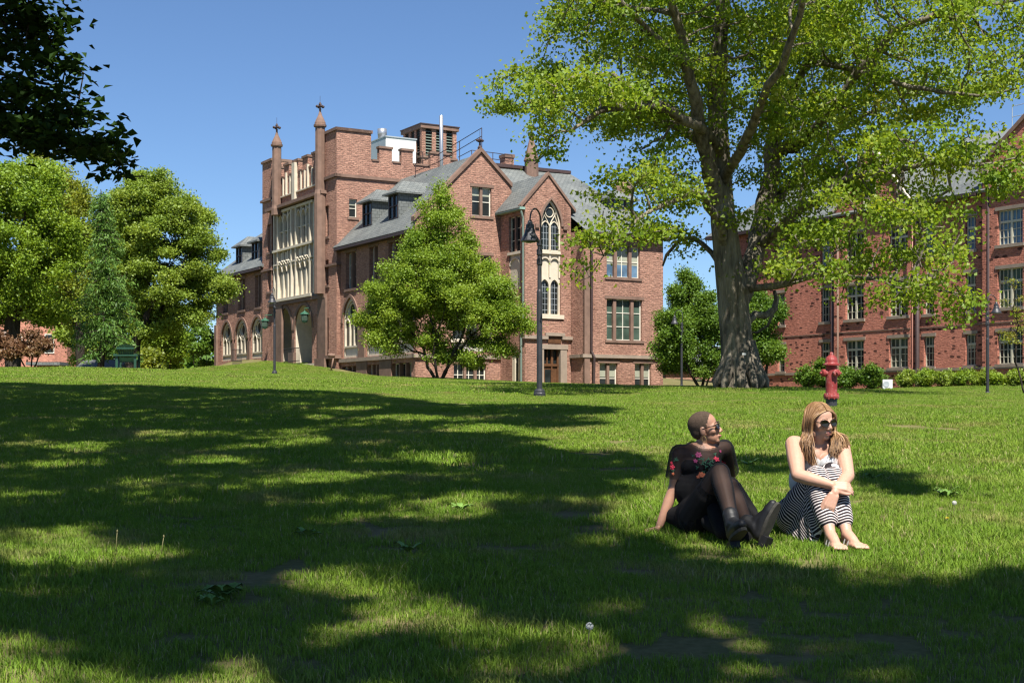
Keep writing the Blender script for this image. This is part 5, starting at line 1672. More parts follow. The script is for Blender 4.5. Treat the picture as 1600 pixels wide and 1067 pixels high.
# maple in front of the hall
crown_tree('maple_tree', 'young rounded green maple spreading in front of the hall wing', 686, 80,
           [(688, 300, 9, 26, 50), (690, 345, 26, 36, 110), (668, 385, 26, 34, 100), (711, 380, 26, 36, 100), (690, 405, 40, 40, 150), (644, 425, 32, 34, 110), (738, 425, 32, 36, 110), (690, 460, 62, 42, 220), (610, 467, 32, 30, 90), (772, 467, 32, 32, 100), (575, 505, 24, 22, 60), (635, 500, 45, 36, 150), (740, 500, 50, 36, 160), (800, 500, 34, 28, 90), (610, 535, 40, 20, 80), (690, 535, 60, 26, 150), (770, 535, 44, 20, 90), (660, 558, 40, 14, 60), (730, 558, 36, 14, 50)],
           'leaf_green', 'bark_dark', 0.7, 0.2, 170000, 0.11, 61, D=0.38, di=3, dk=0.48, spread=0.27, stems=5, flatten=0.7, up=0.30, layer=0, age=0.6, tropism=(0, 0, 0.2), clump=0.55, flat=0.8, dens=1.5)
# bushy trees flanking the oak trunk, further back
crown_tree('small_tree', 'dense bright green small tree between the hall corner and the oak trunk', 1097, 86,
           [(1066, 448, 15, 30, 90), (1058, 500, 33, 45, 240), (1096, 480, 24, 45, 200), (1045, 555, 30, 34, 170), (1090, 555, 45, 38, 260), (1115, 520, 28, 60, 200), (1070, 530, 45, 50, 260)],
           'leaf_mid', 'bark_dark', 0.8, 0.16, 90000, 0.125, 62, D=0.36, dk=0.5, spread=0.24, stems=3, flatten=0.8, age=0.6)
crown_tree('small_tree', 'dark green small tree peeping out right of the oak trunk', 1178, 72,
           [(1185, 500, 35, 45, 120), (1195, 545, 26, 30, 90), (1160, 530, 30, 40, 90)],
           'leaf_mid', 'bark_dark', 0.8, 0.13, 40000, 0.12, 63, D=0.4, dk=0.55, spread=0.25, stems=2, flatten=0.8)
# left group
crown_tree('maple_tree', 'broad leafy maple with dark trunk at the left edge of the lawn', 20, 60,
           [(20, 290, 70, 40, 150), (-40, 330, 80, 70, 230), (60, 350, 60, 55, 200), (10, 400, 100, 60, 330), (75, 420, 45, 45, 150), (-60, 430, 70, 70, 200), (30, 470, 80, 35, 200), (85, 475, 30, 25, 60), (-30, 500, 50, 20, 70)],
           'leaf_green', 'bark_dark', 2.6, 0.34, 120000, 0.115, 64, D=0.42, di=3, dk=0.6, spread=0.28, flatten=0.6, up=0.38, layer=0, clump=0.5, dens=1.3, age=0.45, droop=0.2)
crown_tree('pale_tree', 'tall pale yellow green tree rising behind the left maple', 125, 92,
           [(85, 275, 55, 35, 130), (60, 320, 70, 60, 160), (115, 330, 40, 60, 120), (90, 400, 60, 60, 140), (100, 470, 60, 50, 120)],
           'leaf_yellow', 'bark_dark', 4.0, 0.3, 40000, 0.17, 65, D=0.6, di=3.5, dk=0.9, spread=0.42, flatten=0.6, age=0.4)
crown_tree('rounded_tree', 'large rounded olive green tree standing left of the hall', 207, 84,
           [(235, 295, 55, 28, 130), (205, 330, 60, 45, 180), (275, 340, 45, 45, 160), (300, 395, 42, 50, 170), (240, 380, 70, 60, 240), (325, 440, 32, 40, 120), (345, 450, 22, 28, 70), (200, 420, 60, 60, 160), (270, 450, 60, 45, 150), (240, 500, 70, 32, 120), (180, 500, 45, 40, 90), (310, 490, 25, 18, 40), (213, 272, 10, 10, 20)],
           'leaf_olive', 'bark_dark', 2.2, 0.42, 170000, 0.135, 66, D=0.46, di=3.2, dk=0.66, spread=0.33, flatten=0.5, stems=3, fork=0.2, layer=0, age=0.5, dens=2.0, clump=0.42)
crown_tree('background_tree', 'mid green tree filling the gap behind the larch and the rounded tree', 170, 116,
           [(165, 430, 60, 70, 200), (120, 480, 55, 55, 160), (225, 500, 55, 40, 130), (165, 530, 90, 30, 140)], 'leaf_green', 'bark_dark', 1.5, 0.3, 55000, 0.2, 68, D=0.55, di=3.5, dk=0.75, spread=0.4, flatten=0.6, stems=2, clump=0.5)
# feathery conifer
def conifer(px, Y, top, label, seed, wpx):
    rng = np.random.default_rng(seed)
    b = on_ground(px, Y); zt = at(px, top, Y).z; H = zt - b.z; s = Y / F
    root = thing('larch_tree', label, 'tree', b)
    m = MB()
    lean = [0.0, 0.25, 0.1, -0.2, -0.3]
    tp = [Vector((b.x + 0.3 * math.sin(3 * f), b.y, b.z - 0.2 + (H + 0.2) * f)) for f in np.linspace(0, 1, 12)]
    m.tube(tp, [0.16 * (1 - 0.93 * f) + 0.008 for f in np.linspace(0, 1, 12)], 8)
    C, O = [], []
    for k in range(150):
        f = 0.10 + 0.88 * (k + rng.random()) / 150
        env = wpx * s * (1.0 - f) ** 0.85 * (0.35 + 0.85 * rng.random()) * (1 if f > 0.2 else 0.8) + 0.25
        a = rng.random() * 6.283
        o = Vector((b.x + 0.3 * math.sin(3 * f), b.y, b.z + H * f))
        d = Vector((math.cos(a), math.sin(a), 0))
        pts_ = [o + d * (env * q) + Vector((0, 0, -0.42 * env * q * q + 0.16 * env * q)) for q in (0, 0.3, 0.6, 0.85, 1.0)]
        m.tube(pts_, [0.03, 0.024, 0.018, 0.01, 0.004], 4)
        n = int(34 * env / 1.2) + 8
        q = rng.random(n) ** 0.8
        base = np.array([pts_[0].lerp(pts_[-1], 0)]) + np.array(d)[None] * (env * q)[:, None]
        base[:, 2] += -0.42 * env * q * q + 0.16 * env * q
        side = np.array([-d.y, d.x, 0])
        off = rng.normal(0, 0.20 + 0.06 * env, n) * (1.1 - 0.5 * q)
        base += side[None] * off[:, None]; base[:, 2] += -np.abs(off) * 0.35 + rng.normal(0, 0.06, n) - 0.10
        C.append(base); O.append(np.repeat(np.array(d)[None] * 0.6 + np.array([0, 0, -0.5]), n, 0) + side[None] * np.sign(off)[:, None] * 0.6)
    m.build('trunk', M['bark_dark'], root, True)
    C, O = np.concatenate(C), np.concatenate(O)
    C = np.repeat(C, 2, 0) + rng.normal(0, 0.07, (len(C) * 2, 3)); O = np.repeat(O, 2, 0)
    me = leaf_mesh(C, 0.21, rng, 0.3, 0.2, 0.24, None, O)
    finish(me, 'crown', M['needles'], root, False, uv=False)
conifer(156, 63, 296, 'feathery blue green larch with drooping sprays left of the green chair', 67, 62)
# background greenery between the larch and the hall
for i, (px, Y, lob, leaf, lab, nl) in enumerate([
        (262, 118, [(262, 535, 38, 30, 120)], 'leaf_green', 'bright green bush behind the lawn crest right of the chair', 9000),
        (312, 128, [(312, 535, 32, 40, 130)], 'leaf_mid', 'green bush close to the far end of the hall', 9000),
        (225, 108, [(225, 552, 24, 20, 60)], 'leaf_yellow', 'low yellow green bush directly behind the green chair', 5000),
        (130, 112, [(130, 520, 60, 40, 160)], 'leaf_olive', 'olive bush behind the larch and the grey shed', 9000)]):
    crown_tree('bush', lab, px, Y, lob, leaf, 'bark_dark', 0.8, 0.1, nl, 0.26, 70 + i, D=0.5, dk=0.8, spread=0.36, stems=3, flatten=0.7, category='bush')
crown_tree('copper_shrub', 'copper red weeping shrub beside the trunk of the left maple', 47, 56,
           [(47, 540, 24, 26, 110), (30, 552, 16, 18, 50), (64, 552, 14, 20, 50)], 'leaf_copper', 'bark_dark', 0.8, 0.08, 9000, 0.11, 75, D=0.3, dk=0.4, spread=0.18, stems=3, droop=0.8, category='shrub')
crown_tree('copper_shrub', 'copper red shrub at the left border, left of the maple trunk', -6, 56.5,
           [(-6, 545, 22, 24, 90)], 'leaf_copper', 'bark_dark', 0.8, 0.08, 6000, 0.11, 76, D=0.3, dk=0.4, spread=0.18, stems=3, droop=0.8, category='shrub')

# a belt of trees far behind everything, where the sky would meet the ground
rng = np.random.default_rng(90)
C = []
for k in range(60):
    x = -150 + 300 * k / 59 + rng.normal(0, 2); y = 210 + rng.normal(0, 8)
    h = 7 + 4 * rng.random()
    C.append(blob_points(rng, 420, (x, y, 0.5 + h * 0.5), (5.5, 4, h * 0.55), 0.5))
C = np.concatenate(C)
me = leaf_mesh(C, 1.3, rng, 0.4, 0, 0.8)
far = finish(me, 'distant_wood', M['leaf_mid'], None, False, uv=False); far['kind'] = 'stuff'
tag(far, 'distant belt of trees behind the halls, one green mass', 'wood')

# shrubs along the right hall
shr = [(1268, 79, 588, 28, 26, 'leaf_mid', 'dark rounded shrub left of the red hydrant'), (1322, 78, 596, 24, 24, 'leaf_mid', 'rounded green shrub just right of the red hydrant'),
       (1362, 77, 592, 22, 26, 'leaf_mid', 'tallest rounded green shrub next to the white air conditioner'), (1296, 80, 597, 20, 20, 'leaf_mid', 'low dark shrub hidden behind the red hydrant')]
for i, (px, Y, y, rx, ry, leaf, lab) in enumerate(shr):
    crown_tree('shrub', lab, px, Y, [(px, y, rx, ry, 130)], leaf, 'bark_dark', 0.4, 0.06, 6500, 0.12, 100 + i, D=0.25, dk=0.34, spread=0.15, stems=4, flatten=0.8, category='shrub', group='rounded shrubs by the hydrant')
row = [(1415, 80.5, 20), (1447, 79.5, 17), (1477, 78.5, 20), (1510, 78, 18), (1537, 77, 16), (1567, 76, 21), (1598, 75, 20), (1632, 74, 22)]
words = ['first', 'second', 'third', 'fourth', 'fifth', 'sixth', 'seventh', 'eighth']
for i, (px, Y, rx) in enumerate(row):
    crown_tree('hedge_shrub', f'yellow green twiggy shrub, {words[i]} from the air conditioner in the row below the windows', px, Y, [(px, 590, rx, 13, 100), (px, 600, rx * 0.6, 8, 20)], 'leaf_green' if i % 2 else 'leaf_olive', 'bark_dark', 0.35, 0.05, 3600, 0.11, 120 + i, D=0.25, dk=0.32, spread=0.14, stems=4, flatten=0.8, category='shrub', group='shrubs below the windows of the right hall')
crown_tree('sapling', 'bare twiggy sapling with sparse yellow buds at the right border', 1604, 62,
           [(1590, 470, 22, 30, 90), (1600, 520, 40, 40, 120), (1580, 440, 12, 16, 30), (1620, 470, 30, 40, 60)], 'leaf_yellow', 'bark_dark', 1.2, 0.05, 1500, 0.075, 140, D=0.3, dk=0.3, spread=0.12, stems=2, age=0.7)

# ---- the two shade trees whose shadows fall on the lawn
SH = np.array([-S3.x / S3.z, -S3.y / S3.z])     # shadow shift per metre of height
def shadow_px(P):
    """picture position where the shadow of each point lands on the lawn"""
    h = np.full(len(P), 10.0); q = P[:, :2].copy()
    for _ in range(4):
        q = P[:, :2] + SH[None] * h[:, None]
        h = P[:, 2] - ground_z(q[:, 0], q[:, 1])
    z = ground_z(q[:, 0], q[:, 1])
    yy = np.maximum(q[:, 1], 0.5)
    return CX + q[:, 0] / yy * F, HY - z / yy * F, q
def inside(px, py, ell):
    k = np.zeros(len(px), bool)
    for x, y, rx, ry in ell: k |= ((px - x) / rx) ** 2 + ((py - y) / ry) ** 2 < 1
    return k
# left tree, standing just outside the frame; only its lowest right-hand boughs hang into view
def poly_in(px, py, poly):
    k = np.zeros(len(px), bool); n = len(poly)
    for i in range(n):
        (x0, y0), (x1, y1) = poly[i], poly[(i + 1) % n]
        c = ((y0 > py) != (y1 > py)) & (px < (x1 - x0) * (py - y0) / (y1 - y0 + 1e-9) + x0)
        k ^= c
    return k
far_shade = [(-700, 596), (0, 600), (300, 607), (560, 616), (700, 632), (850, 634), (975, 640), (960, 650), (880, 652), (960, 664), (800, 676), (860, 690), (960, 702), (1010, 716), (1040, 735), (1010, 760), (900, 772), (700, 770), (600, 800), (350, 830), (160, 838), (0, 826), (-300, 870), (-900, 900)]
far_light = [(640, 655, 60, 5), (740, 672, 70, 7), (470, 690, 50, 9), (250, 680, 40, 5), (115, 700, 60, 7), (900, 700, 50, 6), (700, 720, 40, 8), (560, 640, 40, 3), (130, 640, 60, 4), (330, 720, 50, 6), (500, 655, 25, 4)]
near_shade = [(1120, 826, 46, 7), (40, 905, 120, 14), (330, 1000, 180, 14), (560, 940, 130, 16), (250, 1045, 160, 16), (60, 975, 90, 14), (650, 1065, 160, 10), (500, 1040, 120, 20), (900, 1045, 150, 20), (620, 850, 130, 36), (760, 840, 160, 40), (900, 870, 160, 36), (330, 900, 150, 34), (430, 850, 160, 34), (130, 960, 120, 28), (420, 970, 160, 36), (560, 1010, 150, 30), (960, 915, 250, 38), (1180, 908, 190, 22), (1330, 905, 120, 18), (1040, 960, 220, 42), (1250, 960, 220, 44), (1440, 965, 180, 46), (1560, 1020, 150, 60), (1330, 1030, 220, 50), (1060, 1050, 170, 36), (-100, 930, 120, 60), (1600, 930, 120, 40), (700, 930, 120, 24), (830, 960, 120, 24), (30, 890, 50, 16), (1390, 750, 55, 14), (1420, 770, 40, 8), (1190, 728, 55, 16), (960, 772, 60, 15), (850, 792, 110, 20), (1060, 822, 30, 6), (1600, 1090, 200, 60), (1200, 1100, 300, 40)]
near_light = [(1300, 1012, 60, 10), (1500, 1035, 60, 10), (1200, 1045, 80, 10), (1340, 960, 40, 7), (1400, 1055, 80, 9), (850, 1015, 120, 24), (760, 1040, 60, 14), (140, 1010, 70, 14), (480, 1010, 60, 10), (960, 950, 60, 8), (1120, 985, 60, 9), (1420, 990, 50, 9), (1560, 940, 50, 8), (60, 880, 80, 8), (240, 900, 60, 8), (70, 842, 80, 13), (455, 905, 45, 14), (690, 800, 80, 20), (640, 872, 28, 8), (90, 1035, 130, 30), (800, 1010, 110, 18), (260, 860, 24, 8), (590, 925, 20, 6), (330, 945, 30, 7), (200, 920, 30, 7), (1000, 985, 40, 7), (1250, 925, 40, 8), (1480, 905, 40, 8), (930, 850, 60, 10), (1120, 935, 30, 6), (700, 1050, 60, 12), (560, 985, 35, 8), (860, 985, 60, 12), (1370, 905, 70, 18), (520, 925, 60, 12), (1150, 1010, 60, 16), (400, 1050, 80, 18), (250, 990, 60, 10), (620, 960, 50, 10), (930, 1040, 90, 20)]
rng = np.random.default_rng(200)
def shade_tree(name, label, base, top, P, n_leaf, size, seed, trunk_h=5.0, spread=0.24, r_root=0.4, leaf_filter=None):
    b = Vector(base); b.z = gz(b.x, b.y); c = top
    nodes = [np.array([b.x, b.y, b.z - 0.2 + trunk_h * k / 10]) for k in range(11)]
    nodes += [np.array([b.x + (c[0] - b.x) * f, b.y + (c[1] - b.y) * f, b.z + trunk_h + (c[2] - b.z - trunk_h) * f]) for f in np.linspace(0.1, 0.8, 9)]
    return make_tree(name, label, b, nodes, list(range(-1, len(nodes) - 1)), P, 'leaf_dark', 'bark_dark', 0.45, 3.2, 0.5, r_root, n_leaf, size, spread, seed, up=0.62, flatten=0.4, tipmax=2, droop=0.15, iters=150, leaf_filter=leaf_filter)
def above_frame(P, margin=0.25):
    """height of the top edge of the view at each point's distance"""
    yy = np.maximum(P[:, 1], 0.01)
    return np.where(np.abs(P[:, 0]) < 0.39 * yy + 0.5, 0.2965 * yy + margin, 2.0)
# boughs hanging into the top left corner
bough = []
for x, y, rx, ry, n in ((40, 30, 85, 40, 120), (30, 110, 90, 45, 150), (95, 135, 60, 25, 70), (40, 180, 100, 40, 150), (110, 190, 50, 26, 60), (95, 225, 75, 26, 90), (160, 250, 42, 16, 40), (10, 210, 50, 30, 40), (-60, 100, 80, 120, 120), (185, 258, 20, 10, 10)):
    p = blob_points(rng, int(n * 2.4), (0, 0, 0), (1, 1, 1), 0.45); c = at(x, y, 20.5)
    bough.append(np.array(c) + p * np.array([rx * 20.5 / F, 1.4, ry * 20.5 / F]))
bough = np.concatenate(bough)
def leaf_ok(C):
    """the boughs end where the open sky begins"""
    yy = np.maximum(C[:, 1], 0.3); px = CX + C[:, 0] / yy * F; py = HY - C[:, 2] / yy * F
    inview = (C[:, 1] > 1) & (px > -5) & (px < 1605) & (py > -5)
    return ~inview | ((px < 215) & (py < 285))
# the canopy is laid out from the shade on the ground: each ground spot in shade gets foliage up along the sun's ray
gxs, gys = np.meshgrid(np.arange(-26, 9, 0.40), np.arange(4.2, 42, 0.40))
Q = np.stack([gxs.ravel(), gys.ravel()], 1) + rng.normal(0, 0.12, (gxs.size, 2))
zq = ground_z(Q[:, 0], Q[:, 1]); qx, qy = CX + Q[:, 0] / Q[:, 1] * F, HY - zq / Q[:, 1] * F
is_far = poly_in(qx, qy, far_shade) & ~inside(qx, qy, far_light)
is_near = inside(qx, qy, near_shade) & ~inside(qx, qy, near_light)
ok = (is_far | is_near) & (qx > -700)
Q, zq = Q[ok], zq[ok]
rep = np.where((Q[:, 1] <= 10.8) & (Q[:, 0] >= -2.9), 2, 3)
Q = np.repeat(Q, rep, 0); zq = np.repeat(zq, rep)
hmin = np.maximum(5.8, (0.2965 * Q[:, 1] + 0.5 - zq) / 1.18)
wA = Q[:, 1] > 23.5
wB = ~wA & ((Q[:, 1] > 10.8) | (Q[:, 0] < -2.9))
wC = ~wA & ~wB
h = hmin + rng.random(len(Q)) ** 1.5 * 3.6 + np.where(wC, 8.0, np.where(wB, 4.0, 0.0))
CAN = np.stack([Q[:, 0] - SH[0] * h, Q[:, 1] - SH[1] * h, zq + h], 1)
def lit_ok(C):
    """foliage thins out where the lawn below lies in the sun"""
    px, py, q = shadow_px(C)
    lit = inside(px, py, far_light) | inside(px, py, near_light)
    out = ~(poly_in(px, py, far_shade) | inside(px, py, near_shade))
    k = np.random.default_rng(5).random(len(C))
    left = (px < 900) & (py > 815)
    return ~((lit & (k < np.where(left, 0.70, 0.90))) | (out & (py > 590) & (px > -200) & (k < np.where(px > 950, 0.93, np.where(left, 0.58, 0.75)))))
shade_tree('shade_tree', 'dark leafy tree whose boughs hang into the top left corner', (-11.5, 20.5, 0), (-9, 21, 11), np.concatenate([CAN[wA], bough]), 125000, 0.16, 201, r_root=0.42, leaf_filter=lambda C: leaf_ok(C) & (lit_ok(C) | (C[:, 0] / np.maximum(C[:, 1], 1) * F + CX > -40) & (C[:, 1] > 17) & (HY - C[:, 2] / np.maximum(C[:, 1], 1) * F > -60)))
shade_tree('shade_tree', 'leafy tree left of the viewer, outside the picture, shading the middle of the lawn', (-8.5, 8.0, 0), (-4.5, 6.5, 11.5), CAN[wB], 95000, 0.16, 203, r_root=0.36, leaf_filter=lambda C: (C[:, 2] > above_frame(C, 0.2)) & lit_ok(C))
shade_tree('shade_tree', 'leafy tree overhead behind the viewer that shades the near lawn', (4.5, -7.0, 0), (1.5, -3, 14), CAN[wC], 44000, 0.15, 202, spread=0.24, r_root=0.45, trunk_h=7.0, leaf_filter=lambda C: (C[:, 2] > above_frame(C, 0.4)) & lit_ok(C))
# ------------------------------------------------------------------ lamps, hydrant, chair, small things
def lamp(px, Y, az, label, h=4.0):
    b = on_ground(px, Y)
    o = thing('street_lamp', label, 'street lamp', b, 'bell shaded lamp posts on the lawn')
    c = Vector(b); d = Vector((math.cos(az), math.sin(az), 0))
    m = MB()
    m.lathe(c, [(0.15, -0.1), (0.155, 0.10), (0.14, 0.12), (0.135, 0.17), (0.105, 0.2), (0.08, 0.22)], 16)
    m.build('base', M['black_metal'], o, False)
    m = MB()
    m.lathe(c, [(0.072, 0.2), (0.072, 2.68), (0.062, 2.72), (0.055, 2.74), (0.053, h - 0.02), (0.03, h)], 14)
    m.build('pole', M['black_metal'], o, False)
    m = MB()
    for z0, z1, r in ((3.38, 3.5, 0.075), (3.62, 3.74, 0.075), (h - 0.14, h - 0.02, 0.07)):
        m.lathe(c, [(r * 0.8, z0 - 0.02), (r, z0), (r, z1), (r * 0.8, z1 + 0.02)], 12)
    m.tube([c + d * -0.07 + Vector((0, 0, 3.35)), c + d * -0.07 + Vector((0, 0, h - 0.05))], 0.03, 6)
    m.build('clamp', M['black_metal'], o)
    m = MB()
    arc = [c + d * -0.06 + Vector((0, 0, 3.4)), c + d * -0.06 + Vector((0, 0, h + 0.45))]
    for q in np.linspace(0.1, 1, 9):
        a = math.pi * (1 - q)
        arc.append(c + d * (0.19 + 0.25 * math.cos(a)) + Vector((0, 0, h + 0.47 + 0.30 * math.sin(a))))
    arc.append(c + d * 0.44 + Vector((0, 0, h + 0.42)))
    m.tube(arc, 0.021, 8)
    m.build('gooseneck', M['black_metal'], o, True)
    hc = c + d * 0.44
    m = MB()
    z = h - 0.06
    m.lathe(hc, [(0.03, z + 0.52), (0.05, z + 0.49), (0.065, z + 0.46), (0.07, z + 0.42), (0.105, z + 0.40), (0.11, z + 0.30), (0.125, z + 0.27), (0.135, z + 0.20), (0.165, z + 0.13), (0.215, z + 0.06), (0.235, z + 0.0), (0.235, z - 0.025), (0.22, z - 0.025), (0.2, z + 0.05), (0.1, z + 0.12)], 20)
    m.build('lamp_shade', M['black_metal'], o, False)
    m = MB(); m.lathe(hc, [(0.205, z - 0.005), (0.19, z - 0.025), (0.12, z - 0.05), (0.02, z - 0.06)], 16); m.build('lens', M['glass_green'], o, True)
lamp(843, 35, math.radians(236), 'nearest black lamp post with bell shade, in front of the stair bay')
lamp(429, 76, math.radians(262), 'black lamp post in front of the tower porch')
lamp(1543, 65, math.radians(8), 'black lamp post in front of the right hall windows')
lamp(1065, 84, math.radians(160), 'black lamp post against the green tree left of the oak trunk')

# hydrant
t = NT('weathered_red_paint')
n1 = t.noise(t.pos(), 14, 6, 0.7); n2 = t.noise(t.pos(), 5, 4)
sep = t.node('ShaderNodeNewGeometry'); sx = t.node('ShaderNodeSeparateXYZ'); t.link(sep.outputs['Normal'], sx.inputs[0])
c = t.mix(t.ramp(n2, [(0.35, (0, 0, 0)), (0.7, (1, 1, 1))]), (0.21, 0.022, 0.022, 1), (0.30, 0.06, 0.055, 1))
c = t.mix(t.ramp(n1, [(0.56, (0, 0, 0)), (0.68, (0.85, 0.85, 0.85))]), c, (0.46, 0.30, 0.29, 1))
c = t.mix(t.ramp(n1, [(0.26, (0.9, 0.9, 0.9)), (0.36, (0, 0, 0))]), c, (0.10, 0.04, 0.03, 1))
t.col(c); t.rough(0.55, 0.4); t.bump(n1, 0.3, 0.01)
M['red_paint'] = t.m
b = on_ground(1299, 24.4)
hy = thing('fire_hydrant', 'weathered red fire hydrant on a black stub standing in the lawn', 'fire hydrant', b)
m = MB(); m.lathe(b, [(0.115, -0.1), (0.115, 0.0), (0.10, 0.01), (0.10, 0.21)], 18); m.build('stub', M['black_metal'], hy)
m = MB(); m.lathe(b, [(0.10, 0.16), (0.135, 0.17), (0.14, 0.20), (0.135, 0.235), (0.105, 0.24), (0.102, 0.26), (0.102, 0.70), (0.108, 0.72)], 20)
m.build('barrel', M['red_paint'], hy)
m = MB(); m.lathe(b, [(0.095, 0.70), (0.095, 0.745), (0.15, 0.75), (0.152, 0.775), (0.12, 0.785), (0.112, 0.80), (0.108, 0.85), (0.09, 0.895), (0.06, 0.915), (0.055, 0.93), (0.045, 0.935)], 20)
m.build('bonnet', M['red_paint'], hy)
m = MB(); m.lathe(b, [(0.038, 0.93), (0.036, 0.97), (0.02, 0.985)], 5); m.build('operating_nut', M['red_paint'], hy)
for ax, zc, ln, r, nm in (((-0.95, -0.3, 0), 0.615, 0.185, 0.058, 'hose_outlet'), ((0.35, -0.94, 0), 0.62, 0.165, 0.052, 'hose_outlet'), ((0.95, 0.3, 0), 0.615, 0.15, 0.05, 'hose_outlet')):
    m = MB(); c = b + Vector((0, 0, zc))
    m.lathe(c, [(r * 0.9, 0.06), (r * 0.9, ln - 0.055), (r * 1.18, ln - 0.05), (r * 1.18, ln), (r * 0.9, ln + 0.008), (0.022, ln + 0.012), (0.02, ln + 0.045)], 14, axis=ax)
    m.build(nm, M['red_paint'], hy)
m = MB()
for k in range(8):
    a = 2 * math.pi * k / 8 + 0.2
    p = b + Vector((0.122 * math.cos(a), 0.122 * math.sin(a), 0.15)); m.lathe(p, [(0.014, 0), (0.014, 0.105), (0.01, 0.11)], 6)
m.build('flange_bolts', M['red_paint'], hy)

# green slatted garden chair seen from behind
b = on_ground(198.5, 57)
ch = thing('garden_chair', 'dark green slatted wooden garden chair seen from behind at the lawn crest', 'chair', b)
M['green_paint'] = plain('dark_green_paint', (0.018, 0.06, 0.035), 0.4, 0.2, 5.0, spec=0.5)
def cbox(mb, x0, x1, y0, y1, z0, z1): mb.box(b.x + x0, b.x + x1, b.y + y0, b.y + y1, b.z + z0, b.z + z1)
m = MB()
for k in range(7):
    x = -0.33 + 0.095 * k; top = 1.06 - 0.07 * ((k - 3) / 3.0) ** 2 - 0.02
    m.hexa([(b.x + x * 0.86, b.y - 0.02, b.z + 0.32), (b.x + x * 0.86 + 0.078, b.y - 0.02, b.z + 0.32), (b.x + x * 0.86 + 0.078, b.y + 0.0, b.z + 0.32), (b.x + x * 0.86, b.y + 0.0, b.z + 0.32),
            (b.x + x * 1.05, b.y - 0.30, b.z + top), (b.x + x * 1.05 + 0.088, b.y - 0.30, b.z + top), (b.x + x * 1.05 + 0.088, b.y - 0.28, b.z + top), (b.x + x * 1.05, b.y - 0.28, b.z + top)])
m.build('backrest', M['green_paint'], ch)
m = MB(); cbox(m, -0.36, 0.37, -0.30, -0.265, 0.84, 0.90); cbox(m, -0.5, 0.5, -0.25, -0.19, 0.555, 0.61); m.build('back_rail', M['green_paint'], ch)
for s in (-1, 1):
    m = MB(); cbox(m, s * 0.43 - 0.07, s * 0.43 + 0.07, -0.24, 0.55, 0.611, 0.64); m.build('armrest', M['green_paint'], ch)
    m = MB(); cbox(m, s * 0.38 - 0.05, s * 0.38 + 0.05, -0.18, -0.14, -0.05, 0.61); m.build('leg', M['green_paint'], ch)
    m = MB(); cbox(m, s * 0.38 - 0.05, s * 0.38 + 0.05, 0.42, 0.46, -0.05, 0.61); m.build('leg', M['green_paint'], ch)
m = MB()
for k in range(6): cbox(m, -0.33, 0.33, -0.02 + k * 0.1, 0.06 + k * 0.1, 0.30 + k * 0.025, 0.325 + k * 0.025)
m.build('seat', M['green_paint'], ch)

# white air conditioners by the hedge
def aircon(px, py, Y, w, h, label):
    x = (px - CX) / F * Y; z = gz(x, Y)
    o = thing('air_conditioner', label, 'air conditioner', (x, Y, z))
    m = MB(); m.box(x - w / 2, x + w / 2, Y, Y + 0.35, z + 0.08, z + h)
    m.build('casing', M['white_metal'], o)
    fr = Fr((x - w / 2, Y), (1, 0), (0, -1))
    m = MB(); c = Vector((x - 0.08, Y, z + h * 0.54))
    m.lathe(c, [(0.02, 0.004), (h * 0.32, 0.004), (h * 0.33, 0.012), (h * 0.30, 0.02), (h * 0.06, 0.012)], 18, axis=(0, -1, 0)); m.build('fan_grille', M['grey_metal'], o)
    m = MB()
    for s in (-0.35, 0.35): m.box(x + s * w - 0.05, x + s * w + 0.05, Y - 0.04, Y + 0.4, z - 0.05, z + 0.078)
    m.build('foot', M['grey_metal'], o)
aircon(1387, 604, 76.5, 0.55, 0.55, 'white air conditioner box beside the rounded shrubs')

# a worn straw-coloured track along the far edge of the shade
t = NT('worn_track')
n = t.noise(t.pos(), 7, 5, 0.7)
t.col(t.ramp(n, [(0.35, (0.17, 0.17, 0.06)), (0.65, (0.34, 0.28, 0.14))])); t.rough(0.95, 0.1); t.bump(n, 0.5, 0.03)
tr_pts = []
for px, py in ((-200, 593), (0, 596.5), (150, 600), (300, 604), (450, 609), (600, 615), (740, 619.5)):
    Yd = depth_of(px, py); tr_pts.append(((px - CX) / F * Yd, Yd))
xs = np.linspace(tr_pts[0][0], tr_pts[-1][0], 60); ys = np.interp(xs, [p[0] for p in tr_pts], [p[1] for p in tr_pts])
m = MB(); rowv = []
for x, y in zip(xs, ys):
    for k in range(5):
        yy = y + (k - 2) * 0.28 + 0.12 * math.sin(x * 2.1 + k); rowv.append((x, yy, gz(x, yy) + 0.008 + 0.008 * (2 - abs(k - 2))))
m.add(rowv, [(i * 5 + k, i * 5 + k + 1, i * 5 + k + 6, i * 5 + k + 5) for i in range(59) for k in range(4)])
tk = m.build('path', t.m, None, True); tk['kind'] = 'structure'

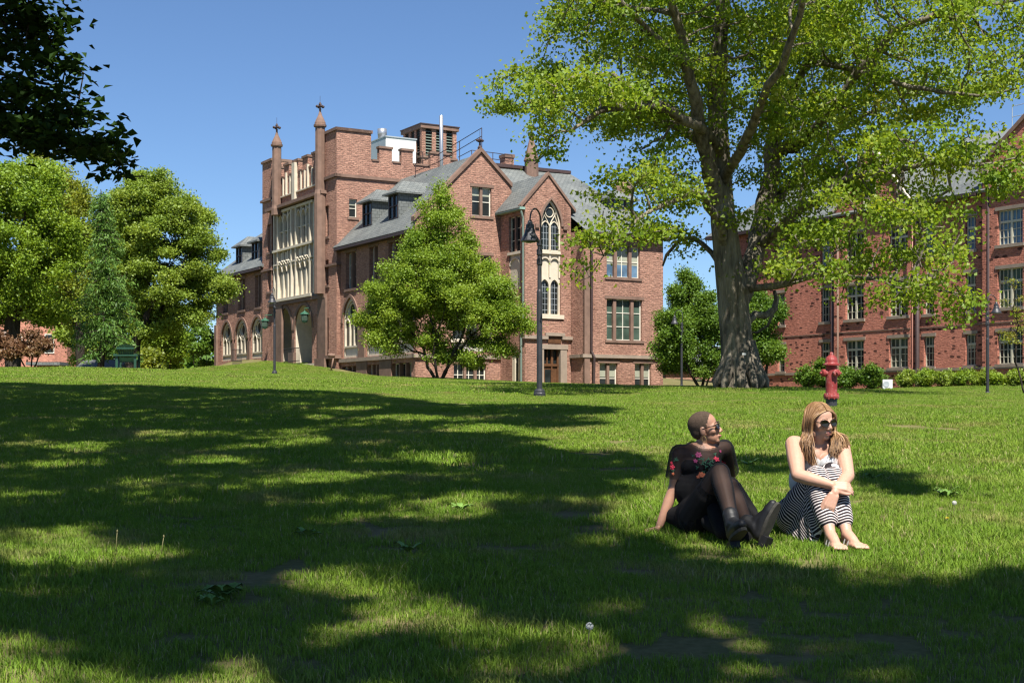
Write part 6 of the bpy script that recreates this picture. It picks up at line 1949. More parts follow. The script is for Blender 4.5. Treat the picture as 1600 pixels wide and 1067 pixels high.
# dandelions and broad-leaved weeds
M['stem'] = plain('flower_stem', (0.17, 0.15, 0.06), 0.6, 0.2, 10.0, bump=0)
M['fluff'] = plain('white_seed_fluff', (0.5, 0.5, 0.46), 0.9, 0.05, 10.0, bump=0)
M['yellow'] = plain('yellow_petals', (0.75, 0.55, 0.02), 0.7, 0.15, 30.0, bump=0)
M['weed'] = plain('broad_weed_leaf', (0.13, 0.23, 0.045), 0.5, 0.3, 12.0, bump=0.1)
def dandelion(px, py_ground, hpx, kind, label, lean=0.0):
    Y = depth_of(px, py_ground); b = on_ground(px, Y); h = hpx / F * Y
    o = thing('dandelion', label, 'dandelion', b, 'dandelions in the lawn')
    m = MB(); top = b + Vector((lean * h, 0, h))
    m.tube([b + Vector((0, 0, -0.02)), b + Vector((lean * h * 0.35, 0, h * 0.5)), top], [0.0028, 0.0024, 0.002], 6); m.build('stem', M['stem'], o, True)
    m = MB()
    if kind == 'fluff':
        r = np.random.default_rng(int(px))
        m.ellipsoid(top, (0.006, 0.006, 0.006), 8, 6)
        for _ in range(110):
            d = Vector(r.normal(0, 1, 3)).normalized(); q = top + d * 0.015
            m.tube([top, q], [0.0004, 0.0004], 3, False)
            s = d.orthogonal().normalized() * 0.0035; s2 = d.cross(s)
            m.add([q - s, q + s2, q + s, q - s2, q + d * 0.002], [(0, 1, 4), (1, 2, 4), (2, 3, 4), (3, 0, 4)])
        m.build('seed_head', M['fluff'], o)
    elif kind == 'yellow':
        for k in range(26):
            a = k * 2.4; d = Vector((math.cos(a), math.sin(a), 0.25 + 0.4 * (k % 3) / 3)).normalized(); s = Vector((-d.y, d.x, 0)).normalized() * 0.003
            m.add([top, top + d * 0.012 + s, top + d * 0.015, top + d * 0.012 - s], [(0, 1, 2, 3)])
        m.build('flower', M['yellow'], o)
    else:
        m.lathe(top, [(0.004, -0.004), (0.005, 0.004), (0.002, 0.012)], 8); m.build('bud', M['stem'], o)
dandelion(919, 1018, 36, 'fluff', 'white dandelion seed head on a bare stem in the near grass', 0.06)
dandelion(1490, 812, 26, 'fluff', 'white dandelion seed head right of the woman in the striped skirt', 0.05)
dandelion(1480, 822, 12, 'yellow', 'yellow dandelion flower below the white seed head on the right')
dandelion(181, 868, 36, 'bud', 'tallest bare dandelion stem in the left shade', 0.06)
dandelion(252, 872, 32, 'bud', 'bare dandelion stem with a bud, right of the tallest stem', 0.12)
def weed(px, py, r, n, label, seed):
    Y = depth_of(px, py); b = on_ground(px, Y); rr = np.random.default_rng(seed)
    m = MB()
    for k in range(n):
        a = rr.random() * 6.283; d = Vector((math.cos(a), math.sin(a), 0)); s = Vector((-d.y, d.x, 0))
        L_ = r * (0.5 + 0.6 * rr.random()); w = L_ * 0.3; el = 0.25 + 0.5 * rr.random()
        p = b + d * r * 0.3 * rr.random() + Vector((0, 0, 0.02))
        pts_ = [p + d * (L_ * f) + Vector((0, 0, L_ * el * math.sin(math.pi * f * 0.75))) for f in (0, 0.35, 0.7, 1.0)]
        ww = [0.15, 1.0, 0.85, 0.05]; vs = []
        for q, wk in zip(pts_, ww): vs += [q - s * w * wk, q + Vector((0, 0, -0.006)), q + s * w * wk]
        m.add(vs, [(i * 3 + j, i * 3 + j + 1, i * 3 + j + 4, i * 3 + j + 3) for i in range(3) for j in range(2)])
    tag(m.build('weed_plant', M['weed'], None, True), label, 'weed', 'broad leaved weeds in the lawn')
weed(350, 938, 0.10, 22, 'large rosette of broad leaves in the dark left foreground', 1)
weed(330, 952, 0.075, 12, 'small rosette of broad leaves just below the large one in the left foreground', 2)
weed(720, 800, 0.09, 9, 'leafy weed catching the sun left of the seated pair', 3)
weed(480, 842, 0.08, 8, 'single leafy weed in the middle of the left shade', 4)
weed(640, 868, 0.08, 8, 'leafy weed in the light patch in front of the left shade', 5)
weed(1170, 730, 0.10, 12, 'pale leafy weed in the grass between the two women', 6)
weed(1362, 752, 0.09, 9, 'pale leafy weed right of the woman in the striped skirt', 7)
weed(1480, 780, 0.12, 12, 'leafy weed around the white seed head on the right', 8)

# a few fallen dry leaves and clover tufts break up the near turf
M['dry_leaf'] = plain('dry_fallen_leaf', (0.20, 0.12, 0.055), 0.8, 0.3, 20.0)
# ------------------------------------------------------------------ the two women
def skin_mat(name, c, red):
    t = NT(name)
    n = t.noise(t.pos(), 28, 4); n2 = t.noise(t.pos(), 7, 3)
    cc = t.mix(t.math('MULTIPLY', n2, 0.5), c, red)
    t.col(t.mix(0.25, cc, t.ramp(n, [(0.3, tuple(x * 0.8 for x in c[:3])), (0.7, tuple(min(1, x * 1.15) for x in c[:3]))])))
    t.rough(0.5, 0.4)
    t.b.inputs['Subsurface Weight'].default_value = 0.12
    t.b.inputs['Subsurface Radius'].default_value = (0.01, 0.004, 0.002)
    t.b.inputs['Subsurface Scale'].default_value = 1.0
    return t.m
M['skin_a'] = skin_mat('tanned_skin', (0.36, 0.20, 0.13, 1), (0.38, 0.155, 0.10, 1))
M['skin_b'] = skin_mat('fair_skin', (0.46, 0.275, 0.195, 1), (0.48, 0.22, 0.15, 1))
M['black_cloth'] = plain('black_cloth', (0.006, 0.0055, 0.006), 0.85, 0.25, 30.0, spec=0.2)
M['boot_leather'] = plain('black_boot_leather', (0.008, 0.008, 0.009), 0.55, 0.3, 30.0, spec=0.4)
M['boot_sole'] = plain('worn_rubber_sole', (0.035, 0.032, 0.026), 0.8, 0.3, 40.0)
M['white_cloth'] = plain('white_silky_cloth', (0.62, 0.62, 0.61), 0.5, 0.06, 14.0, bump=0.4, bdist=0.02)
M['lens'] = plain('dark_lens', (0.008, 0.006, 0.006), 0.12, 0.1, 10.0, spec=0.6, bump=0)
M['frame_brown'] = plain('brown_plastic_frame', (0.03, 0.015, 0.01), 0.35, 0.2, 20.0, bump=0)
M['gold'] = plain('gold_earring', (0.7, 0.5, 0.2), 0.3, 0.1, 10.0, metal=0.9, bump=0)
M['lip'] = plain('lips', (0.36, 0.13, 0.11), 0.45, 0.15, 30.0, bump=0)
M['buzz'] = plain('shaved_dark_hair', (0.075, 0.052, 0.037), 0.9, 0.35, 90.0, spec=0.15, bump=0.4, bdist=0.004)
M['brow'] = plain('dark_brow', (0.04, 0.025, 0.018), 0.9, 0.2, 60.0, bump=0)
t = NT('sheer_black_net')
t.col((0.010, 0.009, 0.010)); t.rough(0.8, 0.2)
tp_ = t.node('ShaderNodeBsdfTransparent'); mx = t.node('ShaderNodeMixShader'); lw = t.node('ShaderNodeLayerWeight'); lw.inputs[0].default_value = 0.35
t.link(t.ramp(lw.outputs['Facing'], [(0.0, (0.34, 0.34, 0.34)), (0.55, (0.10, 0.10, 0.10)), (0.8, (0.0, 0.0, 0.0))]), mx.inputs[0])
t.link(t.b.outputs[0], mx.inputs[1]); t.link(tp_.outputs[0], mx.inputs[2]); t.link(mx.outputs[0], t.out.inputs[0])
M['sheer'] = t.m
t = NT('striped_cloth')
s_ = t.attr('stripe')
w = t.math('GREATER_THAN', t.math('SINE', t.math('MULTIPLY', s_, 2 * math.pi / 0.0185)), 0.5)
t.col(t.mix(w, (0.022, 0.018, 0.020, 1), (0.66, 0.58, 0.56, 1))); t.rough(0.8, 0.2)
t.bump(t.noise(t.pos(), 30, 3), 0.2, 0.01)
M['striped'] = t.m
t = NT('long_fair_hair')
c = t.ramp(t.attr('rnd'), [(0.0, (0.11, 0.052, 0.025)), (0.45, (0.25, 0.135, 0.06)), (0.8, (0.41, 0.24, 0.115)), (1.0, (0.56, 0.37, 0.19))])
t.col(c); t.rough(0.42, 0.5)
tr = t.node('ShaderNodeBsdfTranslucent'); t.link(c, tr.inputs['Color']); mx = t.node('ShaderNodeMixShader'); mx.inputs[0].default_value = 0.25
t.link(t.b.outputs[0], mx.inputs[1]); t.link(tr.outputs[0], mx.inputs[2]); t.link(mx.outputs[0], t.out.inputs[0])
M['hair'] = t.m

def cap(mb, p0, p1, r0, r1, n=14, flat=1.0):
    p0, p1 = Vector(p0), Vector(p1)
    ax = (p1 - p0); L_ = ax.length
    if L_ < 1e-5: mb.ellipsoid(p0, (r0, r0, r0)); return
    prof = [(0.001, -r0)] + [(r0 * math.sin(a), -r0 * math.cos(a)) for a in (0.5, 1.0, 1.57)]
    prof += [(r0 + (r1 - r0) * f, L_ * f) for f in (0.25, 0.5, 0.75)]
    prof += [(r1 * math.cos(a), L_ + r1 * math.sin(a)) for a in (0.0, 0.55, 1.05)] + [(0.001, L_ + r1)]
    mb.lathe(p0, prof, n, axis=ax)
def chain(mb, pts, rad, n=14):
    for i in range(len(pts) - 1): cap(mb, pts[i], pts[i + 1], rad[i], rad[i + 1], n)
def soft(mb, name, mat, parent, voxel=0.006, it=6, fac=0.5, attr_fn=None, cut=None):
    """melts overlapping shapes into one continuous skin"""
    me = bpy.data.meshes.new(name); me.from_pydata(mb.v, [], mb.f)
    o = bpy.data.objects.new(name, me); COL.objects.link(o)
    md = o.modifiers.new('r', 'REMESH'); md.mode = 'VOXEL'; md.voxel_size = voxel; md.adaptivity = 0.0
    sm = o.modifiers.new('s', 'SMOOTH'); sm.factor = fac; sm.iterations = it
    ev = o.evaluated_get(bpy.context.evaluated_depsgraph_get())
    nm = bpy.data.meshes.new_from_object(ev)
    bpy.data.objects.remove(o); bpy.data.meshes.remove(me)
    if cut is not None:
        bm = bmesh.new(); bm.from_mesh(nm)
        bmesh.ops.delete(bm, geom=[v for v in bm.verts if cut(v.co)], context='VERTS')
        bm.to_mesh(nm); bm.free()
    if attr_fn is not None:
        co = np.empty(len(nm.vertices) * 3); nm.vertices.foreach_get('co', co); co = co.reshape(-1, 3)
        for k, a in attr_fn(co).items():
            at_ = nm.attributes.new(k, 'FLOAT', 'POINT'); at_.data.foreach_set('value', np.ascontiguousarray(a, np.float32))
    nm.materials.clear()
    return finish(nm, name, M[mat], parent, True, uv=False)
def basis(fwd, up):
    f = Vector(fwd).normalized(); u = Vector(up); u = (u - f * u.dot(f)).normalized(); r = f.cross(u)
    return f, u, r
def head_prims(mb, c, f, u, r, s=1.0):
    """cranium, jaw, nose, brow, cheeks, ears; c = centre between the ears, eye height"""
    R3 = Matrix((r, f, u)).transposed()
    P = lambda x, y, z: c + (r * x + f * y + u * z) * s
    E = lambda x, y, z, a, b_, d: mb.ellipsoid(P(x, y, z), (a * s, b_ * s, d * s), 20, 14, R3)
    E(0, -0.012, 0.040, 0.076, 0.097, 0.086)      # skull
    E(0, 0.040, -0.005, 0.064, 0.052, 0.070)      # face
    E(0, 0.036, -0.056, 0.050, 0.046, 0.050)      # jaw
    E(0, 0.062, -0.088, 0.024, 0.022, 0.020)      # chin
    for k in (-1, 1):
        E(k * 0.040, 0.058, -0.022, 0.024, 0.022, 0.022)   # cheek
        E(k * 0.076, -0.006, -0.010, 0.010, 0.020, 0.031)  # ear
        E(k * 0.030, 0.080, 0.022, 0.022, 0.012, 0.008)    # brow
        E(k * 0.012, 0.098, -0.034, 0.008, 0.010, 0.008)   # nostril
    cap(mb, P(0, 0.088, 0.012), P(0, 0.106, -0.026), 0.008 * s, 0.012 * s)
    E(0, 0.086, -0.058, 0.022, 0.012, 0.009); E(0, 0.083, -0.068, 0.019, 0.012, 0.008)   # lips
    return P
def hand(mb, wrist, d, up, side, ln=0.175, curl=(0.2, 0.25, 0.3), spread=0.12, thumb=0.7):
    """palm with five separate bent fingers; d = pointing direction, up = back of the hand, side = thumb side"""
    f, u, r = basis(d, up); r = r * side
    W = Vector(wrist)
    pl = ln * 0.52
    for k in range(4):
        x = (k - 1.5) * 0.0185
        cap(mb, W + f * 0.012 + r * (x * 0.75), W + f * pl + r * x, 0.0145, 0.0115, 10)
    lens = (0.068, 0.076, 0.071, 0.056)
    for k in range(4):
        x = (1.5 - k) * 0.0195
        q = W + f * (pl - 0.004) + r * x; a = 0.0; sp = (1.5 - k) * spread
        dirv = (f + r * sp).normalized()
        rad = [0.0092, 0.0086, 0.0080, 0.0068]
        pts_ = [q]
        for j, frac in enumerate((0.45, 0.31, 0.24)):
            a += curl[j] * (1 + 0.12 * k)
            q = q + (dirv * math.cos(a) - u * math.sin(a)) * lens[k] * frac * (ln / 0.175)
            pts_.append(q)
        chain(mb, pts_, rad, 10)
    q = W + f * 0.028 + r * 0.026 - u * 0.004
    td = (f * math.cos(thumb) + r * math.sin(thumb) - u * 0.25).normalized()
    chain(mb, [q, q + td * 0.036, q + (td * 0.8 + f * 0.35).normalized() * 0.066, q + (td * 0.6 + f * 0.6).normalized() * 0.088], [0.0135, 0.0115, 0.0095, 0.0075], 10)

def person(label, loc): return thing('person', label, 'person', loc)

# ---------------- woman in black, leaning back on her hands, looking right
YA = 8.95
def A(px, py, dy=0.0):
    """photograph position (zoomed pixels) at a chosen distance"""
    return at(990 + px / 4.447, 640 + py / 4.447, YA + dy)
ga = lambda p: gz(p.x, p.y)
bA = A(450, 760, 0.05); bA.z = ga(bA)
wa = person('woman with shaved head in a black sheer dress and boots, leaning back on one hand', bA)
pel = A(455, 735, 0.08); pel.z = ga(pel) + 0.115
hipR, hipL = pel + Vector((-0.045, -0.075, 0.0)), pel + Vector((0.095, -0.015, 0.0))
waist = A(430, 560, 0.20); chest = A(455, 400, 0.26); upc = A(472, 310, 0.28)
shR, shL = A(318, 308, 0.22), A(630, 272, 0.32)
neck0, neck1 = A(478, 268, 0.30), A(497, 195, 0.27)
hc = A(497, 138, 0.26)
elR = A(283, 535, 0.24); wrR = A(180, 722, 0.20); wrR.z = ga(wrR) + 0.05
elL = A(672, 470, 0.50); wrL = A(640, 690, 0.62); wrL.z = ga(wrL) + 0.06
knR = A(598, 438, -0.24); anR = A(682, 765, -0.50)
knL = A(668, 535, -0.12); anL = A(800, 808, -0.42)
f_, u_, r_h = basis(Vector((0.93, -0.30, 0.20)), Vector((-0.12, 0.02, 1)))
body = MB()
Ph = head_prims(body, hc, f_, u_, r_h, 0.98)
cap(body, neck0, neck1, 0.055, 0.050); cap(body, neck1, hc + u_ * -0.02 - f_ * 0.01, 0.05, 0.055)
def torso(mb, grow=0.0):
    T = lambda p, a, b_, d: mb.ellipsoid(p, (a + grow, b_ + grow, d + grow), 18, 12)
    T(pel + Vector((0.02, 0, 0.03)), 0.165, 0.125, 0.12); T(waist, 0.130, 0.098, 0.13); T(chest, 0.145, 0.102, 0.14)
    T(upc, 0.135, 0.085, 0.09)
    cap(mb, shR, upc, 0.052 + grow, 0.07 + grow); cap(mb, shL, upc, 0.052 + grow, 0.07 + grow)
    cap(mb, upc + Vector((0, 0, 0.0)), neck0, 0.085 + grow, 0.055 + grow)
    for k, s in ((-0.065, shR), (0.07, shL)):
        mb.ellipsoid(chest + Vector((k, -0.075, 0.01)), (0.062 + grow, 0.055 + grow, 0.06 + grow), 14, 10)
torso(body)
chain(body, [shR, shR.lerp(elR, 0.5), elR, elR.lerp(wrR, 0.4), wrR], [0.050, 0.046, 0.038, 0.037, 0.025])
chain(body, [shL, shL.lerp(elL, 0.5), elL, elL.lerp(wrL, 0.4), wrL], [0.050, 0.046, 0.038, 0.037, 0.025])
hand(body, wrR + Vector((0, 0, -0.015)), Vector((-1, -0.15, -0.22)), Vector((-0.15, 0, 1)), -1, 0.175, (0.02, 0.05, 0.08), 0.14)
hand(body, wrL + Vector((0, 0, -0.02)), Vector((0.7, 0.5, -0.3)), Vector((0.1, 0, 1)), 1, 0.175, (0.02, 0.05, 0.08), 0.14)
def leg(mb, hip, kn, an, g=0.0, upto=1.0):
    chain(mb, [hip, hip.lerp(kn, 0.5), kn], [0.092 + g, 0.078 + g, 0.056 + g])
    chain(mb, [kn, kn.lerp(an, 0.32), kn.lerp(an, 0.7), an], [0.054 + g, 0.055 + g, 0.042 + g, 0.034 + g])
leg(body, hipR, knR, anR); leg(body, hipL, knL, anL)
soft(body, 'body', 'skin_a', wa, 0.0052, 4)
# cropped hair: a tight cap over the skull
hb = MB(); R3 = Matrix((r_h, f_, u_)).transposed()
hb.ellipsoid(hc + (u_ * 0.041 - f_ * 0.014) * 0.98, (0.0775, 0.0985, 0.0875), 36, 26, R3)
hb.ellipsoid(hc + (u_ * 0.0 - f_ * 0.042), (0.064, 0.060, 0.062), 30, 20, R3)
def hair_cut(p):
    q = p - hc; x, y, z = q.dot(r_h), q.dot(f_), q.dot(u_)
    if y > 0.045 + 0.35 * (z - 0.06) and z < 0.12: return z < 0.105 - 0.4 * max(0, 0.085 - y) or y > 0.06
    return z < -0.055 or (z < 0.0 and y > -0.02) or (y > 0.03 and z < 0.035)
soft(hb, 'cropped_hair', 'buzz', wa, 0.006, 3, cut=hair_cut)
# glasses, brows, lips, earring
def glasses(P, f, u, r, parent, name, lens_mat, lw, lh, gap, tilt=0.2, yoff=0.106):
    m = MB(); g = MB()
    for k in (-1, 1):
        c = P(k * gap, yoff - 0.006, 0.004)
        pts_ = [c + r * (lw * math.cos(a)) + u * (lh * math.sin(a) + tilt * lw * 0.4 * k * math.cos(a) * k) - f * (0.012 * abs(math.cos(a)) if math.cos(a) * k > 0 else 0) for a in np.linspace(0, 2 * math.pi, 17)]
        m.tube(pts_, 0.0034, 6, False)
        g.poly([p for p in pts_[:-1]])
        m.tube([P(k * (gap + lw * 0.95), yoff - 0.016, 0.012), P(k * 0.079, 0.045, 0.012), P(k * 0.083, -0.005, 0.006)], 0.0034, 6)
    m.tube([P(-gap + lw, yoff - 0.004, 0.008), P(gap - lw, yoff - 0.004, 0.008)], 0.003, 6)
    o = m.build(name, M['frame_brown'], parent, True)
    g.build('lens', M[lens_mat], o)
glasses(Ph, f_, u_, r_h, wa, 'glasses', 'lens', 0.026, 0.019, 0.034)
m = MB()
for k in (-1, 1): m.tube([Ph(k * 0.014, 0.098, 0.030), Ph(k * 0.03, 0.097, 0.037), Ph(k * 0.05, 0.080, 0.032)], [0.003, 0.004, 0.002], 6)
m.build('eyebrow', M['brow'], wa, True)
m = MB(); m.ellipsoid(Ph(0, 0.094, -0.061), (0.021, 0.007, 0.007), 12, 8, R3); m.build('lips', M['lip'], wa, True)
m = MB(); ec = Ph(0.080, -0.006, -0.062); m.tube([ec + f_ * 0.014 * math.cos(a) + u_ * 0.018 * math.sin(a) for a in np.linspace(0, 6.283, 15)], 0.0016, 5, False); m.build('earring', M['gold'], wa, True)
# black dress: opaque slip, sheer top with sleeves, sheer skirt over the legs
slip = MB()
sT = lambda p, a, b_, d: slip.ellipsoid(p, (a, b_, d), 18, 12)
sT(pel + Vector((0.02, 0.0, 0.03)), 0.178, 0.138, 0.128); sT(waist, 0.142, 0.110, 0.14); sT(chest + Vector((0, 0, -0.045)), 0.152, 0.112, 0.105)
for k in (-0.065, 0.07): slip.ellipsoid(chest + Vector((k, -0.075, 0.005)), (0.070, 0.062, 0.062), 14, 10)
chain(slip, [hipR + Vector((0, 0, 0.005)), hipR.lerp(knR, 0.55)], [0.105, 0.092]); chain(slip, [hipL, hipL.lerp(knL, 0.6)], [0.108, 0.090])
slip.ellipsoid(hipL.lerp(knL, 0.3) + Vector((-0.02, 0, -0.03)), (0.13, 0.12, 0.07), 14, 10)
# skirt spread on the grass behind her
for px, py, dy, r in ((330, 700, 0.2, 0.075), (265, 720, 0.22, 0.055), (215, 738, 0.24, 0.03), (340, 745, 0.1, 0.05)):
    q = A(px, py, dy); q.z = max(ga(q) + r * 0.5, min(q.z, ga(q) + 0.12)); cap(slip, pel + Vector((-0.06, 0.03, -0.02)), q, 0.08, r)
soft(slip, 'dress', 'black_cloth', wa, 0.007, 6)
top = MB()
torso(top, 0.012)
chain(top, [shR, shR.lerp(elR, 0.45), shR.lerp(elR, 0.82)], [0.068, 0.070, 0.072]); chain(top, [shL, shL.lerp(elL, 0.45), shL.lerp(elL, 0.82)], [0.068, 0.068, 0.070])
neckc = neck0.lerp(neck1, 0.25)
sheer = soft(top, 'sheer_top', 'sheer', wa, 0.0065, 6, cut=lambda p: (p - neckc).length < 0.066 or (p - neckc).dot((neck1 - neck0).normalized()) > 0.018 and (p - neckc).length < 0.10 or (p - shR).dot((elR - shR).normalized()) > 0.76 * (elR - shR).length and p.x < shR.x + 0.06 or (p - shL).dot((elL - shL).normalized()) > 0.80 * (elL - shL).length and p.x > shL.x - 0.04 or p.z < waist.z)
sk = MB()
leg(sk, hipR, knR, knR.lerp(anR, 0.92), 0.012); leg(sk, hipL, knL, knL.lerp(anL, 0.92), 0.012)
soft(sk, 'sheer_stockings', 'sheer', wa, 0.0065, 5)
ov = MB()      # long overlay falling right of the legs to the boots
for q0, q1, r0, r1 in ((A(690, 500, -0.02), A(800, 690, -0.15), 0.03, 0.035), (A(800, 690, -0.15), A(880, 770, -0.25), 0.035, 0.025), (A(700, 540, 0.0), A(800, 720, -0.15), 0.05, 0.06), (A(700, 560, 0.0), A(840, 850, -0.2), 0.05, 0.05), (A(600, 700, -0.15), A(820, 880, -0.25), 0.06, 0.05), (A(520, 780, -0.15), A(700, 890, -0.30), 0.05, 0.05), (A(560, 700, -0.2), A(620, 850, -0.3), 0.05, 0.05), (A(690, 830, -0.2), A(760, 900, -0.28), 0.06, 0.05)):
    for q in (q0, q1): q.z = max(q.z, ga(q) + 0.035)
    cap(ov, q0, q1, r0, r1)
soft(ov, 'skirt_overlay', 'black_cloth', wa, 0.007, 8)
# ankle boots: shaft, foot, sole, block heel
def boot(an, toe_d, up_d, ln=0.24):
    f, u, r = basis(toe_d, up_d)
    m = MB()
    heel = an - u * 0.07 - f * 0.035
    cap(m, an + u * 0.045, an - u * 0.02, 0.050, 0.048); cap(m, an - u * 0.02, heel, 0.050, 0.040)
    chain(m, [heel, heel + f * 0.10 + u * 0.004, heel + f * 0.165 - u * 0.004, heel + f * 0.205 - u * 0.006], [0.041, 0.043, 0.041, 0.030])
    cap(m, an + f * 0.02 - u * 0.02, heel + f * 0.12 + u * 0.02, 0.042, 0.036)
    b_ = soft(m, 'boot', 'boot_leather', wa, 0.006, 5)
    s = MB(); n = 18; ring = []
    for k in range(n):
        a = 2 * math.pi * k / n; cx, cy_ = math.cos(a), math.sin(a)
        wd = 0.041 + 0.006 * cx
        ring.append(heel + f * (0.085 + 0.148 * cx) + r * (wd * cy_) - u * (0.040 + (0.004 if cx > 0.5 else 0)))
    s.add([p + u * 0.012 for p in ring] + [p - u * 0.008 for p in ring], [tuple(range(n)), tuple(range(2 * n - 1, n - 1, -1))] + [(k, (k + 1) % n, (k + 1) % n + n, k + n) for k in range(n)])
    s.build('sole', M['boot_sole'], b_)
    s = MB(); hc_ = heel - u * 0.062 - f * 0.018
    s.hexa([hc_ + f * x + r * y + u * z for z in (-0.028, 0.02) for x, y in ((-0.035, -0.032), (0.032, -0.032), (0.032, 0.032), (-0.035, 0.032))])
    s.build('heel', M['boot_leather'], b_)
boot(anR + Vector((0, 0, -0.01)), Vector((0.10, -0.78, 0.35)), Vector((-0.15, 0.5, 0.9)))
boot(anL + Vector((0.02, -0.02, 0.01)), Vector((0.36, -0.12, 0.92)), Vector((-0.62, 0.70, 0.32)))
# embroidered flowers lying on the sheer top
from mathutils.bvhtree import BVHTree
M['flower_red'] = plain('red_embroidery', (0.50, 0.03, 0.06), 0.7, 0.25, 60.0)
M['flower_pink'] = plain('pink_embroidery', (0.30, 0.045, 0.12), 0.7, 0.25, 60.0)
M['flower_orange'] = plain('orange_embroidery', (0.42, 0.11, 0.045), 0.7, 0.25, 60.0)
M['flower_green'] = plain('green_embroidery', (0.018, 0.085, 0.045), 0.7, 0.35, 60.0)
bvh = BVHTree.FromPolygons([v.co for v in sheer.data.vertices], [tuple(p.vertices) for p in sheer.data.polygons])
groups = {}
def on_top(px, py):
    d = A(px, py).normalized(); h = bvh.ray_cast(Vector((0, 0, 0)), d)
    return (h[0], h[1] if h[1].dot(d) < 0 else -h[1]) if h[0] else (None, None)
def bloom(px, py, r, mat, n=5, seed=0):
    r *= 0.72
    c, nn = on_top(px, py)
    if c is None: return
    x = nn.orthogonal().normalized(); y = nn.cross(x); m = MB()
    Rm = Matrix((x, y, nn)).transposed()
    for k in range(n):
        a = 2 * math.pi * k / n + seed
        d = x * math.cos(a) + y * math.sin(a)
        Rk = Matrix((d, nn.cross(d), nn)).transposed()
        m.ellipsoid(c + d * r * 0.55 + nn * 0.004, (r * 0.55, r * 0.36, 0.003), 10, 6, Rk)
    m.ellipsoid(c + nn * 0.006, (r * 0.25, r * 0.25, 0.004), 8, 6, Rm)
    m.build('flower_embroidery', M[mat], sheer)
def sprig(pts_, mat='flower_green', leaf=0.009):
    m = groups.setdefault(mat, MB()); last = None
    for i, (px, py) in enumerate(pts_):
        c, nn = on_top(px, py)
        if c is None: continue
        x = nn.orthogonal().normalized(); y = nn.cross(x)
        for k in range(3):
            a = 2.1 * k + px * 0.7 + i; d = x * math.cos(a) + y * math.sin(a)
            m.ellipsoid(c + d * leaf * 0.8 + nn * 0.003, (leaf, leaf * 0.42, 0.002), 8, 6, Matrix((d, nn.cross(d), nn)).transposed())
bloom(575, 345, 0.030, 'flower_red', 5, 0.3); bloom(618, 368, 0.034, 'flower_red', 5, 0.9); bloom(595, 392, 0.018, 'flower_red', 5)
bloom(450, 315, 0.030, 'flower_pink', 6); bloom(428, 358, 0.022, 'flower_pink', 5); bloom(475, 455, 0.034, 'flower_orange', 7); bloom(448, 468, 0.018, 'flower_orange', 5)
bloom(270, 400, 0.026, 'flower_red', 5); bloom(265, 370, 0.016, 'flower_red', 5, 0.6); bloom(600, 290, 0.014, 'flower_pink', 5); bloom(275, 445, 0.014, 'flower_orange', 5)
sprig([(480, 345), (500, 365), (520, 345), (505, 395), (535, 410), (480, 375), (560, 405), (585, 410), (520, 435), (550, 430), (490, 430), (460, 340), (410, 320), (440, 400), (565, 310), (640, 400), (540, 385), (525, 375), (300, 345), (290, 350), (275, 425), (510, 455), (545, 360)])
for k, mb_ in groups.items(): mb_.build('leaf_embroidery' if 'green' in k else 'flower_embroidery', M[k], sheer)

# ---------------- woman in a white camisole and striped skirt, hugging her knees
YB = 8.75
def B(px, py, dy=0.0): return at(1200 + px / 4.27, 610 + py / 4.27, YB + dy)
bB = B(270, 850, 0.1); bB.z = ga(bB)
wb_ = person('fair haired woman in white camisole and striped skirt hugging her knees', bB)
pel = B(225, 780, 0.26); pel.z = ga(pel) + 0.115
hipR, hipL = pel + Vector((-0.055, -0.06, 0.01)), pel + Vector((0.11, -0.02, 0.01))
waist = B(255, 600, 0.25); chest = B(300, 460, 0.20); upc = B(315, 385, 0.20)
shR, shL = B(172, 358, 0.17), B(490, 372, 0.20)
neck0, neck1 = B(330, 350, 0.18), B(342, 290, 0.13)
hc = B(345, 212, 0.14)
knR = B(322, 575, -0.02); anR = B(418, 880, -0.28)
knL = B(420, 552, 0.02); anL = B(528, 862, -0.25)
elR = B(200, 565, -0.08); wrR = B(425, 630, -0.20)
elL = B(532, 570, -0.02); wrL = B(446, 680, -0.22)
for an in (anR, anL): an.z = ga(an) + 0.085
f_, u_, r_h = basis(Vector((0.46, -0.88, -0.10)), Vector((-0.03, -0.08, 1)))
body = MB()
Ph = head_prims(body, hc, f_, u_, r_h, 1.0)
cap(body, neck0, neck1, 0.054, 0.050); cap(body, neck1, hc - u_ * 0.03 - f_ * 0.01, 0.05, 0.055)
def torsoB(mb, g=0.0):
    T = lambda p, a, b_, d: mb.ellipsoid(p, (a + g, b_ + g, d + g), 18, 12)
    T(pel + Vector((0.02, 0, 0.03)), 0.175, 0.135, 0.12); T(waist + Vector((0.015, -0.01, 0)), 0.122, 0.10, 0.13); T(chest, 0.138, 0.102, 0.12)
    for k in (-0.06, 0.075): mb.ellipsoid(chest + Vector((k, -0.085, -0.02)), (0.064 + g, 0.058 + g, 0.062 + g), 14, 10)
torsoB(body)
body.ellipsoid(upc, (0.135, 0.085, 0.085), 18, 12)
cap(body, shR, upc, 0.056, 0.07); cap(body, shL, upc, 0.056, 0.07); cap(body, upc, neck0, 0.085, 0.052)
chain(body, [shR, shR.lerp(elR, 0.5), elR, elR.lerp(wrR, 0.35), wrR], [0.057, 0.055, 0.043, 0.043, 0.026])
chain(body, [shL, shL.lerp(elL, 0.5), elL, elL.lerp(wrL, 0.35), wrL], [0.055, 0.052, 0.043, 0.041, 0.026])
hand(body, wrR, Vector((1, -0.12, -0.10)), Vector((0.0, -0.75, 0.65)), 1, 0.172, (0.30, 0.45, 0.4), 0.06, 0.5)
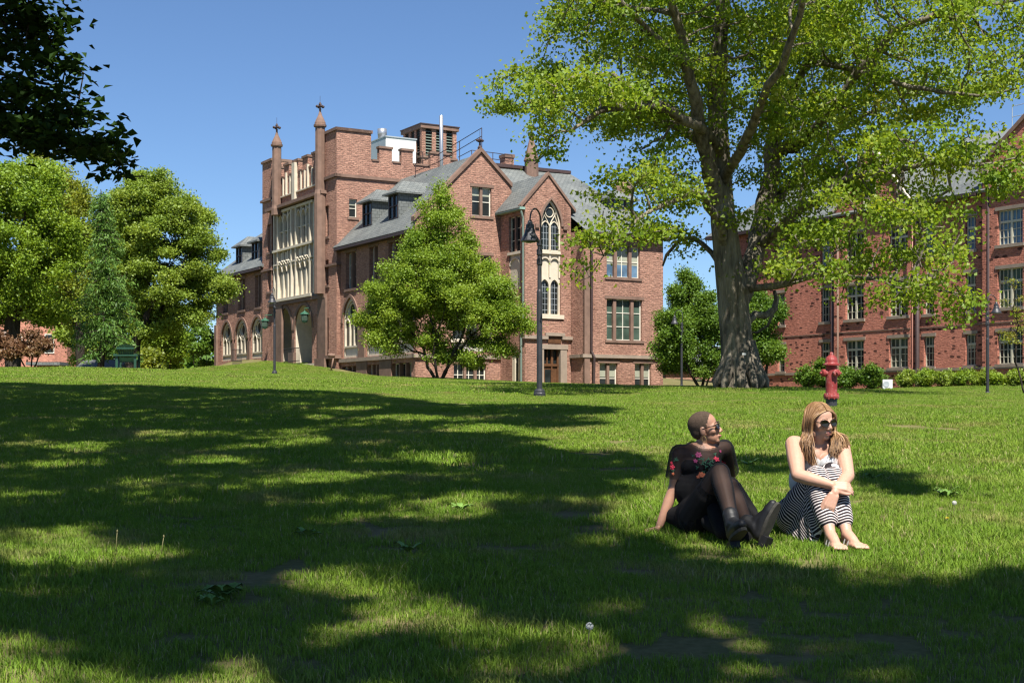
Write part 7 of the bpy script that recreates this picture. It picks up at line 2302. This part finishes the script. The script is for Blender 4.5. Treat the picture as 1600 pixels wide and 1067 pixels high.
hand(body, wrL + Vector((-0.005, -0.01, -0.005)), Vector((-0.42, -0.10, -1)), Vector((-0.1, -1, 0.1)), 1, 0.172, (0.12, 0.22, 0.25), 0.06, 0.4)
leg(body, hipR, knR, anR); leg(body, hipL, knL, anL)
def foot(mb, an, d):
    d = Vector(d).normalized(); s = Vector((-d.y, d.x, 0)); g0 = ga(an)
    h = lambda p, z: Vector((p.x, p.y, g0 + z))
    heel = h(an - d * 0.035, 0.030); ball = h(an + d * 0.125, 0.028)
    cap(mb, an, heel, 0.036, 0.030); cap(mb, an + d * 0.01, h(an + d * 0.07, 0.055), 0.036, 0.033); cap(mb, h(an + d * 0.07, 0.052), ball, 0.033, 0.024)
    for k in (-1, 1): cap(mb, heel, ball + s * 0.020 * k, 0.027, 0.022)
    for k in range(5):
        x = (k - 2) * 0.0165; L_ = (0.052, 0.050, 0.045, 0.038, 0.030)[k]
        q = ball + s * (-x) + d * 0.008
        chain(mb, [q, q + d * L_ * 0.6 + Vector((0, 0, 0.003)), q + d * L_ + Vector((0, 0, -0.008))], [0.013, 0.0095, 0.0085] if k else [0.016, 0.0125, 0.011], 8)
    return h, d, s
dR, dL = Vector((0.12, -1, 0)), Vector((0.30, -1, 0))
h1 = foot(body, anR, dR); h2 = foot(body, anL, dL)
soft(body, 'body', 'skin_b', wb_, 0.0050, 4)
# sandals' ankle straps
m = MB()
for an, d in ((anR, dR), (anL, dL)):
    d = d.normalized(); s = Vector((-d.y, d.x, 0)); g0 = ga(an)
    for off, z, rx in ((0.045, 0.075, 0.041), (0.085, 0.062, 0.040)):
        m.tube([Vector((an.x, an.y, g0)) + d * (off - 0.02 * abs(math.cos(a))) + s * rx * math.cos(a) + Vector((0, 0, 0.012 + z * max(0, math.sin(a)))) for a in np.linspace(0, math.pi, 11)], 0.0055, 6)
M['strap'] = plain('silver_grey_strap', (0.33, 0.31, 0.28), 0.4, 0.2, 30.0)
m.build('sandal_strap', M['strap'], wb_, True)
# camisole
cm = MB(); torsoB(cm, 0.011)
def cami_cut(p):
    q = p - upc
    neckline = chest.z + 0.005 + abs(p.x - (chest.x + 0.02)) * 0.72
    return p.z > min(neckline, chest.z + 0.085) or p.z < waist.z - 0.16 or p.z < pel.z + 0.06
cami = soft(cm, 'camisole', 'white_cloth', wb_, 0.0065, 5, cut=cami_cut)
m = MB()
for k, s in ((-0.085, shR), (0.105, shL)):
    p0 = chest + Vector((k, -0.112, 0.05)); m.tube([p0, p0.lerp(upc + Vector((k * 1.05, -0.085, 0.05)), 0.6) + Vector((0, -0.012, 0)), upc + Vector((k * 1.05, -0.06, 0.075)), upc + Vector((k * 1.0, 0.05, 0.06))], 0.004, 5)
m.build('shoulder_strap', M['white_cloth'], wb_, True)
# striped wrap skirt over bent legs, hem hanging to the grass
skm = MB(); g = 0.020
skm.ellipsoid(pel + Vector((0.02, 0, 0.04)), (0.198, 0.155, 0.135), 18, 12); skm.ellipsoid(waist + Vector((0.01, 0, -0.115)), (0.145, 0.122, 0.09), 18, 12)
chain(skm, [hipR, hipR.lerp(knR, 0.5), knR], [0.125, 0.108, 0.076]); chain(skm, [hipL, hipL.lerp(knL, 0.5), knL], [0.12, 0.10, 0.074])
chain(skm, [knR, knR.lerp(anR, 0.4), knR.lerp(anR, 0.74)], [0.076, 0.078, 0.066]); chain(skm, [knL, knL.lerp(anL, 0.4), knL.lerp(anL, 0.76)], [0.074, 0.075, 0.064])
hem = B(300, 925, -0.12); hem.z = ga(hem) + 0.02
hem2 = B(150, 850, 0.12); hem2.z = ga(hem2) + 0.04
for f in np.linspace(0, 1, 9):
    a_ = hipR.lerp(knR, f * 0.95); b_ = hem2.lerp(hem, f); b_.z = ga(b_) + 0.02 + 0.01 * math.sin(9 * f)
    cap(skm, a_, b_ + Vector((0, 0.014 * math.sin(f * 17), 0)), 0.07, 0.028)
for f in np.linspace(0, 1, 5):
    cap(skm, knR.lerp(anR, 0.1 + 0.55 * f), hem.lerp(knR.lerp(anR, 0.7), f * 0.7), 0.045, 0.024)
def stripes(co):
    segs = [(np.array(hipR), np.array(knR), 0.0), (np.array(knR), np.array(anR), (knR - hipR).length), (np.array(hipL), np.array(knL), 0.012), (np.array(knL), np.array(anL), (knL - hipL).length + 0.012)]
    D_, S_ = [], []
    for a, b_, s0 in segs:
        ab = b_ - a; L_ = np.linalg.norm(ab); tt = (co - a) @ (ab / L_); tc = np.clip(tt, 0, L_)
        D_.append(np.linalg.norm(co - a - (ab / L_)[None] * tc[:, None], axis=1)); S_.append(s0 + tt)
    D_, S_ = np.stack(D_), np.stack(S_); D_ = D_ + 1e-4
    j = D_.argmin(0)
    s = S_[j, np.arange(len(co))]
    # on the hanging part the stripes follow the thigh
    hang = (co[:, 2] < (np.array(hipR)[2] + 0.02)) & (D_.min(0) > 0.13) & (co[:, 0] < hem.x + 0.05)
    s = np.where(hang, S_[0], s)
    return {'stripe': s + 0.006 * np.sin(co[:, 2] * 40) + 0.004 * np.sin(co[:, 0] * 55)}
soft(skm, 'striped_skirt', 'striped', wb_, 0.0065, 6, attr_fn=stripes)
# sunglasses, lips, brows
glasses(Ph, f_, u_, r_h, wb_, 'sunglasses', 'lens', 0.031, 0.023, 0.036, 0.5)
m = MB(); R3 = Matrix((r_h, f_, u_)).transposed(); m.ellipsoid(Ph(0, 0.095, -0.057), (0.021, 0.006, 0.005), 12, 8, R3); m.ellipsoid(Ph(0, 0.0925, -0.069), (0.018, 0.006, 0.005), 12, 8, R3); m.build('lips', M['lip'], wb_, True)
m = MB()
for k in (-1, 1): m.tube([Ph(k * 0.016, 0.098, 0.030), Ph(k * 0.032, 0.098, 0.037), Ph(k * 0.052, 0.081, 0.031)], [0.0025, 0.003, 0.0015], 6)
M['brow_fair'] = plain('fair_brow', (0.16, 0.08, 0.04), 0.9, 0.2, 60.0, bump=0)
m.build('eyebrow', M['brow_fair'], wb_, True)
# long hair: locks from a side parting, falling in front of both shoulders and down the back
rng = np.random.default_rng(300)
V_, Q_, A_ = [], [], []
base = 0
hcn = np.array(hc); F3, U3, R3n = np.array(f_), np.array(u_), np.array(r_h)
def H(x, y, z): return hcn + R3n * x + F3 * y + U3 * z
def lock(pts_, w0, w1, tone):
    global base
    pts_ = np.array(pts_); n = len(pts_)
    # smooth the guide by Catmull-Rom
    out = []
    for i in range(n - 1):
        p0, p1, p2, p3 = pts_[max(i - 1, 0)], pts_[i], pts_[i + 1], pts_[min(i + 2, n - 1)]
        for f in np.linspace(0, 1, 4, endpoint=False):
            out.append(0.5 * ((2 * p1) + (-p0 + p2) * f + (2 * p0 - 5 * p1 + 4 * p2 - p3) * f * f + (-p0 + 3 * p1 - 3 * p2 + p3) * f ** 3))
    out.append(pts_[-1]); P = np.array(out); n = len(P)
    t_ = np.gradient(P, axis=0); t_ /= np.linalg.norm(t_, axis=1, keepdims=True)
    ref = F3 + 0.3 * R3n
    for j in range(n):
        x = ref - t_[j] * (ref @ t_[j]); x /= np.linalg.norm(x); y = np.cross(t_[j], x)
        w = w0 + (w1 - w0) * (j / (n - 1)) ** 2
        for k in range(5):
            a = 2 * np.pi * k / 5
            V_.append(P[j] + (x * np.cos(a) * 0.7 + y * np.sin(a) * 1.3) * w); A_.append(tone)
    r_ = base + np.arange(n - 1)[:, None] * 5 + np.arange(5); r2 = base + np.arange(n - 1)[:, None] * 5 + (np.arange(5) + 1) % 5
    Q_.append(np.stack([r_, r2, r2 + 5, r_ + 5], 2).reshape(-1, 4)); base += n * 5
endsR = [np.array(B(px, py, dy)) for px, py, dy in ((300, 505, 0.0), (270, 480, 0.03), (318, 515, -0.01), (238, 430, 0.08), (290, 470, 0.03))]
endsL = [np.array(B(px, py, dy)) for px, py, dy in ((455, 415, 0.05), (522, 395, 0.12), (545, 385, 0.16), (415, 430, 0.03), (440, 455, 0.05))]
for i in range(760):
    side = 1 if rng.random() < 0.5 else -1            # -1 falls on the photograph's left
    y0 = 0.076 - 0.165 * rng.random()
    part_x = 0.012
    def dome(x, y): return 0.040 + 0.089 * math.sqrt(max(0.05, 1 - (x / 0.080) ** 2 - ((y + 0.012) / 0.100) ** 2))
    st = H(part_x + side * 0.002, y0, dome(part_x, y0) + 0.003)
    out_r = 0.086 + 0.012 * rng.random()
    yb = y0 * 0.55 - 0.015
    mid1 = H(side * 0.052, y0 * 0.88 - 0.004, dome(0.052, y0 * 0.88) + 0.005)
    mid2 = H(side * out_r, min(0.05, yb + 0.02), 0.03 + rng.normal(0, 0.006))
    mid3 = H(side * (out_r + 0.006), min(0.045, yb + 0.015), -0.055)
    e = (endsR if side > 0 else endsL); a, b_ = e[rng.integers(5)], e[rng.integers(5)]
    f = rng.random(); end = a + (b_ - a) * f + rng.normal(0, 0.012, 3)
    if y0 < -0.05 and rng.random() < 0.6: end = np.array(upc) + np.array([-side * 0.10 * rng.random(), 0.10, -0.10]) + rng.normal(0, 0.02, 3)
    mid4 = mid3 * 0.5 + end * 0.5 + R3n * side * 0.014 + np.array([0, -0.018, 0.012]) + rng.normal(0, 0.006, 3)
    cut_ = 0.75 + 0.25 * rng.random(); end = mid4 + (end - mid4) * cut_
    tone = np.clip(rng.normal(0.40 + (0.0 if side > 0 else 0.18), 0.26), 0, 1)
    lock([st, mid1, mid2, mid3, mid4, end], 0.0036, 0.0010, tone)
me = np_mesh(np.array(V_), [np.concatenate(Q_)], {'rnd': np.array(A_)})
hair = finish(me, 'long_hair', M['hair'], wb_, True, uv=False)
m = MB(); m.ellipsoid(hc + u_ * 0.036 - f_ * 0.022, (0.0815, 0.094, 0.090), 28, 20, R3)
sc = soft(m, 'scalp_hair', 'brow_fair', wb_, 0.006, 2, cut=lambda p: (p - hc).dot(f_) > 0.070 - 0.0 or ((p - hc).dot(f_) > 0.05 and (p - hc).dot(u_) < 0.085) or ((p - hc).dot(u_) < 0.02 and (p - hc).dot(f_) > 0.0))
